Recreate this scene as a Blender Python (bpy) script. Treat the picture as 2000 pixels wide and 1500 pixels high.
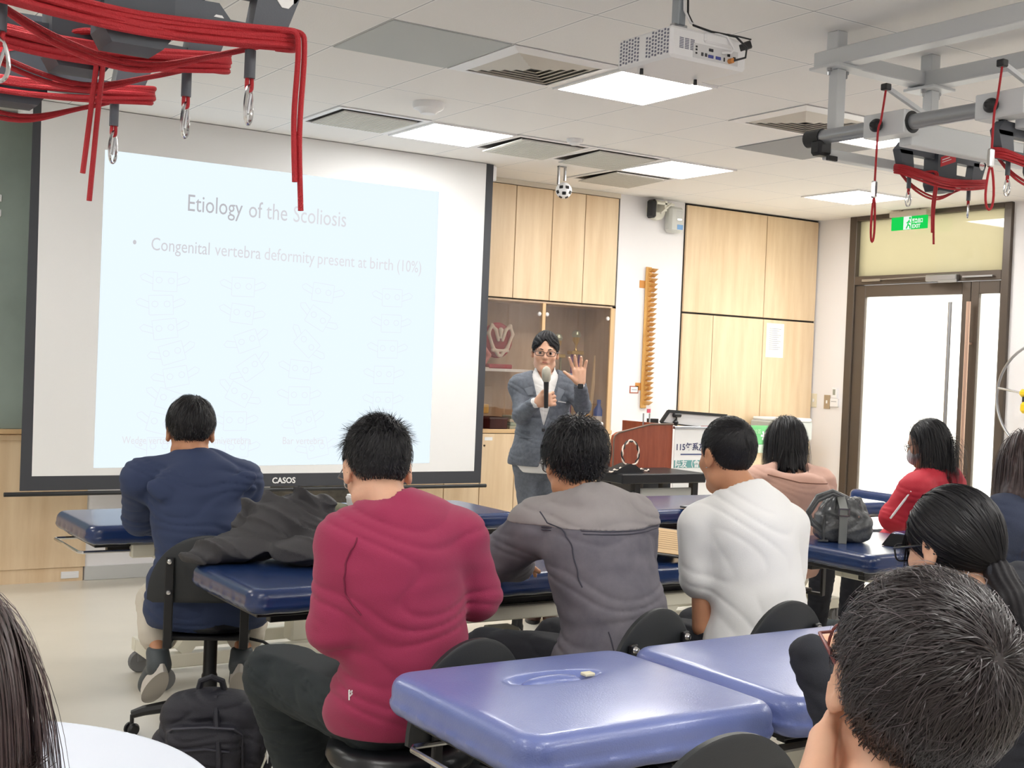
import bpy, math, random
import numpy as np
from mathutils import Vector, Matrix
try:
    import openvdb as vdb
except ImportError:
    import pyopenvdb as vdb
random.seed(7)
rng = np.random.default_rng(11)
sc = bpy.context.scene
for o in list(bpy.data.objects):
    bpy.data.objects.remove(o, do_unlink=True)
COL = sc.collection
PI = math.pi

# ------------------------------------------------------------------ camera
YAW, PITCH, ROLL = math.radians(32.876), math.radians(-0.802), math.radians(2.374)
FPX, CZ = 2481.3, 1.47
_f = np.array([math.sin(YAW)*math.cos(PITCH), math.cos(YAW)*math.cos(PITCH), math.sin(PITCH)])
_r0 = np.array([math.cos(YAW), -math.sin(YAW), 0.0]); _u0 = np.cross(_r0, _f)
_r = math.cos(ROLL)*_r0 + math.sin(ROLL)*_u0
_u = -math.sin(ROLL)*_r0 + math.cos(ROLL)*_u0
cam_data = bpy.data.cameras.new('camera'); cam = bpy.data.objects.new('camera', cam_data); COL.objects.link(cam)
cam_data.sensor_width = 36.0; cam_data.lens = FPX/2000*36.0
cam_data.clip_start = 0.05; cam_data.clip_end = 100
cam.matrix_world = Matrix(((_r[0], _u[0], -_f[0], 0), (_r[1], _u[1], -_f[1], 0), (_r[2], _u[2], -_f[2], CZ), (0, 0, 0, 1)))
sc.camera = cam

def at(x, y, D):
    """point of the room seen at photo pixel x, y at the depth D metres"""
    p = (_f + _r*(x-1000)/FPX - _u*(y-750)/FPX)*D
    return np.array([p[0], p[1], p[2]+CZ])
def at_z(x, y, z):
    d = _f + _r*(x-1000)/FPX - _u*(y-750)/FPX
    p = d*((z-CZ)/d[2]); return np.array([p[0], p[1], z])
def at_y(x, y, Y):
    d = _f + _r*(x-1000)/FPX - _u*(y-750)/FPX
    p = d*(Y/d[1]); return np.array([p[0], Y, p[2]+CZ])
def at_x(x, y, X):
    d = _f + _r*(x-1000)/FPX - _u*(y-750)/FPX
    p = d*(X/d[0]); return np.array([X, p[1], p[2]+CZ])

# ------------------------------------------------------------------ colour management, world
sc.view_settings.view_transform = 'Standard'
sc.view_settings.look = 'None'
sc.view_settings.gamma = 1.0
sc.view_settings.exposure = 1.35
sc.view_settings.use_curve_mapping = False
world = bpy.data.worlds.new('world'); sc.world = world; world.use_nodes = True
wb = world.node_tree.nodes['Background']
wb.inputs[0].default_value = (1.0, 0.99, 0.94, 1); wb.inputs[1].default_value = 2.2
PANEL_STRENGTH = 12.0

# ceiling lamp positions (corner x, y of each 0.58 m panel)
LAMPS = [(3.65, 4.79), (3.65, 6.61), (5.47, 6.61), (7.28, 6.61), (5.47, 4.79)]
LAMPS_UNSEEN = [(0.02, 6.61), (7.28, 2.97), (5.47, 1.16), (3.65, 0.60), (1.83, 0.60), (0.02, 2.40), (-1.8, 4.79), (-1.8, 1.16), (0.02, -0.65), (3.65, -1.2)]  # unseen panels added outside the view, the first to brighten the chalkboard

# ------------------------------------------------------------------ materials
MATS = {}
def srgb(c):
    return tuple(((v/255)/12.92 if v/255 <= 0.04045 else ((v/255+0.055)/1.055)**2.4) for v in c)
def mat(name, col, rough=0.6, metal=0.0, bump=0.0, bscale=80.0, var=0.0, vscale=6.0, spec=0.5, stretch=None, coat=0.0, sheen=0.0, alpha=1.0, trans=0.0, emit=0.0, col2=None, wave=None):
    if name in MATS: return MATS[name]
    m = bpy.data.materials.new(name); m.use_nodes = True
    nt = m.node_tree; N = nt.nodes; L = nt.links
    b = N['Principled BSDF']
    c = srgb(col); b.inputs['Base Color'].default_value = (*c, 1)
    b.inputs['Roughness'].default_value = rough; b.inputs['Metallic'].default_value = metal
    b.inputs['Specular IOR Level'].default_value = spec
    b.inputs['Coat Weight'].default_value = coat; b.inputs['Coat Roughness'].default_value = 0.15
    b.inputs['Sheen Weight'].default_value = sheen
    b.inputs['Alpha'].default_value = alpha
    b.inputs['Transmission Weight'].default_value = trans
    if emit:
        b.inputs['Emission Color'].default_value = (*c, 1); b.inputs['Emission Strength'].default_value = emit
    tc = N.new('ShaderNodeTexCoord'); mp = N.new('ShaderNodeMapping')
    L.new(tc.outputs['Object'], mp.inputs[0])
    if stretch: mp.inputs['Scale'].default_value = stretch
    if var or col2:
        n = N.new('ShaderNodeTexNoise'); n.inputs['Scale'].default_value = vscale; n.inputs['Detail'].default_value = 5
        n.inputs['Roughness'].default_value = 0.6
        L.new(mp.outputs[0], n.inputs[0])
        r = N.new('ShaderNodeValToRGB'); L.new(n.outputs[0], r.inputs[0])
        c2 = srgb(col2) if col2 else tuple(v*(1-var) for v in c)
        c1 = c if col2 else tuple(min(1, v*(1+var*0.5)) for v in c)
        r.color_ramp.elements[0].position = 0.35; r.color_ramp.elements[1].position = 0.65
        r.color_ramp.elements[0].color = (*c2, 1); r.color_ramp.elements[1].color = (*c1, 1)
        L.new(r.outputs[0], b.inputs['Base Color'])
    if bump:
        n2 = N.new('ShaderNodeTexNoise'); n2.inputs['Scale'].default_value = bscale; n2.inputs['Detail'].default_value = 4
        L.new(mp.outputs[0], n2.inputs[0])
        bp = N.new('ShaderNodeBump'); bp.inputs['Strength'].default_value = bump; bp.inputs['Distance'].default_value = 0.01
        L.new(n2.outputs[0], bp.inputs['Height']); L.new(bp.outputs[0], b.inputs['Normal'])
    MATS[name] = m; return m

WHITE = mat('white_wall_paint', (236, 234, 236), 0.75, bump=0.05, bscale=200)
FLOORM = mat('cream_vinyl_floor', (216, 210, 197), 0.28, var=0.05, vscale=1.5, bump=0.01, bscale=30)
WOOD = mat('light_maple_laminate', (232, 208, 174), 0.45, col2=(219, 191, 154), vscale=3.5, stretch=(3.5, 3.5, 0.35), bump=0.03, bscale=60)
WOOD_EDGE = mat('maple_edge', (214, 180, 136), 0.5)
REDWOOD = mat('cherry_wood_laminate', (160, 84, 58), 0.35, col2=(136, 66, 46), vscale=6.0, stretch=(4, 4, 0.5))
PINE = mat('varnished_pine', (222, 176, 104), 0.45, col2=(202, 150, 82), vscale=8, stretch=(3, 3, 0.5))
BLUE = mat('navy_blue_vinyl', (30, 52, 98), 0.24, bump=0.08, bscale=260, var=0.06, vscale=3, coat=0.2)
PERI = mat('worn_periwinkle_vinyl', (116, 129, 184), 0.28, bump=0.12, bscale=260, col2=(102, 115, 175), vscale=2.5, coat=0.3)
CHAIRB = mat('black_chair_plastic', (38, 41, 44), 0.42, bump=0.06, bscale=400)
SEATB = mat('black_seat_vinyl', (26, 28, 32), 0.3, bump=0.05, bscale=200)
BLACKM = mat('black_metal', (22, 22, 26), 0.4)
CHROME = mat('chrome', (210, 210, 212), 0.18, metal=1.0)
STEEL = mat('brushed_steel', (176, 178, 182), 0.32, metal=1.0)
CREAM = mat('cream_steel_paint', (226, 222, 206), 0.4)
RAILW = mat('white_rail_paint', (214, 217, 220), 0.45)
RAILG = mat('grey_tube_metal', (168, 172, 178), 0.32, metal=0.7)
DGREY = mat('dark_grey_plastic', (84, 88, 96), 0.5, bump=0.05, bscale=300)
ROPE = mat('red_rope', (188, 36, 46), 0.6, bump=0.5, bscale=500)
REDL = mat('red_label', (206, 40, 52), 0.5)
BLACKP = mat('black_plastic', (28, 29, 32), 0.45)
WHITEP = mat('white_plastic', (238, 238, 240), 0.4)
GREYP = mat('light_grey_plastic', (196, 197, 196), 0.5)
RUBBER = mat('grey_rubber', (120, 120, 122), 0.7)
SKIN = mat('skin', (226, 178, 150), 0.5, var=0.06, vscale=14, bump=0.04, bscale=120, spec=0.35)
SKIN2 = mat('tan_skin', (202, 146, 112), 0.5, var=0.06, vscale=14, bump=0.04, bscale=120, spec=0.35)
for _m in (SKIN, SKIN2):
    _b = _m.node_tree.nodes['Principled BSDF']
    _b.inputs['Subsurface Weight'].default_value = 0.12; _b.inputs['Subsurface Radius'].default_value = (0.012, 0.005, 0.003)
LIP = mat('lip_skin', (184, 112, 100), 0.5)
EYEW = mat('eye_white', (186, 174, 166), 0.3)
EYEB = mat('dark_iris', (30, 22, 18), 0.2)
HAIRB = mat('black_hair', (26, 25, 29), 0.46, var=0.25, vscale=40, spec=0.4)
HAIRD = mat('dark_brown_hair', (44, 36, 38), 0.42, var=0.25, vscale=40, spec=0.6)
HAIRR = mat('brown_hair', (66, 48, 48), 0.42, var=0.3, vscale=40, spec=0.6)
PAPER = mat('white_paper', (240, 240, 240), 0.8)
INK = mat('grey_ink', (110, 112, 118), 0.8)

# ------------------------------------------------------------------ objects
def link(o, parent=None):
    COL.objects.link(o)
    if parent is not None: o.parent = parent
    return o
def tag(o, label=None, cat=None, group=None, kind=None):
    if label: o['label'] = label
    if cat: o['category'] = cat
    if group: o['group'] = group
    if kind: o['kind'] = kind
    return o
def thing(name, label, cat, loc=(0, 0, 0), rotz=0.0, group=None):
    o = bpy.data.objects.new(name, None); o.empty_display_size = 0.1
    COL.objects.link(o); o.location = Vector([float(v) for v in loc]); o.rotation_euler = (0, 0, rotz)
    return tag(o, label, cat, group)
def kids(o): return [c for c in bpy.data.objects if c.parent == o]
def copy_tree(o, parent=None):
    c = o.copy(); COL.objects.link(c); c.parent = parent
    for ch in kids(o): copy_tree(ch, c)
    return c

def fast_mesh(name, V, F, smooth=True):
    """V (n,3); F (m,k) array of equal-sided faces"""
    V = np.asarray(V, np.float32); F = np.asarray(F, np.int32)
    me = bpy.data.meshes.new(name); me.vertices.add(len(V)); me.vertices.foreach_set('co', V.ravel())
    k = F.shape[1]; me.loops.add(F.size); me.loops.foreach_set('vertex_index', F.ravel())
    me.polygons.add(len(F)); me.polygons.foreach_set('loop_start', np.arange(0, F.size, k, dtype=np.int32))
    try: me.polygons.foreach_set('loop_total', np.full(len(F), k, np.int32))
    except Exception: pass
    me.update(calc_edges=True); me.validate()
    me.polygons.foreach_set('use_smooth', np.full(len(me.polygons), smooth)); me.update()
    return me
def obj_from(name, me, m, parent=None, off=None):
    if m is not None:
        for mm in (m if isinstance(m, (list, tuple)) else [m]): me.materials.append(mm)
    o = bpy.data.objects.new(name, me)
    if off is not None: me.transform(Matrix.Translation(-Vector([float(v) for v in off])))
    return link(o, parent)

class MB:
    """collects boxes, tubes, lathes; builds ONE mesh"""
    def __init__(s): s.V = []; s.F = []; s.M = []; s.mi = 0
    def add(s, vs, fs):
        n = len(s.V); s.V += [tuple(float(c) for c in v) for v in vs]
        for f in fs: s.F.append(tuple(i+n for i in f)); s.M.append(s.mi)
        return s
    def mat(s, i): s.mi = i; return s
    def box(s, x0, x1, y0, y1, z0, z1, b=0.0):
        if b <= 0:
            v = [(x, y, z) for x in (x0, x1) for y in (y0, y1) for z in (z0, z1)]
            return s.add(v, [(0, 1, 3, 2), (4, 6, 7, 5), (0, 4, 5, 1), (2, 3, 7, 6), (0, 2, 6, 4), (1, 5, 7, 3)])
        b = min(b, (x1-x0)/2.01, (y1-y0)/2.01, (z1-z0)/2.01)
        v = []; ix = {}
        cx, cy, cz = (x0+x1)/2, (y0+y1)/2, (z0+z1)/2; hx, hy, hz = (x1-x0)/2, (y1-y0)/2, (z1-z0)/2
        for sx in (-1, 1):
            for sy in (-1, 1):
                for sz in (-1, 1):
                    for a in range(3):
                        h = [hx-b, hy-b, hz-b]; h[a] += b
                        ix[(sx, sy, sz, a)] = len(v); v.append((cx+sx*h[0], cy+sy*h[1], cz+sz*h[2]))
        f = []
        sg = (-1, 1)
        for a in range(3):
            o1, o2 = [(1, 2), (2, 0), (0, 1)][a]
            for d in sg:
                q = []
                for (p, r) in ((-1, -1), (1, -1), (1, 1), (-1, 1)):
                    k = [0, 0, 0]; k[a] = d; k[o1] = p; k[o2] = r; q.append(ix[(*k, a)])
                f.append(tuple(q if d > 0 else q[::-1]))
        for a in range(3):
            o1, o2 = [(1, 2), (2, 0), (0, 1)][a]
            for p in sg:
                for r in sg:
                    k0 = [0, 0, 0]; k1 = [0, 0, 0]; k0[a] = -1; k1[a] = 1
                    for k in (k0, k1): k[o1] = p; k[o2] = r
                    f.append((ix[(*k0, o1)], ix[(*k1, o1)], ix[(*k1, o2)], ix[(*k0, o2)]))
        for sx in sg:
            for sy in sg:
                for sz in sg: f.append(tuple(ix[(sx, sy, sz, a)] for a in range(3)))
        return s.add(v, f)
    def obox(s, c, ax, hl, b=0.0):
        """box with centre c, axes rows ax, half lengths hl"""
        t = MB().box(-hl[0], hl[0], -hl[1], hl[1], -hl[2], hl[2], b)
        A = np.array(ax, float); c = np.array(c, float)
        return s.add([c+np.array(v)@A for v in t.V], t.F)
    def bar(s, a, b, w, h, up=(0, 0, 1), bev=0.0):
        a = np.array(a, float); b = np.array(b, float); d = b-a; l = np.linalg.norm(d); d /= l
        u = np.array(up, float)
        if abs(u@d) > 0.95: u = np.array([0, 1.0, 0])
        sd = np.cross(d, u); sd /= np.linalg.norm(sd); uu = np.cross(sd, d)
        return s.obox((a+b)/2, (d, sd, uu), (l/2, w/2, h/2), bev)
    def tube(s, pts, r, n=10, closed=False, caps=True):
        P = [np.array(p, float) for p in pts]; m = len(P)
        rs = r if hasattr(r, '__len__') else [r]*m
        T = []
        for i in range(m):
            if closed: t = P[(i+1) % m]-P[i-1]
            else: t = P[min(i+1, m-1)]-P[max(i-1, 0)]
            T.append(t/(np.linalg.norm(t)+1e-12))
        u = np.array([0, 0, 1.0]) if abs(T[0][2]) < 0.9 else np.array([1.0, 0, 0])
        vs = []; fs = []
        for i in range(m):
            u = u-(u@T[i])*T[i]; u /= (np.linalg.norm(u)+1e-12); w = np.cross(T[i], u)
            for k in range(n):
                a = 2*PI*k/n; vs.append(P[i]+rs[i]*(math.cos(a)*u+math.sin(a)*w))
        for i in range(m if closed else m-1):
            j = (i+1) % m
            for k in range(n):
                k2 = (k+1) % n; fs.append((i*n+k, i*n+k2, j*n+k2, j*n+k))
        if caps and not closed:
            fs.append(tuple(range(n))[::-1]); fs.append(tuple((m-1)*n+k for k in range(n)))
        return s.add(vs, fs)
    def lathe(s, prof, c=(0, 0, 0), n=32, axis='z', sx=1.0, sy=1.0):
        vs = []; fs = []; m = len(prof)
        for (r, z) in prof:
            for k in range(n):
                a = 2*PI*k/n; p = (r*sx*math.cos(a), r*sy*math.sin(a), z)
                if axis == 'y': p = (p[0], -p[2], p[1])
                if axis == 'x': p = (p[2], p[0], p[1])
                vs.append((p[0]+c[0], p[1]+c[1], p[2]+c[2]))
        for i in range(m-1):
            for k in range(n):
                k2 = (k+1) % n; fs.append((i*n+k, i*n+k2, (i+1)*n+k2, (i+1)*n+k))
        if prof[0][0] > 1e-5: fs.append(tuple(range(n))[::-1])
        if prof[-1][0] > 1e-5: fs.append(tuple((m-1)*n+k for k in range(n)))
        return s.add(vs, fs)
    def prism(s, poly, frame, t0, t1):
        """poly (u,v) list extruded along frame[3] axis; frame=(origin,U,V,W)"""
        O, U, V, W = [np.array(q, float) for q in frame]; n = len(poly)
        vs = [O+U*p[0]+V*p[1]+W*t0 for p in poly]+[O+U*p[0]+V*p[1]+W*t1 for p in poly]
        fs = [tuple(range(n))[::-1], tuple(range(n, 2*n))]+[(i, (i+1) % n, (i+1) % n+n, i+n) for i in range(n)]
        return s.add(vs, fs)
    def build(s, name, m, parent=None, smooth=False, off=None):
        me = bpy.data.meshes.new(name); me.from_pydata(s.V, [], s.F)
        ms = m if isinstance(m, (list, tuple)) else [m]
        for mm in ms: me.materials.append(mm)
        if len(ms) > 1: me.polygons.foreach_set('material_index', s.M)
        if smooth:
            me.polygons.foreach_set('use_smooth', [True]*len(me.polygons))
            try: me.set_sharp_from_angle(angle=math.radians(40))
            except Exception: pass
        me.update()
        o = bpy.data.objects.new(name, me)
        if off is not None: me.transform(Matrix.Translation(-Vector([float(v) for v in off])))
        return link(o, parent)

def struct(o): o['kind'] = 'structure'; return o
def solo(o, label, cat, group=None): return tag(o, label, cat, group)
def origin_to(o, loc):
    loc = Vector([float(v) for v in loc]); o.data.transform(Matrix.Translation(-loc)); o.location = loc; return o

def text_mesh(name, s, size, origin, U, V, m, parent=None, off=None, thick=0.0006, align='LEFT', bold=0.0, sx=1.0, fit=None):
    cu = bpy.data.curves.new(name, 'FONT'); cu.body = s; cu.size = size; cu.align_x = align; cu.extrude = thick; cu.offset = bold
    cu.resolution_u = 3
    to = bpy.data.objects.new(name, cu); COL.objects.link(to)
    dg = bpy.context.evaluated_depsgraph_get(); me = bpy.data.meshes.new_from_object(to.evaluated_get(dg))
    bpy.data.objects.remove(to, do_unlink=True); bpy.data.curves.remove(cu)
    if fit:
        xs = [v.co.x for v in me.vertices]; k_ = fit/(max(xs)-min(xs)); me.transform(Matrix.Translation((-min(xs), 0, 0))); sx = k_
    U = Vector([float(v) for v in U]).normalized(); V = Vector([float(v) for v in V]).normalized(); W = U.cross(V)
    O = Vector([float(v) for v in origin])
    M = Matrix(((U[0]*sx, V[0], W[0], O[0]), (U[1]*sx, V[1], W[1], O[1]), (U[2]*sx, V[2], W[2], O[2]), (0, 0, 0, 1)))
    me.transform(M); me.materials.clear()
    return obj_from(name, me, m, parent, off)

# ------------------------------------------------------------------ signed-distance modelling (one continuous surface per mesh)
I3 = np.eye(3)
def nrm(v): v = np.array(v, float); return v/(np.linalg.norm(v)+1e-12)
def cap(a, b, ra, rb=None, k=0.02, op='+', sq=None):
    return dict(t='cap', a=np.array(a, float), b=np.array(b, float), ra=ra, rb=ra if rb is None else rb, k=k, op=op, sq=sq)
def ell(c, r, R=I3, k=0.02, op='+'):
    return dict(t='ell', c=np.array(c, float), r=np.array(r, float), R=np.array(R, float), k=k, op=op)
def rbox(c, h, rd=0.01, R=I3, k=0.005, op='+', cr=None):
    return dict(t='box', c=np.array(c, float), h=np.array(h, float), rd=rd, R=np.array(R, float), k=k, op=op, cr=cr)
def _bb(p):
    if p['t'] == 'cap':
        r = max(p['ra'], p['rb']); return np.minimum(p['a'], p['b'])-r, np.maximum(p['a'], p['b'])+r
    if p['t'] == 'ell': e = np.abs(p['R'].T)@p['r']
    else: e = np.abs(p['R'].T)@p['h']
    return p['c']-e, p['c']+e
def _ev(p, X):
    if p['t'] == 'cap':
        a, b = p['a'], p['b']; ba = b-a; L2 = float(ba@ba)+1e-12
        pa = X-a.astype(np.float32); h = np.clip((pa@ba.astype(np.float32))/L2, 0, 1)
        q = pa-h[..., None]*ba.astype(np.float32)
        return np.sqrt((q*q).sum(-1))-(p['ra']+(p['rb']-p['ra'])*h)
    q = (X-p['c'].astype(np.float32))@p['R'].T.astype(np.float32)     # rows of R are the local axes
    if p['t'] == 'ell':
        r = p['r'].astype(np.float32); k0 = np.sqrt(((q/r)**2).sum(-1)); k1 = np.sqrt(((q/(r*r))**2).sum(-1))+1e-9
        return k0*(k0-1)/k1
    h = p['h']; rd = p['rd']
    if p['cr'] is not None:
        cr = p['cr']; qx = np.abs(q[..., 0])-h[0]+cr; qy = np.abs(q[..., 1])-h[1]+cr
        d2 = np.sqrt(np.maximum(qx, 0)**2+np.maximum(qy, 0)**2)+np.minimum(np.maximum(qx, qy), 0)-cr
        wx = d2+rd; wz = np.abs(q[..., 2])-h[2]+rd
        return np.sqrt(np.maximum(wx, 0)**2+np.maximum(wz, 0)**2)+np.minimum(np.maximum(wx, wz), 0)-rd
    w = np.abs(q)-(h-rd).astype(np.float32)
    return np.sqrt((np.maximum(w, 0)**2).sum(-1))+np.minimum(w.max(-1), 0)-rd
def sdf_mesh(name, prims, h=0.006, post=None, clips=()):
    lo = np.min([_bb(p)[0] for p in prims if p['op'] == '+'], axis=0)-4*h
    hi = np.max([_bb(p)[1] for p in prims if p['op'] == '+'], axis=0)+4*h
    n = np.ceil((hi-lo)/h).astype(int)+1
    D = np.full(tuple(n), 0.2, np.float32)
    ax = [(lo[i]+h*np.arange(n[i])).astype(np.float32) for i in range(3)]
    for p in prims:
        a, b = _bb(p); mg = p['k']*1.2+4*h
        i0 = np.clip(np.floor((a-mg-lo)/h).astype(int), 0, n); i1 = np.clip(np.ceil((b+mg-lo)/h).astype(int)+1, 0, n)
        if np.any(i1 <= i0): continue
        sl = tuple(slice(i0[i], i1[i]) for i in range(3))
        G = np.stack(np.meshgrid(ax[0][sl[0]], ax[1][sl[1]], ax[2][sl[2]], indexing='ij'), -1)
        d = _ev(p, G); s = D[sl]; k = max(p['k'], 1e-4)
        if p['op'] == '+':
            hh = np.maximum(k-np.abs(s-d), 0)/k; D[sl] = np.minimum(s, d)-hh*hh*k*0.25
        elif p['op'] == '-':
            hh = np.maximum(k-np.abs(-d-s), 0)/k; D[sl] = np.maximum(s, -d)+hh*hh*k*0.25
        else:
            D[sl] = np.maximum(s, d)
    if post is not None or clips:
        near = np.abs(D) < 0.045
        idx = np.nonzero(near)
        P = np.stack([ax[0][idx[0]], ax[1][idx[1]], ax[2][idx[2]]], -1)
        d = D[idx]
        if post is not None: d = d+post(P)
        D[idx] = d
        if clips:
            G = np.stack(np.meshgrid(ax[0], ax[1], ax[2], indexing='ij'), -1)
            for c in clips: D = np.maximum(D, c(G).astype(np.float32))
    D = np.clip(D, -4*h, 4*h)
    g = vdb.FloatGrid(4*h); g.copyFromArray(D)
    pts, quads = g.convertToQuads(0.0)
    V = pts*h+lo
    Fq = quads[:, ::-1]
    me = fast_mesh(name, V, Fq)
    return me
def sdf_obj(name, prims, m, parent=None, h=0.006, post=None, clips=(), off=None):
    return obj_from(name, sdf_mesh(name, prims, h, post, clips), m, parent, off)

def wrinkle(amp=0.004, f=26.0, seed=0.0, aniso=(1, 1, 1.6)):
    A = np.array(aniso, np.float32)*f*2.3
    amp = amp*0.72
    def fn(P):
        q = (P+np.float32(seed))*A
        x, y, z = q[:, 0], q[:, 1], q[:, 2]
        w1 = np.sin(0.5*x+1.3*np.sin(0.31*z+seed))+np.sin(0.43*y-0.7*z+2*seed)
        w2 = np.sin(z*0.8+1.9*w1+0.3*x)
        w3 = np.sin(z*1.7-1.2*w1+0.9*y)
        return (amp*(0.7*(1-np.abs(w2))**1.5*2-0.5*amp/amp+0.25*w3)).astype(np.float32)
    return fn
def Rz(a): c, s = math.cos(a), math.sin(a); return np.array([[c, -s, 0], [s, c, 0], [0, 0, 1.0]])
def Rx(a): c, s = math.cos(a), math.sin(a); return np.array([[1.0, 0, 0], [0, c, -s], [0, s, c]])
def Ry(a): c, s = math.cos(a), math.sin(a); return np.array([[c, 0, s], [0, 1.0, 0], [-s, 0, c]])

# ------------------------------------------------------------------ people
def frame(yaw, pitch=0.0, roll=0.0):
    """rows right, forward, up; yaw from +y towards +x, pitch down, roll to the right (degrees)"""
    y, p, r = map(math.radians, (yaw, pitch, roll))
    F = np.array([math.sin(y), math.cos(y), 0]); S = np.array([math.cos(y), -math.sin(y), 0]); U = np.array([0, 0, 1.0])
    F2 = F*math.cos(p)-U*math.sin(p); U2 = U*math.cos(p)+F*math.sin(p)
    U3 = U2*math.cos(r)+S*math.sin(r); S3 = S*math.cos(r)-U2*math.sin(r)
    return np.array([S3, F2, U3])
SK_C, SK_R = np.array([0, -0.012, 0.032]), np.array([0.077, 0.098, 0.088])
def head_prims(c, R, s=1.0, nose=1.0):
    W = lambda q: c+(np.array(q)*s)@R
    P = [ell(W(SK_C), SK_R*s, R, 0.01),
         ell(W((0, 0.028, -0.030)), np.array((0.063, 0.062, 0.074))*s, R, 0.035*s),
         cap(W((-0.045, 0.0, -0.070)), W((0, 0.062, -0.094)), 0.020*s, 0.020*s, 0.03*s),
         cap(W((0.045, 0.0, -0.070)), W((0, 0.062, -0.094)), 0.020*s, 0.020*s, 0.03*s),
         cap(W((-0.030, 0.078, 0.024)), W((0.030, 0.078, 0.024)), 0.012*s, None, 0.02*s),
         ell(W((-0.044, 0.060, -0.022)), np.array((0.018, 0.020, 0.018))*s, R, 0.02*s),
         ell(W((0.044, 0.060, -0.022)), np.array((0.018, 0.020, 0.018))*s, R, 0.02*s),
         ell(W((-0.032, 0.099, 0.006)), np.array((0.016, 0.012, 0.010))*s, R, 0.012*s, '-'),
         ell(W((0.032, 0.099, 0.006)), np.array((0.016, 0.012, 0.010))*s, R, 0.012*s, '-'),
         cap(W((0, 0.090, 0.014)), W((0, 0.106*nose, -0.022)), 0.0065*s, 0.0105*s, 0.010*s),
         cap(W((-0.011, 0.096, -0.026)), W((0.011, 0.096, -0.026)), 0.0075*s, None, 0.008*s),
         cap(W((-0.018, 0.084, -0.052)), W((0.018, 0.084, -0.052)), 0.0095*s, None, 0.010*s),
         ell(W((0, 0.078, -0.090)), np.array((0.022, 0.014, 0.016))*s, R, 0.02*s)]
    for sx in (-1, 1):
        Re = np.array([nrm(R[0]*sx*0.93-R[1]*0.36), nrm(R[1]*0.93+R[0]*sx*0.36), R[2]])
        P += [ell(W((sx*0.081, -0.010, -0.002)), np.array((0.007, 0.0185, 0.032))*s, Re, 0.006*s),
              ell(W((sx*0.078, -0.003, -0.022)), np.array((0.007, 0.010, 0.014))*s, Re, 0.006*s),
              ell(W((sx*0.090, -0.004, -0.001)), np.array((0.006, 0.011, 0.020))*s, Re, 0.004*s, '-')]
    return P
def hand_prims(wr, R, s=1.0, curl=0.5, spread=0.12, side=1, r=0.0085, thumb=None):
    """R rows: across palm (towards thumb is +side), along fingers, palm normal (palm faces -row2)"""
    W = lambda q: wr+(np.array(q)*s)@R
    P = [cap(W((-0.018, 0.015, 0)), W((-0.026, 0.078, 0)), 0.016*s, 0.014*s, 0.012), cap(W((0.016, 0.015, 0)), W((0.026, 0.078, 0)), 0.016*s, 0.014*s, 0.012),
         cap(W((0, 0.0, 0)), W((0, 0.075, 0)), 0.020*s, 0.015*s, 0.015)]
    lens = [0.072, 0.082, 0.076, 0.058]
    for i in range(4):
        x = side*(0.030-0.020*i); L = lens[i]; a = side*(spread*(1.5-i)); p = np.array([x, 0.082, 0.0]); ang = curl*0.45
        for j, fl in enumerate((0.45, 0.31, 0.24)):
            d = np.array([math.sin(a)*math.cos(ang), math.cos(a)*math.cos(ang), -math.sin(ang)])
            q = p+d*L*fl; rr = r*(1.08-0.1*j)
            P.append(cap(W(p), W(q), rr*s, rr*0.94*s, 0.005)); p = q; ang += curl*0.75
    th = thumb or ((side*0.026, 0.022, -0.004), (side*0.052, 0.052, -0.014), (side*0.062, 0.082, -0.020))
    P += [cap(W(th[0]), W(th[1]), 0.013*s, 0.010*s, 0.012), cap(W(th[1]), W(th[2]), 0.0100*s, 0.0085*s, 0.005)]
    return P

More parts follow.
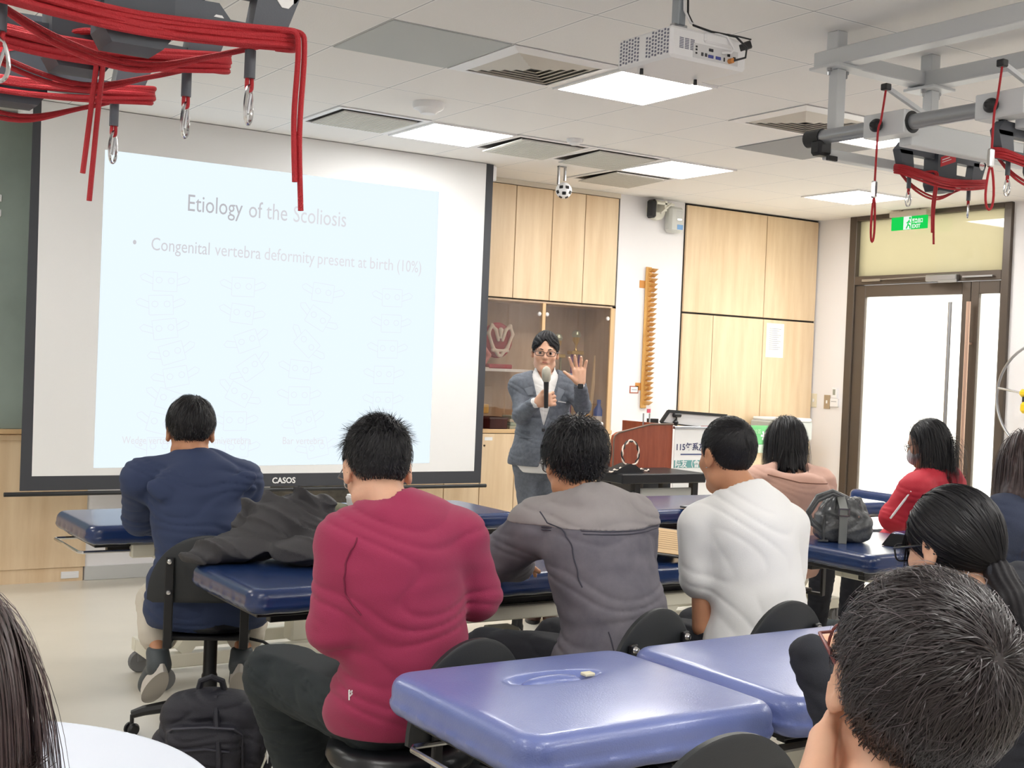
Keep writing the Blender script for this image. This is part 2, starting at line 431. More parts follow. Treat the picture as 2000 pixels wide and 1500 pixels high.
class Body:
    """joints in room coordinates; builds skin, garments, hair"""
    def __init__(s, hip, yaw, head, hyaw, hpitch=8, hroll=0, lean=None, sh_w=0.185, seat=0.50, elbows=None, wrists=None, knees=None, ankles=None, hs=1.0, neck=None, hands=None, hand_curl=0.5, shz=None, shl=None):
        s.R = frame(yaw); S, F, U = s.R
        s.hip = np.array([hip[0], hip[1], seat+0.09]); s.H = np.array(head, float); s.HR = frame(hyaw, hpitch, hroll); s.hs = hs
        s.nb = np.array(neck, float) if neck is not None else s.H-s.HR[2]*0.165*hs-s.HR[1]*0.035
        s.skb = s.H-s.HR[2]*0.06*hs-s.HR[1]*0.022
        sp = s.nb-s.hip; s.chest = s.hip+sp*0.62-F*0.015; s.waist = s.hip+sp*0.27-F*0.03; s.up = nrm(sp)
        s.tr = np.array([S, nrm(np.cross(s.up, S)), s.up]); s.w = sh_w
        dz = 0.055 if shz is None else shz
        s.sh = [s.nb-S*sh_w-U*dz+F*0.0, s.nb+S*sh_w-U*dz+F*0.0]
        if shl is not None: s.sh = [np.array(q, float) for q in shl]
        L = s.R
        s.el = [np.array(e, float) for e in elbows] if elbows else [s.sh[i]+S*sg*0.05+F*0.12-U*0.26 for i, sg in enumerate((-1, 1))]
        s.wr = [np.array(e, float) for e in wrists] if wrists else [s.el[i]-S*sg*0.08+F*0.22+U*0.02 for i, sg in enumerate((-1, 1))]
        s.hj = [s.hip-S*0.09, s.hip+S*0.09]
        s.kn = [np.array(e, float) for e in knees] if knees else [s.hj[i]+S*sg*0.07+F*0.42-U*0.03 for i, sg in enumerate((-1, 1))]
        s.an = [np.array(e, float) for e in ankles] if ankles else [np.array([*(s.kn[i]+F*0.04)[:2], 0.11]) for i in range(2)]
        s.hands = hands; s.curl = hand_curl
        s.base = np.array([hip[0], hip[1], 0.0])
    def torso(s, g=0.0, k=0.05):
        T = s.tr
        return [ell(s.hip, (0.165+g, 0.125+g, 0.125+g), s.R, k), ell(s.waist, (0.140+g, 0.105+g, 0.17+g), T, k),
                ell(s.chest, (0.143+g+(s.w-0.185), 0.105+g, 0.19+g), T, k),
                ell(s.nb-s.up*0.10-s.R[1]*0.005, (0.135+g+(s.w-0.185)*0.8, 0.085+g, 0.085+g), T, k),
                cap(s.nb-s.up*0.015, s.sh[0], 0.047+g*0.8, 0.045+g, k), cap(s.nb-s.up*0.015, s.sh[1], 0.047+g*0.8, 0.045+g, k)]
    def arm(s, i, g=0.0, t0=0.0, t1=1.0, k=0.03, fg=None):
        """sleeve along the arm; t 0..1 upper arm, 1..2 forearm"""
        fg = g if fg is None else fg
        P = [cap(s.sh[i], s.sh[i]+(s.el[i]-s.sh[i])*min(t1, 1.0), 0.044+g, 0.044+g-(0.008)*min(t1, 1), k)]
        if t1 > 1: P.append(cap(s.el[i], s.el[i]+(s.wr[i]-s.el[i])*(t1-1), 0.036+g, 0.036+fg-0.009*(t1-1), k*0.7))
        return P
    def leg(s, i, g=0.0, t1=2.0, k=0.03, lg=None):
        lg = g if lg is None else lg
        P = [cap(s.hj[i], s.kn[i], 0.082+g, 0.058+g, k)]
        if t1 > 1: P.append(cap(s.kn[i], s.kn[i]+(s.an[i]-s.kn[i])*(t1-1), 0.056+lg, 0.056+lg-0.020*(t1-1), k*0.7))
        return P
    def skin_prims(s):
        P = s.torso(-0.006)
        for i in range(2): P += s.arm(i, -0.006)+s.leg(i, -0.006)
        for i in range(2):
            P.append(ell(s.an[i]+s.R[1]*0.06-np.array([0, 0, 0.055]), (0.038, 0.11, 0.036), s.R, 0.03))
        P.append(cap(s.nb-s.HR[1]*0.0, s.skb, 0.054*s.hs, 0.052*s.hs, 0.03))
        P += head_prims(s.H, s.HR, s.hs)
        for i in range(2):
            if s.hands and s.hands[i] is not None: P += s.hands[i]
            else:
                d = nrm(s.wr[i]-s.el[i]); sd = 1 if i == 0 else -1
                a = nrm(np.cross(d, (0, 0, 1.0))); nn = np.cross(a, d)
                P += hand_prims(s.wr[i], np.array([a, d, nn]), curl=s.curl, side=sd)
        return P
    def start(s, label, skin, h=0.0055):
        s.root = thing('person', label, 'person', s.base)
        s.skinm = skin
        s.body = sdf_obj('body', s.skin_prims(), skin, s.root, h, off=s.base)
        for sx in (-1, 1):
            e = MB(); c = s.H+(np.array((sx*0.032, 0.0785, 0.006))*s.hs)@s.HR
            e.lathe([(0.0001, -0.0115), (0.006, -0.0098), (0.0115, 0), (0.006, 0.0098), (0.0001, 0.0115)], c, 12)
            ob = e.build('eye', EYEW, s.root, True, s.base)
            e2 = MB(); e2.obox(c+s.HR[1]*0.0105, s.HR, (0.0066, 0.0016, 0.0060), 0.0015); e2.build('iris', EYEB, ob, True, s.base)
        m = MB(); W = lambda q: s.H+(np.array(q)*s.hs)@s.HR
        m.tube([W((-0.022, 0.0855, -0.053)), W((-0.010, 0.0935, -0.0515)), W((0, 0.0945, -0.053)), W((0.010, 0.0935, -0.0515)), W((0.022, 0.0855, -0.053))], [0.001, 0.0034, 0.0032, 0.0034, 0.001], 8)
        m.build('mouth', LIP, s.root, True, s.base)
        return s.root
    def cloth(s, name, prims, m, h=0.007, wr=None, clips=(), label=None):
        o = sdf_obj(name, prims, m, s.root, h, wr, clips, s.base)
        if label: o['label'] = label
        return o
    def neck_hole(s, r=0.066, up=0.0):
        a = s.nb+s.up*(0.020+up)+s.R[1]*0.012; return cap(a, a+nrm(s.skb-s.nb)*0.2, r, r+0.04, 0.008, '-')
    def shoes(s, m, sole, names=('shoe', 'sole'), pitch=0.0, yaws=(0, 0)):
        for i in range(2):
            F = frame(math.degrees(math.atan2(s.R[1][0], s.R[1][1]))+yaws[i], -pitch)
            a = s.an[i]; c = a+F[1]*0.055-np.array([0, 0, 0.062])
            P = [ell(c, (0.045, 0.135, 0.045), F, 0.02), cap(a-F[2]*0.05, a, 0.045, 0.043, 0.02), ell(c+F[1]*0.06-F[2]*0.005, (0.046, 0.07, 0.034), F, 0.02)]
            o = sdf_obj(names[0], P, m, s.root, 0.005, None, (lambda G, a=a: G[..., 2]-(a[2]+0.02),), s.base)
            sm = MB(); n = 28; pl = []
            for q in range(n):
                t = 2*PI*q/n; wv = 0.043+0.006*math.sin(t); pl.append((wv*math.cos(t), 0.140*math.sin(t)))
            cc = c-F[2]*0.045
            sm.prism(pl, (cc, F[0], F[1], F[2]), -0.006, 0.028); sm.build(names[1], sole, o, True, s.base)
    def glasses(s, m, w=0.031, hh=0.017, r=0.0016, label=None):
        W = lambda q: s.H+(np.array(q)*s.hs)@s.HR
        g = MB()
        for sx in (-1, 1):
            pts = []
            for q in range(20):
                a = 2*PI*q/20; ca, sa = math.cos(a), math.sin(a)
                x = w*0.92*math.copysign(abs(ca)**0.55, ca); z = hh*math.copysign(abs(sa)**0.6, sa)
                pts.append(W((sx*0.035+x, 0.107-0.08*(sx*x) if sx*x > 0 else 0.107, 0.004+z)))
            g.tube(pts, r, 6, closed=True)
            g.tube([W((sx*0.064, 0.104, 0.012)), W((sx*0.082, 0.090, 0.013)), W((sx*0.084, 0.01, 0.012)), W((sx*0.083, -0.012, 0.004)), W((sx*0.081, -0.022, -0.012))], r, 6)
        g.tube([W((-0.006, 0.107, 0.008)), W((0, 0.109, 0.010)), W((0.006, 0.107, 0.008))], r, 6)
        o = g.build('glasses', m, s.root, True, s.base)
        if label: o['label'] = label
        return o
    def eyebrows(s, m):
        W = lambda q: s.H+(np.array(q)*s.hs)@s.HR
        for sx in (-1, 1):
            b = MB(); b.tube([W((sx*0.014, 0.0935, 0.026)), W((sx*0.030, 0.091, 0.031)), W((sx*0.048, 0.078, 0.027))], [0.0025, 0.0032, 0.0012], 6)
            b.build('eyebrow', m, s.root, True, s.base)

ZH_SHORT = ([-0.12, -0.085, -0.055, -0.032, -0.020, 0.012, 0.022, 0.036, 0.048, 0.072, 0.10], [-0.060, -0.060, -0.052, -0.020, 0.028, 0.036, -0.002, 0.004, 0.040, 0.072, 0.078])
ZH_LONG = ([-0.12, -0.02, 0.02, 0.045, 0.060, 0.078, 0.10], [-0.09, -0.09, -0.075, -0.03, 0.030, 0.066, 0.074])
def hair_cap(B, zh, m, r=(0.086, 0.107, 0.096), c=(0, -0.014, 0.036), groove=0.0, h=0.005, extra=(), name='hair', soft=0.8, notch=0.0):
    R, H, s = B.HR, B.H, B.hs
    P = [ell(H+(np.array(c)*s)@R, np.array(r)*s, R, 0.02)]+list(extra)
    def clip(G):
        q = (G-H.astype(np.float32))@R.T.astype(np.float32)/s
        z0 = np.interp(q[..., 1], zh[0], zh[1])
        if notch: z0 = z0+notch*np.exp(-((q[..., 0]-0.004)/0.020)**2)*np.clip((q[..., 1]-0.02)/0.03, 0, 1)
        d = (z0-q[..., 2])*soft*s
        return d
    def post(P_):
        q = (P_-H)@R.T/s
        a = np.arctan2(q[:, 0], q[:, 1]+0.04); 
        return (groove*np.sin(a*23+6*np.sin(q[:, 2]*40)+3*np.sin(a*5))).astype(np.float32)
    return sdf_obj(name, P, m, B.root, h, post if groove else None, () if zh is None else (clip,), B.base)
def strands(B, parent, m, n=2500, whorl=(0.01, -0.06, 0.1), zh=ZH_SHORT, length=None, width=0.0016, steps=8, lift=0.35, grav=0.12, noise=0.25, seed=1,
            sk=(SK_C, SK_R), clump=0.5, collide=(), off0=0.006, off1=0.018, part=None, name='hair_strands', flow=None, wob=0.0, dens=None, pull=None, pull_k=0.0, hold=False):
    """thin tapering locks that start on the scalp and follow it away from the crown"""
    g = np.random.default_rng(seed); R, H, s = B.HR, B.H, B.hs
    c0, r0 = sk; pts = []
    need = n
    while need > 0:
        d = g.normal(size=(need*3, 3)); d /= np.linalg.norm(d, axis=1)[:, None]
        p = c0+d*r0
        ok = p[:, 2] > np.interp(p[:, 1], zh[0], zh[1])+0.002
        if dens is not None: ok &= g.random(len(p)) < dens(p)
        p = p[ok][:need]; pts.append(p); need -= len(p)
    p = np.concatenate(pts); N = len(p)
    w = np.array(whorl, float)
    Ls = (length(p) if length else np.full(N, 0.05))*(0.75+0.5*g.random(N))
    gl = R@np.array([0, 0, -1.0])
    cl = np.stack([np.sin(p[:, 0]*140+p[:, 1]*70+seed), np.sin(p[:, 1]*130-p[:, 2]*90+2*seed), np.sin(p[:, 2]*120+p[:, 0]*60)], 1)*clump
    rn = g.normal(size=(N, 3))*noise
    nr = (p-c0)/r0**2; nr /= np.linalg.norm(nr, axis=1)[:, None]
    if flow is not None: d = flow(p)
    else: d = p-w
    d = d/(np.linalg.norm(d, axis=1)[:, None]+1e-9)
    d = d-(d*nr).sum(1)[:, None]*nr; d /= (np.linalg.norm(d, axis=1)[:, None]+1e-9)
    d = d+cl*0.5+rn+nr*lift; d /= np.linalg.norm(d, axis=1)[:, None]
    q = p+nr*off0; line = [q.copy()]; ofe = off0+(off1-off0)*g.random(N)
    colw = [((np.array(cc)-H)@R.T/s, np.array(cr)/s, cR@R.T) for cc, cr, cR in collide]
    ph = g.random(N)*6.28
    for i in range(steps):
        st = (Ls/steps)[:, None]
        if pull is not None:
            dv = np.array(pull)-q; dv /= (np.linalg.norm(dv, axis=1)[:, None]+1e-9); d = d+dv*pull_k
        d = d+gl*grav+(rn*0.15 if wob == 0 else rn*0.15+wob*np.stack([np.sin(ph+i*1.3), np.cos(ph+i*1.1), 0*ph], 1)); d /= np.linalg.norm(d, axis=1)[:, None]
        q = q+d*st
        # stay above the scalp
        e = (q-c0)/(r0+ofe[:, None]*min(1, (i+1)/3)); le = np.linalg.norm(e, axis=1); ins = le < 1
        if ins.any(): q[ins] = c0+(e[ins]/le[ins][:, None])*(r0+ofe[ins][:, None]*min(1, (i+1)/3))
        if hold:
            e = (q-c0)/(r0+ofe[:, None]); le = np.linalg.norm(e, axis=1); out = le > 1
            if out.any(): q[out] = c0+(e[out]/le[out][:, None])*(r0+ofe[out][:, None])
        for cc, cr, cR in colw:
            v = (q-cc)@cR.T/cr; lv = np.linalg.norm(v, axis=1); ins = lv < 1
            if ins.any(): q[ins] = cc+((v[ins]/lv[ins][:, None])*cr)@cR
        d = q-line[-1]; d /= (np.linalg.norm(d, axis=1)[:, None]+1e-9)
        line.append(q.copy())
    A = np.stack(line, 1)                      # N, steps+1, 3
    T = np.gradient(A, axis=1); T /= (np.linalg.norm(T, axis=2)[..., None]+1e-9)
    Nn = A-c0; Nn /= np.linalg.norm(Nn, axis=2)[..., None]
    Sd = np.cross(T, Nn); Sd /= (np.linalg.norm(Sd, axis=2)[..., None]+1e-9)
    tw = g.normal(size=(N, 1, 1))*0.35; Sd = Sd+Nn*tw
    tt = np.linspace(0, 1, steps+1)[None, :, None]; ww = width*0.5*(1-tt**2*0.85)*(0.6+0.8*g.random((N, 1, 1)))
    a = A-Sd*ww; b = A+Sd*ww
    V = np.stack([a, b], 2).reshape(-1, 3)*s@R+H-B.base
    k = steps+1; base = (np.arange(N)*k*2)[:, None]+(np.arange(steps)*2)[None, :]
    F = np.stack([base, base+1, base+3, base+2], -1).reshape(-1, 4)
    me = fast_mesh(name, V, F)
    return obj_from(name, me, m, parent)

# ------------------------------------------------------------------ room shell
HC = 2.897; FY = 8.2; BY = 8.62; RX = 8.53; XL = -3.4; YB = -3.0
GX, GY, TS = 1.811, 6.585, 0.605
def ceil_mat():
    m = bpy.data.materials.new('ceiling_tiles'); m.use_nodes = True; nt = m.node_tree; N = nt.nodes; L = nt.links
    b = N['Principled BSDF']; b.inputs['Roughness'].default_value = 0.85
    g = N.new('ShaderNodeNewGeometry'); sp = N.new('ShaderNodeSeparateXYZ'); L.new(g.outputs['Position'], sp.inputs[0])
    def line(out, o):
        a = N.new('ShaderNodeMath'); a.operation = 'SUBTRACT'; L.new(out, a.inputs[0]); a.inputs[1].default_value = o-50*TS
        d = N.new('ShaderNodeMath'); d.operation = 'DIVIDE'; L.new(a.outputs[0], d.inputs[0]); d.inputs[1].default_value = TS
        f = N.new('ShaderNodeMath'); f.operation = 'FRACT'; L.new(d.outputs[0], f.inputs[0])
        c = N.new('ShaderNodeMath'); c.operation = 'SUBTRACT'; L.new(f.outputs[0], c.inputs[0]); c.inputs[1].default_value = 0.5
        e = N.new('ShaderNodeMath'); e.operation = 'ABSOLUTE'; L.new(c.outputs[0], e.inputs[0]); return e.outputs[0]
    mx = N.new('ShaderNodeMath'); mx.operation = 'MAXIMUM'
    L.new(line(sp.outputs[0], GX), mx.inputs[0]); L.new(line(sp.outputs[1], GY), mx.inputs[1])
    r = N.new('ShaderNodeValToRGB'); L.new(mx.outputs[0], r.inputs[0]); r.color_ramp.interpolation = 'CONSTANT'
    e = r.color_ramp.elements; e[0].position = 0; e[0].color = (*srgb((240, 238, 236)), 1); e[1].position = 0.493; e[1].color = (*srgb((168, 168, 172)), 1)
    x = e.new(0.478); x.color = (*srgb((246, 245, 244)), 1)
    L.new(r.outputs[0], b.inputs['Base Color'])
    n = N.new('ShaderNodeTexNoise'); n.inputs['Scale'].default_value = 160; L.new(g.outputs['Position'], n.inputs[0])
    bp = N.new('ShaderNodeBump'); bp.inputs['Strength'].default_value = 0.08; bp.inputs['Distance'].default_value = 0.01
    L.new(n.outputs[0], bp.inputs['Height']); L.new(bp.outputs[0], b.inputs['Normal'])
    return m
CEILM = ceil_mat()
struct(MB().box(XL, RX+3.0, YB, BY+0.2, -0.1, 0).build('floor', FLOORM))
struct(MB().box(XL, RX, YB, BY, HC, HC+0.1).build('ceiling', CEILM))
struct(MB().box(XL, RX+0.15, BY, BY+0.15, 0, HC+0.1).build('wall_front', WHITE))
struct(MB().box(XL-0.15, XL, YB, BY, 0, HC+0.1).build('wall_left', WHITE))
struct(MB().box(XL, RX, YB-0.15, YB, 0, HC+0.1).build('wall_back', WHITE))
struct(MB().box(RX, RX+0.15, 7.80, BY, 0, HC+0.1).box(RX, RX+0.15, YB, 6.17, 0, HC+0.1).build('wall_right', WHITE))
# white columns of the front wall, standing proud of the niches
struct(MB().box(2.13, 3.36, FY, BY, 0, HC).build('trim_1', WHITE))
struct(MB().box(6.27, 6.95, FY, BY, 0, HC).build('trim_2', WHITE))
struct(MB().box(2.13, 3.36, FY-0.012, FY, 0, 0.09, 0.003).box(6.27, 6.95, FY-0.012, FY, 0, 0.09, 0.003).build('baseboard_front', GREYP))
struct(MB().box(RX-0.012, RX, 7.82, FY, 0, 0.09, 0.003).box(RX-0.012, RX, YB, 6.15, 0, 0.09, 0.003).build('baseboard_right', GREYP))
STONE = mat('grey_marble', (128, 122, 112), 0.3, col2=(92, 88, 82), vscale=9, bump=0.0)
struct(MB().box(3.36, 4.1, FY+0.03, FY+0.1, 0, 0.98).build('trim_3', STONE))
struct(MB().box(3.36, 4.1, FY+0.03, FY+0.1, 0.98, HC).build('trim_4', WHITE))
DARKGAP = mat('dark_gap', (60, 56, 54), 0.8)

def glass_mat(name, tint=(1, 1, 1), gl=0.08, rough=0.02, trl=0.0, tcol=(1, 1, 1)):
    m = bpy.data.materials.new(name); m.use_nodes = True; nt = m.node_tree; N = nt.nodes; L = nt.links
    N.remove(N['Principled BSDF']); out = N['Material Output']
    t = N.new('ShaderNodeBsdfTransparent'); t.inputs[0].default_value = (*tint, 1)
    g = N.new('ShaderNodeBsdfGlossy'); g.inputs['Roughness'].default_value = rough
    mx = N.new('ShaderNodeMixShader'); mx.inputs[0].default_value = gl
    src = t.outputs[0]
    if trl:
        tl = N.new('ShaderNodeBsdfTranslucent'); tl.inputs[0].default_value = (*tcol, 1); m2 = N.new('ShaderNodeMixShader'); m2.inputs[0].default_value = trl
        L.new(t.outputs[0], m2.inputs[1]); L.new(tl.outputs[0], m2.inputs[2]); src = m2.outputs[0]
    L.new(src, mx.inputs[1]); L.new(g.outputs[0], mx.inputs[2]); L.new(mx.outputs[0], out.inputs[0])
    return m
GLASS = glass_mat('cabinet_glass', (0.86, 0.83, 0.80), 0.07)
LENS = glass_mat('clear_lens', (0.97, 0.97, 0.98), 0.04)
FROST = glass_mat('frosted_door_glass', (1, 1, 1), 0.03, 0.1, 0.55, (0.95, 0.95, 0.90))
FROSTT = glass_mat('frosted_transom_glass', (0.56, 0.53, 0.43), 0.06, 0.03, 0.8, (0.40, 0.375, 0.29))

# ------------------------------------------------------------------ glazed double door in the right wall
FRAME = mat('bronze_door_frame', (86, 76, 68), 0.4, metal=0.2)
dr = struct(bpy.data.objects.new('door_1', None)); COL.objects.link(dr); dr.location = (RX, 7.0, 0); OD = (RX, 7.0, 0)
f = MB()
f.box(RX-0.03, RX+0.10, 7.72, 7.80, 0, HC, 0.004).box(RX-0.03, RX+0.10, 6.17, 6.24, 0, HC, 0.004)
f.box(RX-0.03, RX+0.10, 6.24, 7.72, 2.30, 2.375, 0.004).box(RX-0.03, RX+0.10, 6.24, 7.72, HC-0.04, HC, 0.004)
f.build('door_frame', FRAME, dr, off=OD)
f = MB()
for (a, b_) in ((7.61, 7.72), (6.53, 6.61)): f.box(RX-0.01, RX+0.05, a, b_, 0.02, 2.295, 0.004)
f.box(RX-0.01, RX+0.05, 6.61, 7.61, 2.195, 2.295, 0.004).box(RX-0.01, RX+0.05, 6.61, 7.61, 0.02, 0.14, 0.004)
lf = f.build('door_leaf', FRAME, dr, off=OD)
MB().box(RX+0.015, RX+0.027, 6.61, 7.61, 0.14, 2.195).build('glass_pane', FROST, lf, off=OD)
f = MB()
for (a, b_) in ((6.45, 6.525), (6.24, 6.26)): f.box(RX-0.01, RX+0.05, a, b_, 0.02, 2.295, 0.004)
f.box(RX-0.01, RX+0.05, 6.26, 6.45, 2.195, 2.295, 0.004).box(RX-0.01, RX+0.05, 6.26, 6.45, 0.02, 0.14, 0.004)
lf2 = f.build('door_leaf', FRAME, dr, off=OD)
MB().box(RX+0.015, RX+0.027, 6.26, 6.45, 0.14, 2.195).build('glass_pane', FROST, lf2, off=OD)
MB().box(RX+0.02, RX+0.03, 6.24, 7.72, 2.375, HC-0.04).build('transom_pane', FROSTT, dr, off=OD)
for y, l_, mm in ((6.675, lf, STEEL), (6.50, lf2, mat('coppery_handle', (196, 164, 146), 0.35, metal=0.6))):
    h_ = MB().tube([(RX-0.065, y, 0.45), (RX-0.065, y, 2.13)], 0.017, 12).tube([(RX-0.065, y, 1.80), (RX-0.01, y, 1.80)], 0.010, 8).tube([(RX-0.065, y, 0.75), (RX-0.01, y, 0.75)], 0.010, 8)
    h_.build('door_handle', mm, l_, True, OD)
c_ = MB().box(RX-0.085, RX-0.03, 6.62, 6.92, 2.30, 2.355, 0.006); dc = c_.build('door_closer', STEEL, dr, off=OD)
MB().box(RX-0.10, RX-0.085, 6.60, 6.78, 2.285, 2.31, 0.003).bar((RX-0.07, 6.90, 2.345), (RX-0.05, 7.45, 2.335), 0.018, 0.008).box(RX-0.05, RX-0.03, 7.42, 7.62, 2.325, 2.345).bar((RX-0.05, 6.30, 2.33), (RX-0.05, 6.58, 2.33), 0.012, 0.014).build('closer_arm', STEEL, dc, off=OD)
# the bright lobby outside the door
struct(MB().box(RX+3.0, RX+3.1, 4.0, BY+2, 0, 1.2).build('trim_5', WHITE))

# ------------------------------------------------------------------ ceiling fittings
def emis(name, col, s):
    m = bpy.data.materials.new(name); m.use_nodes = True; nt = m.node_tree; nt.nodes.remove(nt.nodes['Principled BSDF'])
    e = nt.nodes.new('ShaderNodeEmission'); e.inputs[0].default_value = (*col, 1); e.inputs[1].default_value = s
    nt.links.new(e.outputs[0], nt.nodes['Material Output'].inputs[0]); return m
LAMPM = emis('led_panel_light', (1.0, 0.985, 0.95), PANEL_STRENGTH)
def lamp(x, y, label):
    t = thing('ceiling_light', label, 'ceiling light', (x+0.29, y+0.29, HC), group='square LED ceiling panels')
    f = MB()
    for (a, b_, c_, d_) in ((-0.295, 0.295, -0.295, -0.275), (-0.295, 0.295, 0.275, 0.295), (-0.295, -0.275, -0.275, 0.275), (0.275, 0.295, -0.275, 0.275)):
        f.box(a, b_, c_, d_, -0.010, 0.002)
    f.build('frame', WHITEP, t); MB().box(-0.275, 0.275, -0.275, 0.275, -0.007, -0.001).build('diffuser', LAMPM, t)
lab = ['lit square ceiling panel just left of the white projector', 'lit square ceiling panel above the projection screen, next to the smoke detector',
       'lit square ceiling panel in front of the upper maple cabinets', 'lit square ceiling panel closest to the glass door and exit sign', 'lit square ceiling panel behind the grey suspension rail on the right']
for (x, y), l in zip(LAMPS, lab): lamp(x, y, l)
for x, y in LAMPS_UNSEEN:
    lamp(GX+TS*round((x-GX)/TS)+0.0125, GY+TS*round((y-GY)/TS)+0.0125, 'unseen lit square ceiling panel added outside the view')
def cell(i, j): return GX+TS*i+TS/2, GY+TS*j+TS/2
def diffuser(i, j, label):
    x, y = cell(i, j); t = thing('air_diffuser', label, 'ceiling vent', (x, y, HC), group='square louvred air diffusers')
    def ring(a, b, z0, z1, w=0.012):
        m = MB()
        for (s0, s1) in ((a, z0),): pass
        vs = [(-a, -a, z0), (a, -a, z0), (a, a, z0), (-a, a, z0), (-b, -b, z1), (b, -b, z1), (b, b, z1), (-b, b, z1)]
        vs += [(v[0], v[1], v[2]-0.004) for v in vs]
        fs = []
        for k in range(4):
            k2 = (k+1) % 4; fs += [(k, k2, k2+4, k+4), (k+8, k+12, k2+12, k2+8), (k, k+8, k2+8, k2), (k+4, k2+4, k2+12, k+12)]
        return m.add(vs, fs)
    fr = ring(0.298, 0.235, -0.002, -0.012); fr.build('frame', WHITEP, t)
    MB().box(-0.236, 0.236, -0.236, 0.236, -0.004, -0.001).build('backing', mat('duct_grey', (166, 163, 158), 0.8), t)
    for a in (0.225, 0.185, 0.145, 0.105, 0.065):
        ring(a, a-0.030, -0.006, -0.016).build('louvre', mat('louvre_white', (214, 208, 198), 0.5), t)
diffuser(2, -3, 'square louvred air diffuser left of the lit panel by the projector')
diffuser(5, -3, 'square louvred air diffuser at the end of the grey tube rail')
def panel(i, j, label, tilt=0.0, col=(216, 214, 208), cat='ceiling panel', open_=True):
    x, y = cell(i, j); t = thing('air_return_panel', label, cat, (x, y, HC), group='grey air return panels')
    f = MB()
    for (a, b_, c_, d_) in ((-0.298, 0.298, -0.298, -0.262), (-0.298, 0.298, 0.262, 0.298), (-0.298, -0.262, -0.262, 0.262), (0.262, 0.298, -0.262, 0.262)):
        f.box(a, b_, c_, d_, -0.008, 0.0, 0.002)
    f.build('frame', WHITEP, t)
    if open_: MB().box(-0.262, 0.262, -0.262, 0.262, -0.002, 0.0).build('opening', DARKGAP, t)
    m = MB().obox((0, 0, -0.012-abs(tilt)*0.25), (np.array([1, 0, 0.0]), nrm((0, 1, tilt)), nrm((0, -tilt, 1))), (0.235, 0.235, 0.004))
    for k in range(-11, 12): m.obox((0.02*k, 0, -0.017-abs(tilt)*0.25), (np.array([1, 0, 0.0]), nrm((0, 1, tilt)), nrm((0, -tilt, 1))), (0.003, 0.225, 0.0015))
    m.build('grille', mat('grille_%d' % col[0], col, 0.7), t)
panel(2, 0, 'grey gridded air panel over the left half of the projection screen')
panel(4, 0, 'grey air panel left of the pair between the two far lit panels', -0.04)
panel(5, 0, 'grey air panel just left of the lit panel before the upper cabinets', -0.04)
panel(6, 1, 'grey air panel nearest the security camera and upper cabinets', -0.035)
def flat_panel(i, j, label, col):
    x, y = cell(i, j); o = MB().box(-0.296, 0.296, -0.296, 0.296, -0.006, 0.0, 0.002).build('ceiling_panel', mat('perforated_panel_%d' % col[0], col, 0.8, bump=0.4, bscale=600)); o.location = (x, y, HC)
    solo(o, label, 'ceiling panel', 'flat perforated ceiling panels')
flat_panel(1, -3, 'flat greyish perforated ceiling panel left of the louvred diffuser', (200, 204, 204))
flat_panel(6, -2, 'flat dark grey ceiling panel beside the end of the suspension tube', (168, 170, 172))
def detector(x, y, r, label):
    o = MB().lathe([(0.0001, -0.062*r/0.085), (r*0.45, -0.060*r/0.085), (r*0.62, -0.045*r/0.085), (r*0.92, -0.034*r/0.085), (r, -0.020*r/0.085), (r, 0)], n=36).build('smoke_detector', WHITEP, smooth=True); o.location = (x, y, HC)
    solo(o, label, 'smoke detector', 'round ceiling detectors')
detector(3.36, 6.16, 0.088, 'large round white smoke detector on the ceiling above the screen')
detector(4.58, 6.48, 0.052, 'small round white detector on the ceiling beside the grey air panels')
# exit sign
e0 = at_x(1743, 424, 8.40); e1 = at_x(1812, 416, 8.40)
ex = thing('exit_sign', 'green and white lit EXIT sign hanging from the ceiling by the door', 'exit sign', (8.40, (e0[1]+e1[1])/2, HC))
ez0 = at_x(1743, 451, 8.40)[2]; ez1 = at_x(1743, 426, 8.40)[2]; hw = (e0[1]-e1[1])/2
OE = (8.40, (e0[1]+e1[1])/2, HC)
MB().box(-0.03, 0.03, -hw-0.01, hw+0.01, ez1-HC, ez1-HC+0.045, 0.004).box(-0.012, 0.012, hw-0.10, hw-0.08, ez1-HC+0.04, 0).box(-0.012, 0.012, -hw+0.08, -hw+0.10, ez1-HC+0.04, 0).build('housing', mat('sign_housing', (196, 186, 170), 0.5), ex)
GREEN = emis('exit_green', srgb((30, 206, 84)), 0.42); EXW = emis('exit_white', (0.9, 1, 0.92), 0.38)
MB().box(-0.008, 0.008, -hw, hw, ez0-HC, ez1-HC).build('sign_plate', GREEN, ex)
MB().box(-0.0095, -0.008, -hw*0.14, hw*0.30, ez0-HC, ez1-HC).build('white_field', EXW, ex)
zz = (ez1-ez0)
text_mesh('lettering', 'EXIT', zz*0.40, (8.39, OE[1]-hw*0.20, ez0+zz*0.08), (0, -1, 0), (0, 0, 1), EXW, ex, OE, sx=0.95, bold=0.001)
text_mesh('characters', '緊急出口', zz*0.38, (8.39, OE[1]-hw*0.20, ez0+zz*0.48), (0, -1, 0), (0, 0, 1), EXW, ex, OE, sx=0.66, bold=0.001)
rm = MB(); q = lambda u, v: (-0.0105, -hw*0.08+u*hw*0.3*-1+0.02, ez0-HC+v*zz)
rm.tube([q(-0.3, 0.08), q(-0.05, 0.30), q(0.05, 0.55), q(0.25, 0.72)], 0.006, 5).tube([q(0.05, 0.35), q(0.35, 0.28), q(0.45, 0.05)], 0.006, 5).tube([q(-0.25, 0.5), q(0.1, 0.62), q(0.45, 0.5)], 0.005, 5).lathe([(0.0001, -0.012), (0.011, 0), (0.0001, 0.012)], q(0.35, 0.86), 8)
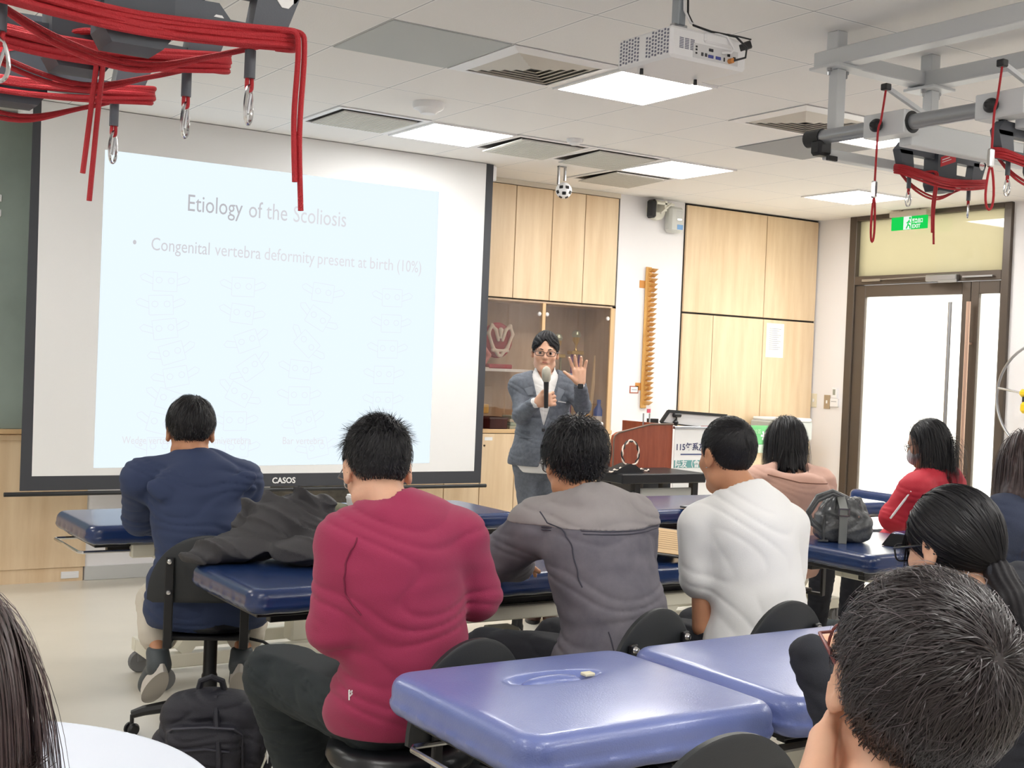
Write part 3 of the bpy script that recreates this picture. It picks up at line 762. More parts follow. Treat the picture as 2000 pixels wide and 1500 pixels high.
rm.build('running_figure', emis('exit_fig', srgb((30, 190, 84)), 0.5), ex)

# ------------------------------------------------------------------ front wall furniture
# chalkboard and the low maple unit at the left
t = thing('chalkboard', 'grey-green chalkboard on the front wall left of the projection screen', 'chalkboard', (0.6, FY, 0.93))
MB().box(-3.3-0.6, 2.10-0.6, 0.0, 0.03, 0.03, HC-0.93-0.02).build('board', mat('chalkboard_green', (150, 164, 156), 0.6, var=0.12, vscale=2), t)
MB().box(-3.3-0.6, 2.12-0.6, -0.05, 0.02, 0.0, 0.028, 0.004).build('chalk_ledge', WOOD_EDGE, t)
tag(MB().box(-3.4, 2.13, FY+0.03, BY, 0, HC).build('trim_6', WHITE), kind='structure')
for z, x in ((2.36, 1.55), (2.27, 1.55)):
    o = MB().box(-0.05, 0.022, -0.006, 0.0, -0.022, 0.022, 0.003).build('magnet', WHITEP); o.location = (x-0.015, FY, z)
    solo(o, 'upper white magnet on the chalkboard' if z > 2.3 else 'lower white magnet on the chalkboard', 'magnet', 'white magnets')
t = thing('low_cabinet', 'low maple cabinet below the chalkboard at the left', 'cabinet', (1.0, FY, 0))
MB().box(-4.3, 1.13, -0.01, 0.35, 0.09, 0.89).box(-4.3, 1.13, -0.02, 0.35, 0.89, 0.925, 0.003).build('body', WOOD, t)
MB().box(-4.3, 1.12, 0.0, 0.3, 0.0, 0.087).build('plinth', WOOD, t)
o = MB().box(-0.055, 0.055, -0.008, 0, -0.022, 0.022, 0.003).box(-0.04, 0.04, -0.010, -0.008, -0.006, 0.006).build('wall_socket', WHITEP); o.location = (2.04, FY, 0.040)
solo(o, 'white socket plate low on the maple plinth at the left', 'socket')
# low doors under the glass cabinet
def door_panel(parent, x0, x1, z0, z1, y, name='door', g=0.003, m=None): return MB().box(x0+g, x1-g, y-0.02, y, z0+g, z1-g, 0.002).build(name, m or WOOD, parent)
t = thing('lower_cabinet', 'maple base cabinet with narrow doors below the glass trophy case', 'cabinet', (5.2, FY, 0))
MB().box(-1.1, 1.07, 0.004, 0.4, 0.0, 0.955).build('body', DARKGAP, t)
MB().box(-1.1, 1.07, -0.018, 0.4, 0.955, 0.985, 0.003).build('top', WOOD_EDGE, t)
for k in range(7):
    x0 = -1.1+k*0.31; d_ = door_panel(t, x0, x0+0.31, 0.06, 0.953, 0.0)
    MB().lathe([(0.0001, -0.004), (0.008, -0.004), (0.008, 0.0)], (x0+(0.03 if k % 2 else 0.28), -0.020, 0.86), 12, 'y').build('lock', STEEL, d_)
    if k in (3, 4): MB().box(x0+0.03, x0+0.10, -0.0215, -0.020, 0.90, 0.925).build('paper_label', PAPER, d_)
# glass case
t = thing('display_case', 'glass-fronted maple display case of trophies behind the standing man', 'display case', (5.2, FY, 0.985))
c = MB().box(-1.1, 1.07, 0.37, 0.4, 0, 1.0).box(-1.1, -1.08, 0.0, 0.37, 0, 1.0).box(1.035, 1.07, 0.0, 0.37, 0, 1.0).box(-1.1, 1.07, 0.0, 0.37, 0.985, 1.0)
c.build('carcass', mat('case_inside', (206, 184, 160), 0.6, col2=(190, 166, 142), vscale=4, stretch=(3, 3, 0.4)), t)
MB().box(0.345, 0.375, -0.018, 0.02, 0, 0.985, 0.002).box(1.01, 1.045, -0.018, 0.0, 0, 0.985, 0.002).build('frame', WOOD_EDGE, t)
MB().box(-1.08, 0.34, 0.03, 0.35, 0.44, 0.462, 0.002).build('shelf', WHITEP, t)
for x0, x1 in ((-0.60, -0.30), (-0.295, 0.03), (0.035, 0.342), (0.378, 0.69), (0.695, 1.005)):
    g_ = MB().box(x0, x1, -0.012, -0.006, 0.005, 0.978).build('glass_door', GLASS, t)
for x in (0.325, 0.395, 0.99): MB().lathe([(0.0001, -0.02), (0.016, -0.018), (0.017, -0.006), (0.008, 0.0)], (x, -0.014, 0.90), 14, 'y').build('knob', WHITEP, t, True)
MB().lathe([(0.0001, -0.02), (0.016, -0.018), (0.017, -0.006), (0.008, 0.0)], (0.97, -0.014, 0.05), 14, 'y').build('knob', WHITEP, t, True)
# upper doors
t = thing('upper_cabinet', 'tall maple upper cabinet doors above the glass trophy case', 'cabinet', (5.2, FY, 1.99))
MB().box(-1.1, 1.065, 0.004, 0.4, 0.0, 0.862).build('body', DARKGAP, t)
MB().box(-1.1, 1.065, -0.012, 0.4, 0.868, HC-1.99-0.001).build('cornice', mat('cornice_cream', (226, 216, 200), 0.6), t)
for x0, x1 in ((-1.1, -0.75), (-0.75, -0.28), (-0.28, 0.06), (0.06, 0.40), (0.40, 0.715), (0.715, 1.045)): door_panel(t, x0, x1, 0.0, 0.865, 0.0)
# right wardrobe
t = thing('wardrobe', 'wall-height maple wardrobe with five doors right of the white column', 'wardrobe', (7.74, FY, 0))
MB().box(-0.79, 0.785, 0.004, 0.4, 0, HC-0.004).build('body', DARKGAP, t)
for x0, x1, z0, z1 in ((-0.78, 0.14, 1.985, 2.882), (0.14, 0.775, 1.985, 2.882), (-0.78, -0.44, 0.06, 1.975), (-0.44, 0.145, 0.06, 1.975), (0.145, 0.775, 0.06, 1.975)): door_panel(t, x0, x1, z0, z1, 0.0)
# paper sheet on it
p0 = at_y(1510, 665, FY)
t = thing('notice', 'sheet of printed paper taped to the maple wardrobe door', 'paper notice', (p0[0], FY-0.021, p0[2]))
MB().box(-0.105, 0.105, -0.001, 0.0, -0.15, 0.15).build('sheet', PAPER, t)
l = MB()
for k in range(11): l.box(-0.07, 0.07-0.02*(k % 3), -0.0013, -0.001, 0.10-0.018*k, 0.103-0.018*k)
l.build('text_lines', INK, t)
# finger ladder
t = thing('finger_ladder', 'pine finger ladder with small steps on the white column', 'finger ladder', (6.6, FY, 1.17))
MB().box(-0.045, 0.012, -0.020, -0.004, 0, 1.16, 0.003).build('board', PINE, t)
for k in range(28):
    z = 0.025+k*0.0405; m = MB(); m.prism([(-0.0, 0.0), (0.0, 0.034), (-0.052, 0.028)], ((0.012+0.0, -0.020, z), (0, 1, 0), (0, 0, 1), (1, 0, 0)), -0.030, 0.028); m.build('step', PINE, t)
for z in (0.985, 0.145): MB().box(-0.10, 0.06, -0.004, 0.0, z, z+0.062, 0.002).build('mounting_block', mat('orange_pine', (206, 142, 72), 0.5), t)
t = thing('label_frame', 'small framed label beside the foot of the pine ladder', 'label', (6.49, FY, 1.315))
MB().box(-0.045, 0.045, -0.004, 0, -0.025, 0.035).build('frame', mat('label_red', (172, 96, 74), 0.6), t); MB().box(-0.036, 0.036, -0.0055, -0.004, -0.017, 0.027).build('card', PAPER, t)
MB().box(-0.028, 0.028, -0.0058, -0.0055, 0.002, 0.006).build('text_line', INK, t)
o = MB().box(-0.018, 0.018, -0.004, 0, -0.016, 0.016, 0.001).build('tag', mat('pink_tag', (216, 84, 110), 0.6)); o.location = (6.655, FY, 1.148); solo(o, 'tiny pink-red tag stuck under the pine ladder', 'tag')
# wall fan-like speaker and emergency lamp
t = thing('wall_speaker', 'round white and black device on a bracket high on the white column', 'wall speaker', (6.62, FY, 2.80))
MB().lathe([(0.0001, -0.085), (0.05, -0.085), (0.078, -0.06), (0.085, -0.03), (0.082, 0.0)], (0, -0.05, 0), 30, 'y').build('shell', mat('ivory_plastic', (224, 222, 210), 0.5), t, True)
MB().box(-0.10, -0.06, -0.12, -0.02, -0.075, 0.075, 0.015).build('grille', BLACKP, t)
MB().box(-0.09, 0.09, -0.155, -0.142, 0.03, 0.05, 0.003).box(-0.012, 0.012, -0.155, 0.0, -0.02, 0.065, 0.003).bar((-0.05, -0.15, -0.04), (0.06, -0.15, 0.05), 0.02, 0.012).build('bracket', mat('ivory_plastic', (224, 222, 210), 0.5), t)
t = thing('emergency_light', 'small white emergency light box near the ceiling beside the round speaker', 'emergency light', (6.80, FY, 2.74))
MB().box(-0.075, 0.075, -0.09, 0.0, -0.11, 0.10, 0.02).build('housing', mat('pale_grey_plastic', (212, 214, 210), 0.5), t, True)
MB().box(-0.02, 0.045, -0.105, -0.088, -0.02, 0.07, 0.008).build('lens', LENS, t); MB().box(0.0, 0.06, -0.092, -0.089, -0.085, -0.045).build('sticker', mat('sticker_blue', (120, 168, 220), 0.5), t)
# security camera on a bracket
q = at(1101, 372, 9.0)
t = thing('security_camera', 'white spotted ball camera hanging from the ceiling before upper cabinets', 'camera', (q[0], q[1], HC))
MB().box(-0.055, -0.045, -0.01, 0.01, -0.13, 0).box(0.0, 0.01, -0.01, 0.01, -0.10, 0).box(-0.055, 0.01, -0.012, 0.012, -0.008, 0.0).build('bracket', STEEL, t)
cz = q[2]-HC; ax = nrm((-0.45, -0.75, -0.45)); u_ = nrm(np.cross(ax, (0, 0, 1))); v_ = np.cross(u_, ax)
R_ = np.array([u_, v_, ax])
sdf_obj('ball', [ell((0, 0, cz), (0.058, 0.058, 0.055), R_, 0.01)], WHITEP, t, 0.004)
for k in range(7):
    a = k*PI/3; d = ax if k == 6 else nrm(ax*0.62+0.78*(math.cos(a)*u_+math.sin(a)*v_))
    uu = nrm(np.cross(d, (0.1, 0.2, 1))); vv = np.cross(uu, d)
    MB().obox(np.array((0, 0, cz))+d*0.0555, (uu, vv, d), (0.014, 0.012, 0.003), 0.003).build('black_spot', BLACKP, t)
# switches on the strip beside the door
for (px, py, w, h_, mm, lb) in ((1590, 782, 0.036, 0.062, mat('cream_switch', (226, 218, 196), 0.5), 'cream switch plate on the wall beside the maple wardrobe'), (1616, 785, 0.036, 0.062, mat('brown_switch', (170, 150, 124), 0.5), 'brown switch plate between cream switch and thermostat')):
    q = at_x(px, py, RX)
    t = thing('wall_switch', lb, 'switch', (RX, q[1], q[2]), group='switch plates beside the door'); MB().box(-0.008, 0, -w, w, -h_, h_, 0.002).build('plate', mm, t); MB().box(-0.013, -0.008, -0.009, 0.009, -0.014, 0.014, 0.002).build('rocker', WHITEP, t)
q = at_x(1632, 776, RX)
t = thing('thermostat', 'white thermostat with grey display beside the door frame', 'thermostat', (RX, q[1], q[2]))
MB().box(-0.022, 0, -0.030, 0.030, -0.01, 0.085, 0.004).box(-0.022, 0, -0.046, 0.046, -0.085, -0.012, 0.004).build('housing', WHITEP, t); MB().box(-0.0235, -0.022, -0.014, 0.014, 0.02, 0.07).build('display', mat('lcd', (150, 152, 142), 0.4), t)
MB().box(-0.0235, -0.022, -0.03, 0.03, -0.04, -0.036).build('button_row', INK, t)

# ------------------------------------------------------------------ projection screen with the projected slide
SY = 7.70
SCRW = mat('screen_fabric', (232, 232, 232), 0.7)
SCRB = mat('screen_border_black', (58, 60, 66), 0.6)
t = thing('projection_screen', 'large pull-down projection screen with black border showing a faint slide', 'projection screen', (3.16, SY, 0.60))
OS = (3.16, SY, 0.60)
MB().box(1.615, 4.745, SY-0.001, SY+0.001, 0.63, 2.893).build('border', SCRB, t, off=OS)
MB().prism([(1.68, 0.715), (4.685, 0.715), (4.685, 2.893), (1.66, 2.893)], ((0, SY-0.001, 0), (1, 0, 0), (0, 0, 1), (0, -1, 0)), 0, 0.0008).build('screen_surface', SCRW, t, off=OS)
MB().tube([(1.53, SY, 0.61), (4.79, SY, 0.61)], 0.013, 12).build('bottom_bar', BLACKP, t, True, OS)
MB().box(1.55, 4.78, SY+0.003, SY+0.10, 2.78, 2.890, 0.01).build('case', WHITEP, t, off=OS)
text_mesh('maker_lettering', 'CASOS', 0.052, (3.165, SY-0.003, 0.652), (1, 0, 0), (0, 0, 1), PAPER, t, OS, bold=0.0012)
SL = emis('projected_slide', srgb((229, 242, 251)), 0.43)  # slide and its lettering glow, standing in for the projector's light
sx0, sx1, sz0, sz1 = 2.030, 4.31, 0.765, 2.655
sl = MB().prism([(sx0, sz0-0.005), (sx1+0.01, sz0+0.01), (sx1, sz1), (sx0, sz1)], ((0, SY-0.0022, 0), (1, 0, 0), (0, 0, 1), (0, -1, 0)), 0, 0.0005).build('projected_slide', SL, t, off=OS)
def slide_ink(v): return emis('slide_ink_%d' % v, srgb((v, v-1, v+3)), 0.42)
def srow(s, size, z, spans, nm):
    # words side by side, each in its own faint tone; spans are photo columns on the screen plane
    for w_, (p0, p1, py, tone) in zip(s, spans):
        x0 = at_y(p0, py, SY)[0]; x1 = at_y(p1, py, SY)[0]
        text_mesh(nm, w_, size, (x0, SY-0.0032, z), (1, 0, 0), (0, 0, 1), slide_ink(tone), sl, OS, thick=0.0002, fit=x1-x0)
srow(['Etiology', 'of', 'the', 'Scoliosis'], 0.148, 2.345, [(368, 475, 375, 186), (487, 514, 385, 200), (521, 562, 388, 210), (574, 677, 398, 219)], 'title_word')
srow(['•', 'Congenital', 'vertebra', 'deformity', 'present', 'at', 'birth', '(10%)'], 0.112, 2.085, [(261, 268, 425, 200), (297, 411, 438, 208), (421, 511, 447, 216), (518, 616, 458, 221), (622, 694, 467, 223), (701, 717, 473, 223), (724, 769, 476, 223), (777, 824, 481, 223)], 'body_word')
srow(['Wedge vertebra', 'Hemivertebra', 'Bar vertebra', 'Block'], 0.066, 0.905, [(238, 345, 858, 226), (400, 490, 858, 226), (552, 632, 858, 226), (712, 762, 858, 228)], 'caption')
VINK = emis('slide_line', srgb((225, 230, 239)), 0.43)
def vert(cx, cz, w, h_, rot, tilt=0.0, wings=True):
    m = MB(); c_, s_ = math.cos(rot), math.sin(rot)
    P = lambda u, v: (cx+u*c_-v*s_, SY-0.0034, cz+u*s_+v*c_)
    def loop(pp, closed=True): m.tube([P(*a) for a in pp], 0.0022, 4, closed=closed)
    loop([(-w, -h_), (-w*0.9, -h_*1.05), (w, -h_+tilt), (w, h_-tilt), (w*0.9, h_*1.03), (-w, h_)])
    for sx in (-1, 1):
        loop([(sx*w*0.5+w*0.26*math.cos(a*PI/4), h_*0.1+h_*0.32*math.sin(a*PI/4)) for a in range(8)])
        if wings: loop([(sx*w, h_*0.3), (sx*w*1.7, h_*0.7), (sx*w*2.05, h_*0.4), (sx*w*1.9, h_*0.05), (sx*w, -h_*0.35)], False)
    m.build('vertebra_drawing', VINK, sl, off=OS)
for cx, seq in ((2.42, [(0, 0, 0), (-0.02, -1, 0.06), (0.01, -2, 0.15), (0.06, -3, 0.3), (0.09, -4, 0.2), (0.05, -5, -0.3), (0.0, -6, -0.25), (0.0, -7, 0)]),
                (2.92, [(0, 0, 0), (0.0, -1, -0.1), (0.04, -2, 0.35), (0.07, -3, 0.6), (0.0, -4, -0.45), (-0.02, -5, 0), (0, -6, 0)]),
                (3.47, [(0, 0, -0.1), (-0.03, -1, -0.5), (-0.10, -2, -0.75), (-0.14, -3, -0.1), (-0.14, -4, 0), (-0.10, -5, 0.3), (0.0, -6, 0.2)]),
                (3.98, [(0, 0, 0), (0.0, -1, 0), (-0.02, -2, 0), (-0.04, -3, 0), (-0.04, -4, 0), (-0.02, -5, 0)])):
    n_ = len(seq); st = 1.02/max(n_-1, 1) if n_ < 8 else 0.145
    for dx, k, rr in seq: vert(cx+dx, 1.90+k*min(st, 0.175), 0.075, 0.058, rr)

# ------------------------------------------------------------------ ceiling projector
PB = at(1310, 109, 4.3); PW, PD, PH = 0.345, 0.30, 0.108
OP = (PB[0]+PW/2, PB[1]+PD/2, PB[2])
t = thing('projector', 'white ceiling projector with pierced side vents and hanging cables', 'projector', OP)
body = MB().box(-PW/2, PW/2, -PD/2, PD/2, 0, PH, 0.010).build('body', WHITEP, t)
VENT = mat('vent_dark', (120, 122, 140), 0.6)
v = MB(); w2 = MB()
for r_ in range(7):
    for c_ in range(17):
        y = -PD/2+0.014+c_*0.0162; z = 0.014+r_*0.0125+(0.004 if c_ % 2 else 0)
        if 8 <= c_ <= 9 and True: continue
        if c_ < 8 and r_ > 5 and c_ > 5: continue
        (v if c_ < 8 else w2).box(-PW/2-0.0012, -PW/2, y, y+0.0085, z, z+0.0075)
v.build('side_vent', VENT, t)
w2.build('side_vent', VENT, t)
v = MB()
for k in range(3):
    for r_ in range(7): v.box(-PW/2+0.036+k*0.024, -PW/2+0.054+k*0.024, -PD/2-0.001, -PD/2, 0.035+r_*0.0055, 0.038+r_*0.0055)
v.build('rear_vent', VENT, t)
c_ = MB().mat(0).box(-0.075, 0.13, -PD/2-0.0015, -PD/2, 0.012, 0.062)
c_.build('connector_panel', mat('port_panel', (214, 214, 216), 0.5), t)
for (x, z, w, h_, col) in ((-0.062, 0.05, 0.008, 0.006, (40, 40, 44)), (-0.062, 0.04, 0.008, 0.006, (40, 40, 44)), (-0.062, 0.028, 0.008, 0.006, (40, 40, 44)), (-0.035, 0.028, 0.01, 0.012, (70, 70, 74)), (-0.018, 0.028, 0.01, 0.012, (70, 70, 74)),
                         (0.004, 0.026, 0.024, 0.011, (66, 76, 150)), (0.038, 0.026, 0.024, 0.011, (66, 76, 150)), (0.004, 0.048, 0.02, 0.01, (50, 52, 60)), (0.066, 0.026, 0.006, 0.014, (30, 30, 34)), (0.086, 0.044, 0.012, 0.01, (20, 20, 22)), (0.112, 0.036, 0.012, 0.012, (20, 20, 22))):
    MB().box(x-w/2, x+w/2, -PD/2-0.004, -PD/2-0.001, z-h_/2, z+h_/2, 0.001).build('port', mat('port_%d_%d' % (col[0], col[2]), col, 0.5), t)
MB().tube([(0.09, -PD/2-0.02, 0.024), (0.09, -PD/2, 0.024)], 0.009, 12).build('orange_plug', mat('orange_plug', (214, 140, 70), 0.5), t, True)
MB().box(-0.03, 0.10, -PD/2-0.010, -PD/2+0.02, 0.070, PH-0.004, 0.006).build('cable_cover', WHITEP, t)
m = MB().box(-0.06, 0.02, -0.05, 0.05, PH, PH+0.006).box(-0.085, 0.045, -0.012, 0.012, PH+0.004, PH+0.030, 0.002).box(-0.05, 0.012, -0.012, 0.012, PH+0.03, PH+0.055, 0.002)
m.build('mount_plate', STEEL, t)
MB().box(-0.038, -0.004, -0.020, 0.020, PH+0.05, HC-OP[2], 0.003).build('mount_pole', mat('galvanised', (170, 178, 186), 0.4, metal=0.6), t)
MB().box(-0.09, 0.05, -0.05, 0.05, HC-OP[2]-0.012, HC-OP[2]).build('ceiling_plate', STEEL, t)
for x in (-0.13, 0.12): MB().lathe([(0.0001, -0.02), (0.007, -0.02), (0.006, 0.001)], (x, 0.06, 0), 10).build('foot', BLACKP, t)
MB().lathe([(0.0001, 0), (0.028, 0), (0.028, 0.02), (0.022, 0.022)], (0.09, PD/2-0.004, 0.052), 20, 'y').build('lens', BLACKP, t)
MB().tube([(-0.02, -0.024, HC-OP[2]), (-0.02, -0.03, PH+0.10), (-0.015, -0.06, PH+0.05), (0.02, -0.10, PH+0.02), (0.07, -PD/2-0.01, PH-0.005), (0.085, -PD/2-0.03, 0.06), (0.07, -PD/2-0.03, 0.045), (0.045, -PD/2-0.012, 0.045)], 0.0045, 8).build('white_cable', WHITEP, t, True)
MB().tube([(-0.006, -0.024, HC-OP[2]), (-0.004, -0.03, PH+0.09), (-0.01, -0.07, PH+0.04), (0.03, -0.12, PH+0.015), (0.10, -PD/2-0.02, PH), (0.13, -PD/2-0.045, 0.07), (0.125, -PD/2-0.045, 0.035), (0.095, -PD/2-0.02, 0.024)], 0.004, 8).tube([(0.07, -PD/2-0.008, PH+0.005), (0.13, -PD/2, PH+0.01), (0.18, -PD/2-0.01, PH+0.006)], 0.003, 6).build('black_cable', BLACKP, t, True)
MB().obox((0.165, -PD/2+0.01, PH-0.018), (nrm((0.9, 0, 0.4)), (0, 1, 0), nrm((-0.4, 0, 0.9))), (0.032, 0.012, 0.014), 0.004).build('adapter', BLACKP, t)

# ------------------------------------------------------------------ display case contents
SZ0, SZ1 = 0.9855, 1.4475
CY = FY+0.18
RED = mat('deep_red', (168, 40, 56), 0.5); GOLD = mat('gold_metal', (214, 186, 120), 0.3, metal=0.8); BONE = mat('bone_white', (226, 214, 200), 0.6)
cxp = lambda px, py: at_y(px, py, FY+0.18)[0]
t = thing('pelvis_model', 'white pelvis bone model on a red board in the case', 'anatomical model', (cxp(972, 700)-0.02, CY, SZ1))
P = []
for sx in (-1, 1):
    a = [(0.01, 0.0, 0.10), (0.07, 0, 0.17), (0.11, 0, 0.27), (0.085, 0, 0.335), (0.045, 0, 0.30), (0.02, 0, 0.22)]
    for q0, q1 in zip(a, a[1:]): P.append(cap((sx*q0[0]+0.02, -0.03, q0[2]), (sx*q1[0]+0.02, -0.03, q1[2]), 0.014, 0.012, 0.012))
P += [cap((0.02, -0.03, 0.30), (0.02, -0.03, 0.24), 0.020, 0.008, 0.01), cap((-0.05, -0.03, 0.14), (0.09, -0.03, 0.14), 0.012, None, 0.01)]
sdf_obj('bone', P, BONE, t, 0.005)
MB().lathe([(0.0001, 0), (0.13, 0.001), (0.14, 0.01), (0.13, 0.02)], (0.02, 0.03, 0.22), 26, 'y').build('backing_board', RED, t, True)
MB().box(-0.09, 0.13, -0.05, 0.06, 0, 0.035, 0.008).build('base', RED, t)
t = thing('bone_model', 'small red and white joint model on the white shelf beside screen', 'anatomical model', (cxp(946, 715)-0.06, CY-0.07, SZ1))
sdf_obj('bone', [cap((0, 0, 0.015), (0.05, 0, 0.10), 0.014, 0.02, 0.01), cap((0.05, 0, 0.10), (-0.02, 0, 0.2), 0.02, 0.012, 0.01), ell((-0.02, 0, 0.22), (0.03, 0.02, 0.03), k=0.01)], mat('pink_muscle', (206, 120, 116), 0.5), t, 0.005)
MB().lathe([(0.05, 0), (0.05, 0.008), (0.0001, 0.01)], n=20).build('base', BONE, t)
def trophy(x, y, h_, label, gold=True, ball=True, z=SZ0):
    t = thing('trophy', label, 'trophy', (x, y, z), group='trophies in the glass case')
    MB().box(-0.05, 0.05, -0.04, 0.04, 0, 0.05, 0.004).build('base', mat('trophy_base', (92, 70, 64), 0.4), t)
    for sx in (-1, 1): MB().tube([(sx*0.035, 0, 0.05), (sx*0.035, 0, h_*0.62)], 0.010, 10).build('column', mat('trophy_violet' if ball else 'trophy_teal', (146, 96, 160) if ball else (150, 150, 120), 0.3, metal=0.4), t, True)
    MB().box(-0.06, 0.06, -0.035, 0.035, h_*0.62, h_*0.65, 0.003).build('platform', GOLD, t)
    MB().lathe([(0.018, 0), (0.006, 0.02), (0.010, 0.05), (0.03, 0.08), (0.034, 0.11), (0.0001, 0.085)], (0, 0, h_*0.65), 16).build('cup', GOLD, t, True)
    MB().lathe([(0.0001, -0.040), (0.028, -0.028), (0.040, 0), (0.028, 0.028), (0.0001, 0.040)], (0, 0, h_*0.65+0.13), 14).build('ball_figure', mat('trophy_silver', (190, 200, 180), 0.3, metal=0.7), t, True)
trophy(cxp(1129, 680), CY+0.03, 0.97, 'tall gold trophy with ball above the man\'s raised hand')
trophy(cxp(1100, 680), CY+0.08, 0.92, 'dull greenish trophy behind the man\'s head', ball=False)
trophy(cxp(1116, 820)-0.0, CY-0.08, 0.16, 'short silver trophy right of the man\'s jacket', ball=False)
t = thing('wooden_pole', 'pale wooden pole leaning inside the glass case on the right', 'pole', (cxp(1150, 830), CY, SZ0))
MB().bar((0.0, 0, 0.01), (0.065, 0.03, 0.60), 0.03, 0.012).build('rod', mat('pale_pole', (224, 200, 160), 0.6), t)
def bottle(x, y, col, cap_c, label, h_=0.20, r=0.036, z=SZ0):
    t = thing('bottle', label, 'bottle', (x, y, z)); MB().lathe([(0.0001, 0), (r, 0.002), (r, h_*0.65), (r*0.4, h_*0.82), (r*0.35, h_*0.88)], n=20).build('body', mat('bottle_%d_%d_%d' % col, col, 0.3), t, True)
    MB().lathe([(r*0.42, h_*0.86), (r*0.42, h_), (0.0001, h_)], n=14).build('cap', mat('cap_%d_%d' % cap_c[:2], cap_c, 0.4), t)
    MB().lathe([(r*1.02, h_*0.2), (r*1.02, h_*0.45)], n=20).build('label_band', WHITEP, t)
bottle(cxp(1164, 815)-0.02, CY-0.06, (52, 96, 190), (60, 100, 200), 'blue bottle in the right corner of the glass case', 0.24, 0.045)
bottle(cxp(1131, 815), CY-0.10, (226, 176, 84), (240, 236, 220), 'yellow bottle at the bottom of the case beside the jacket', 0.15)
def boxy(name, label, cat, x, y, z, w, d, h_, col, lid=None, group=None):
    t = thing(name, label, cat, (x, y, z), group=group); MB().box(-w/2, w/2, -d/2, d/2, 0, h_, 0.004).build('body', mat('bx_%d_%d_%d' % col, col, 0.6), t)
    if lid: MB().box(-w/2-0.004, w/2+0.004, -d/2-0.004, d/2+0.004, h_*0.82, h_, 0.003).build('lid', mat('bx_%d_%d_%d' % lid, lid, 0.6), t)
boxy('storage_box', 'red and violet box at the lower left of the glass case', 'box', 4.93, CY-0.08, SZ0, 0.24, 0.2, 0.11, (170, 50, 74), (80, 70, 168))
boxy('storage_box', 'dark maroon box beside the red and violet box', 'box', 5.20, CY-0.08, SZ0, 0.16, 0.18, 0.09, (84, 62, 70), (110, 104, 110))
boxy('folded_cloth', 'folded yellow cloth on top of the red and violet box', 'cloth', 5.0, CY, SZ0+0.115, 0.30, 0.2, 0.07, (228, 186, 104))
for k, (cc, w_) in enumerate((((212, 226, 216), 0.17), ((190, 214, 206), 0.16), ((230, 226, 214), 0.17), ((186, 206, 200), 0.15))):
    boxy('book', ('lowest', 'second', 'third', 'topmost')[k]+' pale green book of the small stack in the case', 'book', 5.40, CY-0.08, SZ0+k*0.026, w_, 0.14, 0.024, cc, group='stack of pale books in the case')
boxy('cardboard_box', 'plain beige box at the back of the case', 'box', 5.05, CY+0.12, SZ0, 0.5, 0.05, 0.32, (196, 176, 156))

# ------------------------------------------------------------------ lectern, cart, banner, items at the right of the front
LX, LY = 5.38, 7.0
t = thing('lectern', 'reddish cherry wood lectern with raised side panel and black trim', 'lectern', (5.64, LY+0.25, 0))
OL = (5.64, LY+0.25, 0)
pf = [(LX+0.02, 0.80), (LX+0.53, 0.755), (LX+0.53, 1.105), (LX+0.32, 1.10), (LX+0.04, 1.04), (LX+0.008, 1.02), (LX, 0.99), (LX, 0.80)]
MB().prism(pf, ((0, LY, 0), (1, 0, 0), (0, 0, 1), (0, 1, 0)), 0, 0.03).build('front_panel', REDWOOD, t, off=OL)
e_ = MB(); pp = [(x, LY-0.004, z) for x, z in pf[2:]]; e_.tube(pp, 0.006, 6); e_.build('edge_trim', mat('edge_tape', (112, 96, 84), 0.5), t, True, OL)
MB().box(LX+0.50, LX+0.53, LY+0.03, LY+0.55, 0.2, 1.10).box(LX+0.36, LX+0.50, LY+0.03, LY+0.55, 0.757, 0.79).build('side_panels', REDWOOD, t, off=OL)
MB().box(LX+0.28, LX+0.53, LY, LY+0.55, 0.0, 0.755).build('lower_body', mat('black_cabinet', (36, 40, 48), 0.4), t, off=OL)
t = thing('equipment_cart', 'black framed cart with grey panel in front of the lectern', 'cart', (5.45, 6.72, 0)); OC = (5.45, 6.72, 0)
c = MB().box(5.08, 5.80, 6.50, 6.94, 0.735, 0.80, 0.006)
c.build('top', BLACKM, t, off=OC)
for x in (5.22, 5.72):
    for y in (6.54, 6.86): MB().box(x, x+0.045, y, y+0.045, 0.06, 0.735).build('leg', BLACKM, t, off=OC)
MB().box(5.27, 5.715, 6.545, 6.56, 0.30, 0.70, 0.01).build('grey_panel', mat('cart_grey', (160, 160, 156), 0.5), t, off=OC)
for k in range(4): MB().tube([(5.02, 6.52, 0.60+0.028*k), (5.16, 6.50, 0.60+0.028*k), (5.22, 6.55, 0.60+0.028*k)], 0.007, 6).build('rail', BLACKM, t, True, OC)
for x in (5.24, 5.74):
    for y in (6.56, 6.88): MB().lathe([(0.0001, -0.012), (0.03, -0.012), (0.03, 0.012), (0.0001, 0.012)], (x, y, 0.03), 14, 'y').build('caster', BLACKP, t, off=OC)
q = at_y(1225, 925, 6.6)
t = thing('cable', 'coiled black and white twisted cable standing in a loop on the cart', 'cable', (q[0], q[1], 0.80))
m1 = MB(); m2 = MB(); N_ = 90; pts = []
for k in range(N_):
    u = k/(N_-1)
    if u < 0.22: p = (-0.16+u/0.22*0.14, -0.02, 0.012+0.03*u/0.22)
    elif u < 0.78: a = -PI/2-0.5+(u-0.22)/0.56*(2*PI+0.3); p = (0.02+0.068*math.cos(a), 0, 0.125+0.085*math.sin(a))
    else: w = (u-0.78)/0.22; p = (0.0+0.17*w, -0.015, 0.035-0.02*w)
    pts.append(np.array(p))
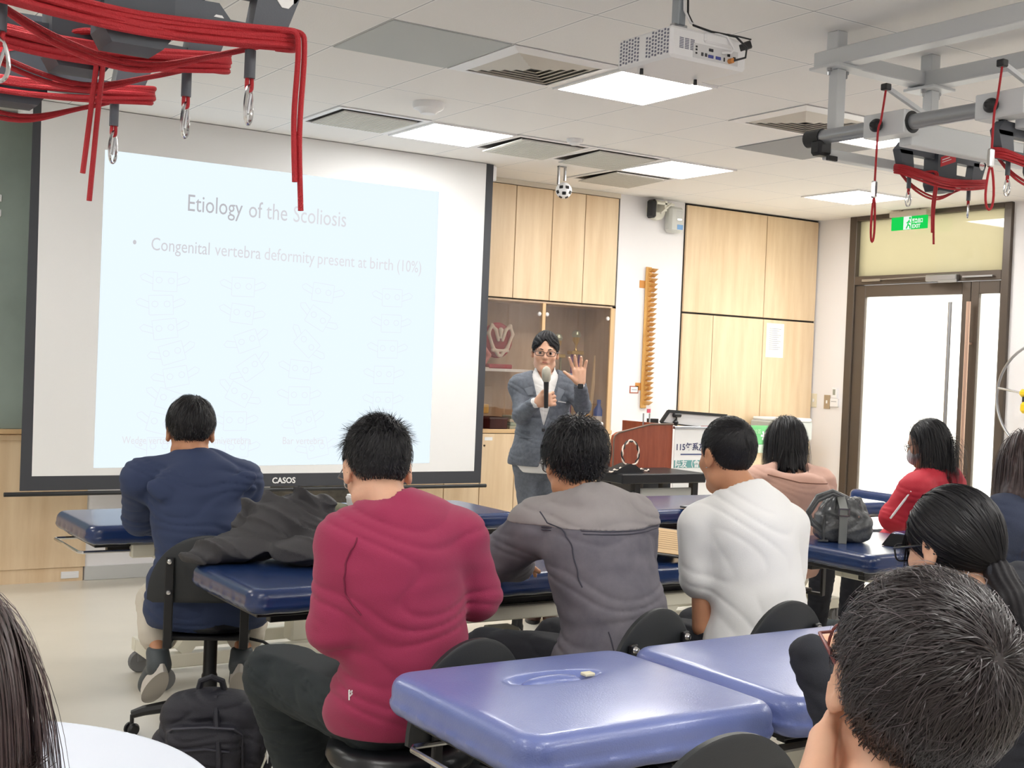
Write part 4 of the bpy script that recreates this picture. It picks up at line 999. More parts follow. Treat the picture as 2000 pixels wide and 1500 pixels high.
for ph, mm in ((0, m1), (PI, m2)):
    mm.tube([p+0.0055*np.array((math.cos(k*0.9+ph), math.sin(k*0.9+ph)*0.6, math.sin(k*0.9+ph))) for k, p in enumerate(pts)], 0.0055, 6)
m1.build('black_strand', BLACKP, t, True); m2.build('white_strand', mat('cable_white', (236, 220, 206), 0.5), t, True)
b_ = MB().prism([(-0.15, 0), (0.12, 0), (0.05, 0.05), (0.0, 0.062), (-0.05, 0.045)], ((0, -0.03, 0), (1, 0, 0), (0, 0, 1), (0, 1, 0)), 0, 0.10).build('cable_bag', BLACKP, t)
# monitor: tilted black edge
t = thing('monitor', 'thin tilted monitor with black rim standing behind the lectern', 'monitor', (6.08, 7.42, 1.12))
a, b, c_, d = [at_y(px, py, 7.35)-np.array((6.08, 7.42, 1.12)) for px, py in ((1291, 825), (1306, 803), (1419, 812), (1414, 840))]
MB().bar(a, b, 0.02, 0.022).bar(b, c_, 0.02, 0.022).bar(a+np.array((0, 0, -0.0)), d, 0.02, 0.01).bar(c_, d, 0.02, 0.012).build('rim', BLACKP, t)
MB().add([a, d, c_, b]+[v_+np.array((0, 0.012, 0)) for v_ in (a, d, c_, b)], [(0, 1, 2, 3), (7, 6, 5, 4), (0, 4, 5, 1), (1, 5, 6, 2), (2, 6, 7, 3), (3, 7, 4, 0)]).build('panel', mat('monitor_back', (214, 214, 216), 0.4), t)
MB().box(-0.04, 0.04, 0, 0.04, -1.12, 0.0).build('stand', BLACKP, t)
q = at_y(1322, 815, 7.33)
t = thing('webcam', 'small black webcam clipped on the monitor rim', 'webcam', q)
MB().box(-0.035, 0.035, -0.02, 0.02, 0, 0.03, 0.008).build('body', BLACKP, t); MB().lathe([(0.0001, -0.065), (0.02, -0.058), (0.022, -0.035), (0.0001, -0.01)], (-0.01, 0, 0), 12).build('lens_head', BLACKP, t, True); MB().box(-0.004, 0.004, 0.0, 0.01, -0.02, 0.005).build('clip', BLACKP, t)
q = at_y(1262, 826, 7.3)
t = thing('gooseneck_holder', 'pair of slim grey posts rising behind the lectern top', 'stand', (q[0], 7.3, 1.0))
for dx in (-0.027, 0.03): MB().tube([(dx, 0, 0), (dx, 0, 0.165)], 0.006, 8).build('post', STEEL, t, True)
MB().box(-0.05, 0.05, -0.02, 0.02, -0.25, 0.0, 0.004).build('base', BLACKP, t)
# banner
t = thing('roll_up_banner', 'white roll-up banner with teal band and Chinese lettering beside the lectern', 'banner', (6.18, 6.98, 0)); OB = (6.18, 6.98, 0); BYY = 6.955
MB().box(5.91, 6.46, 6.975, 6.98, 0.05, 1.075).build('sheet', PAPER, t, off=OB)
MB().box(5.92, 6.48, 6.90, 6.99, 0.0, 0.06, 0.01).build('base', STEEL, t, off=OB); MB().box(5.90, 6.47, 6.965, 6.99, 1.07, 1.09, 0.003).build('top_bar', STEEL, t, off=OB)
TEAL = mat('teal_band', (110, 166, 166), 0.7)
def bz(px, py): return at_y(px, py, 6.974)
MB().box(5.911, 6.459, 6.9738, 6.975, bz(1320, 914)[2], bz(1320, 899)[2]).build('teal_band', TEAL, t, off=OB)
MB().box(5.97, 6.40, 6.9738, 6.975, bz(1325, 889)[2], bz(1325, 887)[2]+0.003).build('rule_line', mat('navy_line', (90, 100, 140), 0.7), t, off=OB)
MB().box(6.15, 6.46, 6.9735, 6.975, bz(1400, 836)[2]-0.004, bz(1400, 832)[2]).build('red_stripe', mat('dull_red', (176, 110, 106), 0.7), t, off=OB)
NAVY = mat('navy_ink', (70, 74, 110), 0.7)
text_mesh('heading', '115年系友', 0.062, (bz(1320, 880)[0]-0.005, 6.9735, bz(1320, 879)[2]), (1, 0, 0), (0, 0, 1), NAVY, t, OB, bold=0.0012)
text_mesh('band_lettering', '院友（會務', 0.058, (bz(1320, 880)[0]-0.005, 6.9733, bz(1320, 912)[2]), (1, 0, 0), (0, 0, 1), PAPER, t, OB, bold=0.001)
text_mesh('detail_lettering', '— 說明：系友相關活動', 0.026, (bz(1316, 935)[0], 6.9735, bz(1316, 936)[2]), (1, 0, 0), (0, 0, 1), INK, t, OB)
text_mesh('detail_lettering', '議題說明與討論', 0.026, (bz(1340, 943)[0], 6.9735, bz(1340, 943)[2]), (1, 0, 0), (0, 0, 1), INK, t, OB)
# green board and pale box near the wardrobe
a = at_y(1462, 831, 7.7); b = at_y(1540, 868, 7.7)
t = thing('green_board', 'green board with white flower marks leaning near the maple wardrobe', 'board', ((a[0]+b[0])/2, 7.7, 0)); OG = ((a[0]+b[0])/2, 7.7, 0)
MB().box(a[0], b[0], 7.7, 7.73, b[2], a[2], 0.003).build('sheet', mat('leaf_green', (112, 196, 128), 0.6), t, off=OG)
MB().box(a[0], b[0], 7.68, 7.75, b[2]-0.07, b[2]-0.002, 0.003).build('lower_strip', mat('pale_green', (206, 226, 206), 0.6), t, off=OG)
MB().box(a[0]+0.02, b[0]-0.02, 7.70, 7.73, 0, b[2]-0.07).build('stand_board', WOOD, t, off=OG)
m = MB(); q = at_y(1493, 851, 7.698)
for k in range(6):
    an = k*PI/3; m.obox((q[0]+0.022*math.cos(an), 7.698, q[2]+0.022*math.sin(an)), (np.array((math.cos(an), 0, math.sin(an))), np.array((0, 1.0, 0)), np.array((-math.sin(an), 0, math.cos(an)))), (0.018, 0.001, 0.008), 0.001)
m.build('flower_mark', PAPER, t, off=OG)
text_mesh('lettering', '社區', 0.04, (q[0]-0.12, 7.698, q[2]+0.02), (1, 0, 0), (0, 0, 1), mat('mark_green', (190, 226, 190), 0.6), t, OG)
a = at_y(1505, 832, 7.9); b = at_y(1580, 817, 7.9)
t = thing('printer', 'pale grey box-shaped printer on a stand near the wardrobe', 'printer', ((a[0]+b[0])/2, 8.0, 0)); OPp = ((a[0]+b[0])/2, 8.0, 0)
MB().box(a[0], b[0], 7.85, 8.15, a[2]-0.12, b[2]-0.03, 0.01).build('body', mat('printer_grey', (186, 190, 188), 0.5), t, off=OPp)
MB().box(a[0]+0.02, b[0]-0.02, 7.84, 8.15, b[2]-0.03, b[2], 0.01).build('lid', WHITEP, t, off=OPp)
MB().box(a[0]+0.02, b[0]-0.02, 7.86, 8.14, 0, a[2]-0.12).build('stand', WOOD, t, off=OPp)

# shoulder wheel on the right wall
q = at_x(2046, 778, RX-0.12)
t = thing('shoulder_wheel', 'steel hoop exercise wheel with yellow fitting on the right wall', 'exercise wheel', (RX, q[1], q[2]))
W_ = 0.42
MB().tube([(-0.14, W_*math.cos(a_*PI/24), W_*math.sin(a_*PI/24)) for a_ in range(48)], 0.011, 8, closed=True).build('hoop', STEEL, t, True)
for an in (0.15, 0.15+2*PI/3, 0.15+4*PI/3): MB().tube([(-0.14, W_*math.cos(an), W_*math.sin(an)), (-0.14, 0, 0)], 0.009, 8).build('spoke', CHROME, t, True)
MB().tube([(-0.16, 0, 0), (0, 0, 0)], 0.03, 12).box(-0.02, 0, -0.08, 0.08, -0.30, 0.30).build('mount', BLACKP, t)
MB().box(-0.22, -0.16, 0.10, 0.17, -0.12, -0.035, 0.02).box(-0.21, -0.16, 0.10, 0.19, 0.0, 0.06, 0.02).build('yellow_fitting', mat('bright_yellow', (240, 204, 40), 0.4), t, True)
MB().box(-0.20, -0.165, 0.11, 0.16, -0.04, 0.005, 0.004).build('black_clamp', BLACKP, t)

# ------------------------------------------------------------------ suspension rigs
def carabiner(parent, p, s=1.0, ang=0.0, nm='carabiner'):
    p = np.array(p, float); u = np.array((math.cos(ang), math.sin(ang), 0)); m = MB(); pts = []
    for k in range(24):
        a = 2*PI*k/24; x = 0.0125*s*math.cos(a)*(1.0+0.25*math.sin(a)*-1); z = 0.030*s*math.sin(a)-0.030*s
        pts.append(p+u*x+np.array((0, 0, z)))
    m.tube(pts, 0.0032*s, 7, closed=True); c = m.build(nm, CHROME, parent, True)
    g = MB(); g.tube([p+u*0.007*s+np.array((0, 0, -0.012*s)), p-u*0.002*s+np.array((0, 0, -0.045*s))], 0.0024*s, 6); g.build('gate', STEEL, c, True)
def cord(parent, pts, r=0.0048, nm='rope'):
    P = [np.array(p, float) for p in pts]; Q = []
    for i in range(len(P)-1):
        p0 = P[max(i-1, 0)]; p1 = P[i]; p2 = P[i+1]; p3 = P[min(i+2, len(P)-1)]
        for k in range(6):
            t_ = k/6; Q.append(0.5*((2*p1)+(-p0+p2)*t_+(2*p0-5*p1+4*p2-p3)*t_**2+(-p0+3*p1-3*p2+p3)*t_**3))
    Q.append(P[-1]); return MB().tube(Q, r, 7).build(nm, ROPE, parent, True)
def sling(x1, y, z, label, L=0.55, s=1.0, tails=None, seed=0, stop=False, strap=0.25):
    """grey two-handled suspension unit lying along x, its right end at x1; red rope wound round it"""
    g = random.Random(seed); t = thing('suspension_unit', label, 'suspension trainer', (x1-L/2, y, z), group='grey suspension units with red ropes'); h = L/2
    d = 0.035*s
    # outline of the body in x,z: bevelled ends, two hand openings
    b = MB(); F = ((0, 0, 0), (1, 0, 0), (0, 0, 1), (0, 1, 0))
    b.prism([(-h, 0.02), (-h+0.03, 0.055), (-0.07, 0.050), (0.07, 0.050), (h-0.03, 0.055), (h, 0.02), (h-0.01, 0.005), (-h+0.01, 0.005)], ((0, 0, 0), (1, 0, 0), (0, 0, 1), (0, 1, 0)), -d*0.55, d*0.55)
    for sx in (-1, 1):
        b.prism([(sx*(h-0.0), 0.02), (sx*(h-0.080), 0.02), (sx*(h-0.095), -0.075), (sx*(h-0.035), -0.075)], F, -d*0.55, d*0.55)
        b.prism([(sx*(h-0.055), -0.045), (sx*(h-0.075), -0.08), (sx*0.06, -0.08), (sx*0.06, -0.045)], F, -d*0.45, d*0.45)
    b.build('body', DGREY, t)
    c = MB(); c.prism([(-0.060, 0.065), (0.050, 0.065), (0.060, 0.050), (0.060, -0.10), (0.042, -0.125), (-0.045, -0.125), (-0.060, -0.10)], F, -d*1.1, d*1.1)
    c.build('centre_block', mat('mid_grey_plastic', (72, 76, 84), 0.5), t)
    l = MB(); l.prism([(-0.045, -0.028), (0.050, 0.004), (0.050, 0.046), (-0.045, 0.012)], F, -d*1.1-0.001, -d*1.1+0.001); lo = l.build('label', REDL, t)
    MB().prism([(-0.036, 0.000), (0.010, 0.016), (0.010, 0.020), (-0.036, 0.004)], F, -d*1.1-0.0016, -d*1.1).prism([(-0.036, -0.010), (0.020, 0.010), (0.020, 0.013), (-0.036, -0.007)], F, -d*1.1-0.0016, -d*1.1).build('label_lines', PAPER, lo)
    w = MB().prism([(h-0.030+0.017*math.cos(k*PI/4+0.39), 0.012+0.02*math.sin(k*PI/4+0.39)) for k in range(8)], F, -d*0.55-0.0012, -d*0.55); ws = w.build('stop_label', PAPER, t)
    text_mesh('stop_lettering', 'STOP', 0.012, (h-0.045, -d*0.55-0.0018, 0.010), (1, 0, 0), (0, 0, 1), REDL, ws)
    # rope bundle: loops round both lower corners, drooping in front
    for k in range(9):
        zz = -0.052-0.0075*(k % 5)+g.uniform(-0.002, 0.002); fr = -d*0.62-0.006*(k//5+1)-g.uniform(0, 0.004); sg = 0.020+0.012*g.random(); hx = h-0.012-0.006*g.random()
        pts = [(-hx, d*0.5, zz+0.012), (-hx-0.010, 0, zz+0.008), (-hx+0.010, fr, zz), (-h*0.4, fr-0.010-0.01*g.random(), zz-sg*0.8), (0, -d*1.1-0.010, zz-sg), (h*0.45, fr-0.010-0.01*g.random(), zz-sg*0.7), (hx-0.008, fr, zz), (hx+0.008, 0, zz+0.006), (hx-0.01, d*0.6, zz+0.01)]
        cord(t, pts, 0.0050*s)
    for k in range(2):
        cord(t, [(-h+0.05, d*0.8, -0.06), (-h*0.4, d*0.9, -0.115-0.012*k), (0.02, d*0.9, -0.14-0.01*k), (h*0.5, d*0.9, -0.105), (h-0.04, d*0.7, -0.065)], 0.0048*s)
    for sx, dz in ((-1, -0.085), (1, -0.095)):
        x = sx*(h-0.085); cord(t, [(x, 0, -0.06), (x, 0, dz)], 0.0050*s)
        MB().tube([(x, 0, dz+0.006), (x, 0, dz-0.045)], 0.0095*s, 10).build('grip_sleeve', DGREY, t, True)
        cord(t, [(x-0.004, 0, dz-0.04), (x-0.004, 0, dz-0.064), (x+0.004, 0, dz-0.064), (x+0.004, 0, dz-0.04)], 0.0036*s)
        carabiner(t, (x, 0, dz-0.058), s*1.05, ang=0.3+sx*0.5)
    for (x, ln, dx) in (tails or ()):
        for j in range(2):
            l_ = ln*(1.0 if j else 0.82)
            cord(t, [(x-0.04+0.012*j, -d*0.9, -0.06), (x+0.012*j, -d*1.2-0.008, -0.055), (x+0.010+0.012*j, -d*1.2-0.008, -0.09), (x+0.008+0.012*j+dx*0.3, -d*1.1, -0.09-l_*0.5), (x+0.006+0.014*j+dx, -d*1.1, -0.09-l_)], 0.0048*s, 'rope_tail')
    for x in (-h+0.045,): MB().box(x-0.016, x+0.016, -0.008, 0.008, 0.055, strap, 0.002).build('strap', BLACKP, t); 
    MB().box(-h+0.03, -h+0.06, -0.012, 0.012, 0.055, 0.085, 0.004).build('buckle', CHROME, t)
    MB().box(h-0.085, h-0.055, -0.008, 0.008, 0.05, strap, 0.002).build('strap', BLACKP, t)
    return t
RH = CZ+0.98
rig = thing('suspension_rail', 'white and grey ceiling rail frame with a round tube at the upper right', 'rail frame', (3.9, 3.2, HC)); OR = (3.9, 3.2, HC)
bx = 3.92; zb0, zb1 = HC-0.145, HC-0.075
MB().box(bx-0.04, bx+0.04, 1.2, 3.80, zb0, zb1, 0.004).build('beam', RAILW, rig, off=OR)
MB().box(4.46, 4.54, 1.2, 3.80, zb0, zb1, 0.004).build('beam', RAILW, rig, off=OR)
MB().box(bx+0.04, 4.46, 3.70, 3.78, zb0+0.01, zb1, 0.004).build('cross_beam', RAILW, rig, off=OR)
for x in (bx, 4.50):
    MB().box(x-0.03, x+0.03, 3.68, 3.74, zb1, HC, 0.003).build('ceiling_stub', RAILW, rig, off=OR)
    MB().box(x-0.075, x+0.075, 3.63, 3.79, zb0-0.012, zb0, 0.002).build('plate', RAILW, rig, off=OR)
    for dx in (-0.05, 0.05): MB().lathe([(0.0001, -0.03), (0.005, -0.028), (0.006, -0.014), (0.011, -0.012), (0.011, 0.0)], (x+dx, 3.70, zb0-0.012), 6).build('bolt', STEEL, rig, off=OR)
    MB().box(x-0.025, x+0.025, 3.675, 3.725, RH+0.0, zb0-0.012, 0.003).build('drop_post', RAILW, rig, off=OR)
xt = 3.83
MB().tube([(xt, 3.70, RH), (xt, 1.5, RH)], 0.029, 20).build('round_tube', RAILG, rig, True, OR)
MB().tube([(xt, 3.76, RH), (xt, 3.68, RH)], 0.035, 20).box(xt-0.035, xt+0.04, 3.66, 3.72, RH-0.075, RH-0.01, 0.012).build('end_cap', BLACKP, rig, True, OR)
MB().box(xt+0.0, xt+0.055, 3.645, 3.66, RH-0.095, RH-0.075, 0.002).build('end_tag', BLACKP, rig, off=OR)
MB().box(xt+0.03, 4.60, 3.66, 3.71, RH-0.085, RH-0.045, 0.003).build('cross_rail', RAILW, rig, off=OR)
for yb in (3.30, 2.79):
    cb = MB().box(xt-0.045, xt+0.045, yb-0.07, yb+0.13, RH-0.045, RH+0.045, 0.004).build('clamp_block', RAILW, rig, off=OR)
    MB().lathe([(0.034, -0.006), (0.042, -0.004), (0.042, 0.002), (0.034, 0.004)], (xt, yb-0.07, RH), 24, 'y').build('collar', BLACKP, cb, True, OR)
    sdf_obj('knob', [ell((xt-0.062, yb+0.05, RH-0.005), (0.018, 0.030, 0.026), k=0.01), ell((xt-0.082, yb+0.05, RH-0.005), (0.014, 0.012, 0.012), k=0.01)], BLACKP, cb, 0.004, off=OR)
    MB().box(xt+0.045, 4.62, yb-0.03, yb+0.03, RH-0.075, RH+0.020, 0.004).build('slide_rail', RAILW, rig, off=OR)
    ar = MB().bar((xt-0.04, yb+0.02, RH+0.135), (xt+0.20, yb+0.02, RH+0.06), 0.016, 0.016).build('arm', RAILW, rig, off=OR)
    MB().box(xt-0.065, xt-0.035, yb+0.005, yb+0.035, RH+0.125, RH+0.15, 0.003).build('arm_tip', BLACKP, rig, off=OR)
def loopcord(yb, zl, label, w=0.018, sh=0.0):
    t = thing('loop_rope', label, 'rope', (xt-0.05, yb+0.02, RH+0.13), group='red loop ropes on the rail arms')
    cord(t, [(0, 0, 0), (-0.025, -0.005, -0.12), (-0.045, -0.01, -0.17), (-0.052, -0.012, -0.36+sh)], 0.0042)
    MB().box(-0.063, -0.041, -0.02, 0.0, -0.42+sh, -0.355+sh, 0.005).build('cord_clamp', CHROME, t)
    z0 = -0.415+sh; c = MB(); pts = []
    for k in range(20):
        u = 2*PI*k/20; pts.append((-0.052+w*math.sin(u)*(0.45+0.55*(1-math.cos(u))/2), -0.012, z0-zl*(1-math.cos(u))/2))
    c.tube(pts, 0.0044, 7, closed=True).build('loop', ROPE, t, True)
loopcord(3.30, 0.17, 'thin red loop rope hanging left of the right-hand grey unit', 0.013)
loopcord(2.79, 0.15, 'wider red loop rope hanging right of the right-hand grey unit', 0.028, 0.06)
sling(4.635, 3.52, CZ+0.925, 'grey suspension unit with red rope hanging in front of the exit sign', L=0.55, s=0.95, tails=[(-0.095, 0.26, 0.01)], seed=3, strap=0.09)
q = at(2010, 290, 4.55)
sling(q[0]+0.36, q[1], q[2]+0.02, 'grey suspension unit with red rope cut off by the right edge', L=0.56, s=0.95, seed=4, strap=0.11)
# left rig, near the viewer
LZ = CZ+0.60
e1 = at(578, 20, 2.36); e2 = at(447, 68, 2.62); e3 = at(300, 136, 2.90)
sling(e1[0], e1[1], e1[2], 'nearest grey suspension unit at the top left, two long red tails on its right', L=0.60, s=1.1, seed=5, tails=[(0.275, 0.285, 0.012)], strap=RH+0.01-e1[2])
sling(e2[0], e2[1], e2[2], 'middle grey suspension unit of the three at the top left', L=0.60, s=1.1, seed=6, tails=[(0.012, 0.285, -0.012)], strap=RH+0.01-e2[2])
sling(e3[0], e3[1], e3[2], 'farthest and lowest grey suspension unit of the three at the top left', L=0.60, s=1.1, seed=7, strap=RH+0.01-e3[2])
r2 = thing('suspension_rail', 'white rail frame over the three left suspension units, above the picture', 'rail frame', (0.9, 2.2, HC)); O2 = (0.9, 2.2, HC)
for e in (e1, e2, e3): MB().box(e[0]-0.66, e[0]+0.06, e[1]-0.02, e[1]+0.02, RH, RH+0.04, 0.003).build('cross_rail', RAILW, r2, off=O2)
for x in (0.55, 1.15):
    MB().box(x, x+0.05, 1.2, 3.0, RH+0.04, RH+0.10, 0.004).build('beam', RAILW, r2, off=O2)
    for y in (1.4, 2.6): MB().box(x, x+0.05, y, y+0.05, RH+0.10, HC, 0.003).build('drop_post', RAILW, r2, off=O2)

# ------------------------------------------------------------------ treatment tables
def cushion(parent, x0, x1, y0, y1, zt, th, m, off, crown=0.0, hole=None, cr=0.07, rd=0.038, h=0.007, name='cushion'):
    P = [rbox(((x0+x1)/2, (y0+y1)/2, zt-th/2), ((x1-x0)/2, (y1-y0)/2, th/2), rd, cr=cr)]
    if hole:
        hx, hy, ax_ = hole; R = I3 if ax_ == 'x' else Rz(PI/2)
        P.append(ell((hx, hy, zt), (0.120, 0.040, 0.030), R, 0.020, '-'))
        P.append(ell((hx-0.008, hy-0.004, zt-0.016), (0.088, 0.024, 0.022), R, 0.006))
        P.append(ell((hx+0.082, hy+0.0, zt-0.004), (0.022, 0.010, 0.012), R, 0.004, '-'))
    cx, cy, hx_, hy_ = (x0+x1)/2, (y0+y1)/2, (x1-x0)/2, (y1-y0)/2
    def post(Q):
        u = np.clip(1-((Q[:, 0]-cx)/hx_)**2, 0, 1); v = np.clip(1-((Q[:, 1]-cy)/hy_)**2, 0, 1)
        w = (Q[:, 2] > zt-th*0.6)
        return (crown*(1-np.sqrt(u*v))*w+0.0009*np.sin(Q[:, 0]*55+3*np.sin(Q[:, 1]*30))*(Q[:, 2] < zt-th*0.5)).astype(np.float32)
    return sdf_obj(name, P, m, parent, h, post if crown else None, off=off)
def table(label, x0, x1, y0, y1, zt, secs, m=BLUE, hole=None, axis='x', rail=None, base=True, cover=False, th=0.085):
    off = ((x0+x1)/2, (y0+y1)/2, 0); t = thing('treatment_table', label, 'treatment table', off, group='padded treatment tables')
    for a, b in secs:
        hh = hole if hole and ((axis == 'x' and a < hole[0] < b) or (axis == 'y' and a < hole[1] < b)) else None
        if axis == 'x': cushion(t, a, b, y0, y1, zt, th, m, off, 0.006, hh and (hh[0], hh[1], 'x'))
        else: cushion(t, x0, x1, a, b, zt, th, m, off, 0.006, hh and (hh[0], hh[1], 'y'))
        fr = MB(); zb = zt-th
        if axis == 'x': fr.box(a+0.05, b-0.02, y0+0.08, y1-0.08, zb-0.018, zb-0.001, 0.003).box(a+0.12, b-0.04, y0+0.14, y0+0.175, zb-0.05, zb-0.018, 0.003).box(a+0.12, b-0.04, y1-0.175, y1-0.14, zb-0.05, zb-0.018, 0.003)
        else: fr.box(x0+0.08, x1-0.08, a+0.05, b-0.02, zb-0.018, zb-0.001, 0.003).box(x0+0.14, x0+0.175, a+0.12, b-0.04, zb-0.05, zb-0.018, 0.003).box(x1-0.175, x1-0.14, a+0.12, b-0.04, zb-0.05, zb-0.018, 0.003)
        fr.build('support_board', BLACKM, t, off=off)
    cx = lambda u: x0+(x1-x0)*u; cy = lambda v: y0+(y1-y0)*v
    zb = zt-th-0.05; bz = 0.13
    L_ = MB()
    if axis == 'x': A, B_ = (x0+0.35, x1-0.30), (y0+0.10, y1-0.10)
    else: A, B_ = (x0+0.10, x1-0.10), (y0+0.35, y1-0.30)
    MB().box(A[0], A[1], B_[0], B_[0]+0.05, zb-0.05, zb, 0.004).box(A[0], A[1], B_[1]-0.05, B_[1], zb-0.05, zb, 0.004).box(A[0], A[0]+0.05, B_[0]+0.05, B_[1]-0.05, zb-0.05, zb, 0.004).box(A[1]-0.05, A[1], B_[0]+0.05, B_[1]-0.05, zb-0.05, zb, 0.004).build('upper_frame', CREAM, t, off=off)
    MB().box(A[0], A[1], B_[0], B_[0]+0.06, bz-0.03, bz+0.03, 0.004).box(A[0], A[1], B_[1]-0.06, B_[1], bz-0.03, bz+0.03, 0.004).box(A[0], A[0]+0.06, B_[0]+0.06, B_[1]-0.06, bz-0.03, bz+0.03, 0.004).box(A[1]-0.06, A[1], B_[0]+0.06, B_[1]-0.06, bz-0.03, bz+0.03, 0.004).build('base_frame', CREAM, t, off=off)
    for v in (B_[0]+0.03, B_[1]-0.03):
        for u0, u1 in (((A[0]+0.10), (A[0]+0.42)), ((A[1]-0.42), (A[1]-0.10))):
            if axis == 'x': MB().bar((u0, v, bz+0.03), (u1, v, zb-0.03), 0.045, 0.065).build('lifting_arm', CREAM, t, off=off)
    if axis == 'y':
        for v in (A[0]+0.03, A[1]-0.03):
            MB().bar((v, B_[0]+0.1, bz+0.03), (v, B_[0]+0.42, zb-0.03), 0.045, 0.065).build('lifting_arm', CREAM, t, off=off)
            MB().bar((v, B_[1]-0.42, bz+0.03), (v, B_[1]-0.1, zb-0.03), 0.045, 0.065).build('lifting_arm', CREAM, t, off=off)
    MB().box((A[0]+A[1])/2-0.06, (A[0]+A[1])/2+0.06, (B_[0]+B_[1])/2-0.05, (B_[0]+B_[1])/2+0.05, bz+0.0, zb-0.12, 0.01).build('lift_motor', CREAM, t, off=off)
    for x in (A[0]+0.03, A[1]-0.03):
        for y in (B_[0]+0.03, B_[1]-0.03):
            MB().lathe([(0.0001, -0.016), (0.045, -0.016), (0.05, -0.008), (0.05, 0.008), (0.045, 0.016), (0.0001, 0.016)], (x, y, 0.05), 20, 'y').box(x-0.014, x+0.014, y-0.024, y+0.024, 0.05, bz-0.03, 0.003).build('caster', RUBBER, t, off=off)
    if rail:
        # chrome pull loop under the head end
        z = zt-th-0.035; ya, yb = rail; xe = x0-0.005
        MB().tube([(x0+0.30, ya, z), (xe+0.01, ya, z), (xe-0.005, ya+0.02, z), (xe-0.005, yb-0.02, z), (xe+0.01, yb, z), (x0+0.30, yb, z)], 0.0065, 8).build('pull_loop', CHROME, t, True, off)
        MB().box(x0+0.20, x0+0.30, ya-0.02, ya+0.02, z-0.03, z+0.03, 0.006).build('bracket', CREAM, t, off=off)
        MB().tube([(x0+0.30, ya, z-0.005), (x0+0.42, ya, z-0.005)], 0.006, 8).lathe([(0.0001, 0), (0.017, 0.002), (0.017, 0.04), (0.0001, 0.045)], (x0+0.40, ya, z-0.005), 12, 'x').build('lock_knob', BLACKP, t, True, off)
    return t, off
T1, _ = table('front periwinkle-blue treatment table with a face slot in its near cushion', 1.36, 3.25, 2.00, 2.62, 0.755, [(1.36, 2.055), (2.075, 3.25)], PERI, hole=(1.70, 2.40), rail=(2.10, 2.45), th=0.10)
q = (1.70+0.098, 2.40, 0.751)
o = MB().box(-0.014, 0.014, -0.012, 0.012, -0.004, 0.004, 0.002).build('label_tag', mat('cream_tag', (226, 220, 190), 0.6), T1); o.location = (q[0]-2.305, q[1]-2.31, q[2])
T2, OF2 = table('middle-row blue treatment table at centre, with dark jacket heaped on it', 1.47, 3.66, 3.70, 4.32, 0.745, [(1.47, 2.10), (2.125, 3.66)], hole=None, rail=None)
# maker's plate low on the middle table
MB().box(1.72, 2.75, 3.775, 3.795, 0.07, 0.33, 0.006).build('base_cover', CREAM, T2, off=OF2)
q = at_y(660, 1493, 3.773)
MB().box(q[0]-0.03, q[0]+0.03, 3.7735, 3.775, q[2]-0.03, q[2]+0.008).build('green_logo', mat('logo_green', (40, 132, 110), 0.6), T2, off=OF2)
text_mesh('maker_lettering', 'EVERYWAY MEDICAL', 0.040, (q[0]+0.045, 3.7735, q[2]-0.022), (1, 0, 0), (0, 0, 1), mat('plate_ink', (70, 82, 84), 0.6), T2, OF2, sx=0.8, bold=0.0015)
MB().box(1.80, 1.90, 3.75, 3.775, 0.22, 0.32, 0.004).build('bracket', CREAM, T2, off=OF2)
T3, _ = table('middle-row blue treatment table on the right carrying the grey handbag', 4.14, 5.95, 3.60, 4.22, 0.745, [(4.14, 4.90), (4.92, 5.95)])
T4, _ = table('back-row blue treatment table on the left, behind the man in navy', 1.38, 3.50, 5.28, 5.90, 0.745, [(1.38, 2.02), (2.04, 3.50)], hole=(1.78, 5.62), rail=(5.36, 5.80))
T5, _ = table('back-row blue treatment table in front of the lectern', 4.02, 6.16, 5.20, 5.84, 0.745, [(4.02, 5.30), (5.33, 6.16)])
T6, _ = table('pale-topped blue treatment table by the glass door, behind the red jacket', 6.55, 7.20, 4.05, 5.95, 0.745, [(4.05, 5.0), (5.02, 5.95)], axis='y')
# round-cornered pale table in the lower left corner
t = thing('treatment_table', 'pale grey-white round-ended table in the lower left corner', 'treatment table', (0.2, 2.15, 0), group=None)
sdf_obj('cushion', [rbox((0.2, 2.15, 0.715-0.035), (0.62, 0.62, 0.035), 0.02, cr=0.5)], mat('pale_vinyl', (216, 222, 234), 0.4), t, 0.009, off=(0.2, 2.15, 0))
MB().box(0.1, 0.3, 2.05, 2.25, 0.08, 0.645, 0.01).build('column', CREAM, t, off=(0.2, 2.15, 0)); MB().box(-0.2, 0.6, 1.75, 2.55, 0.0, 0.08, 0.02).build('base', CREAM, t, off=(0.2, 2.15, 0))

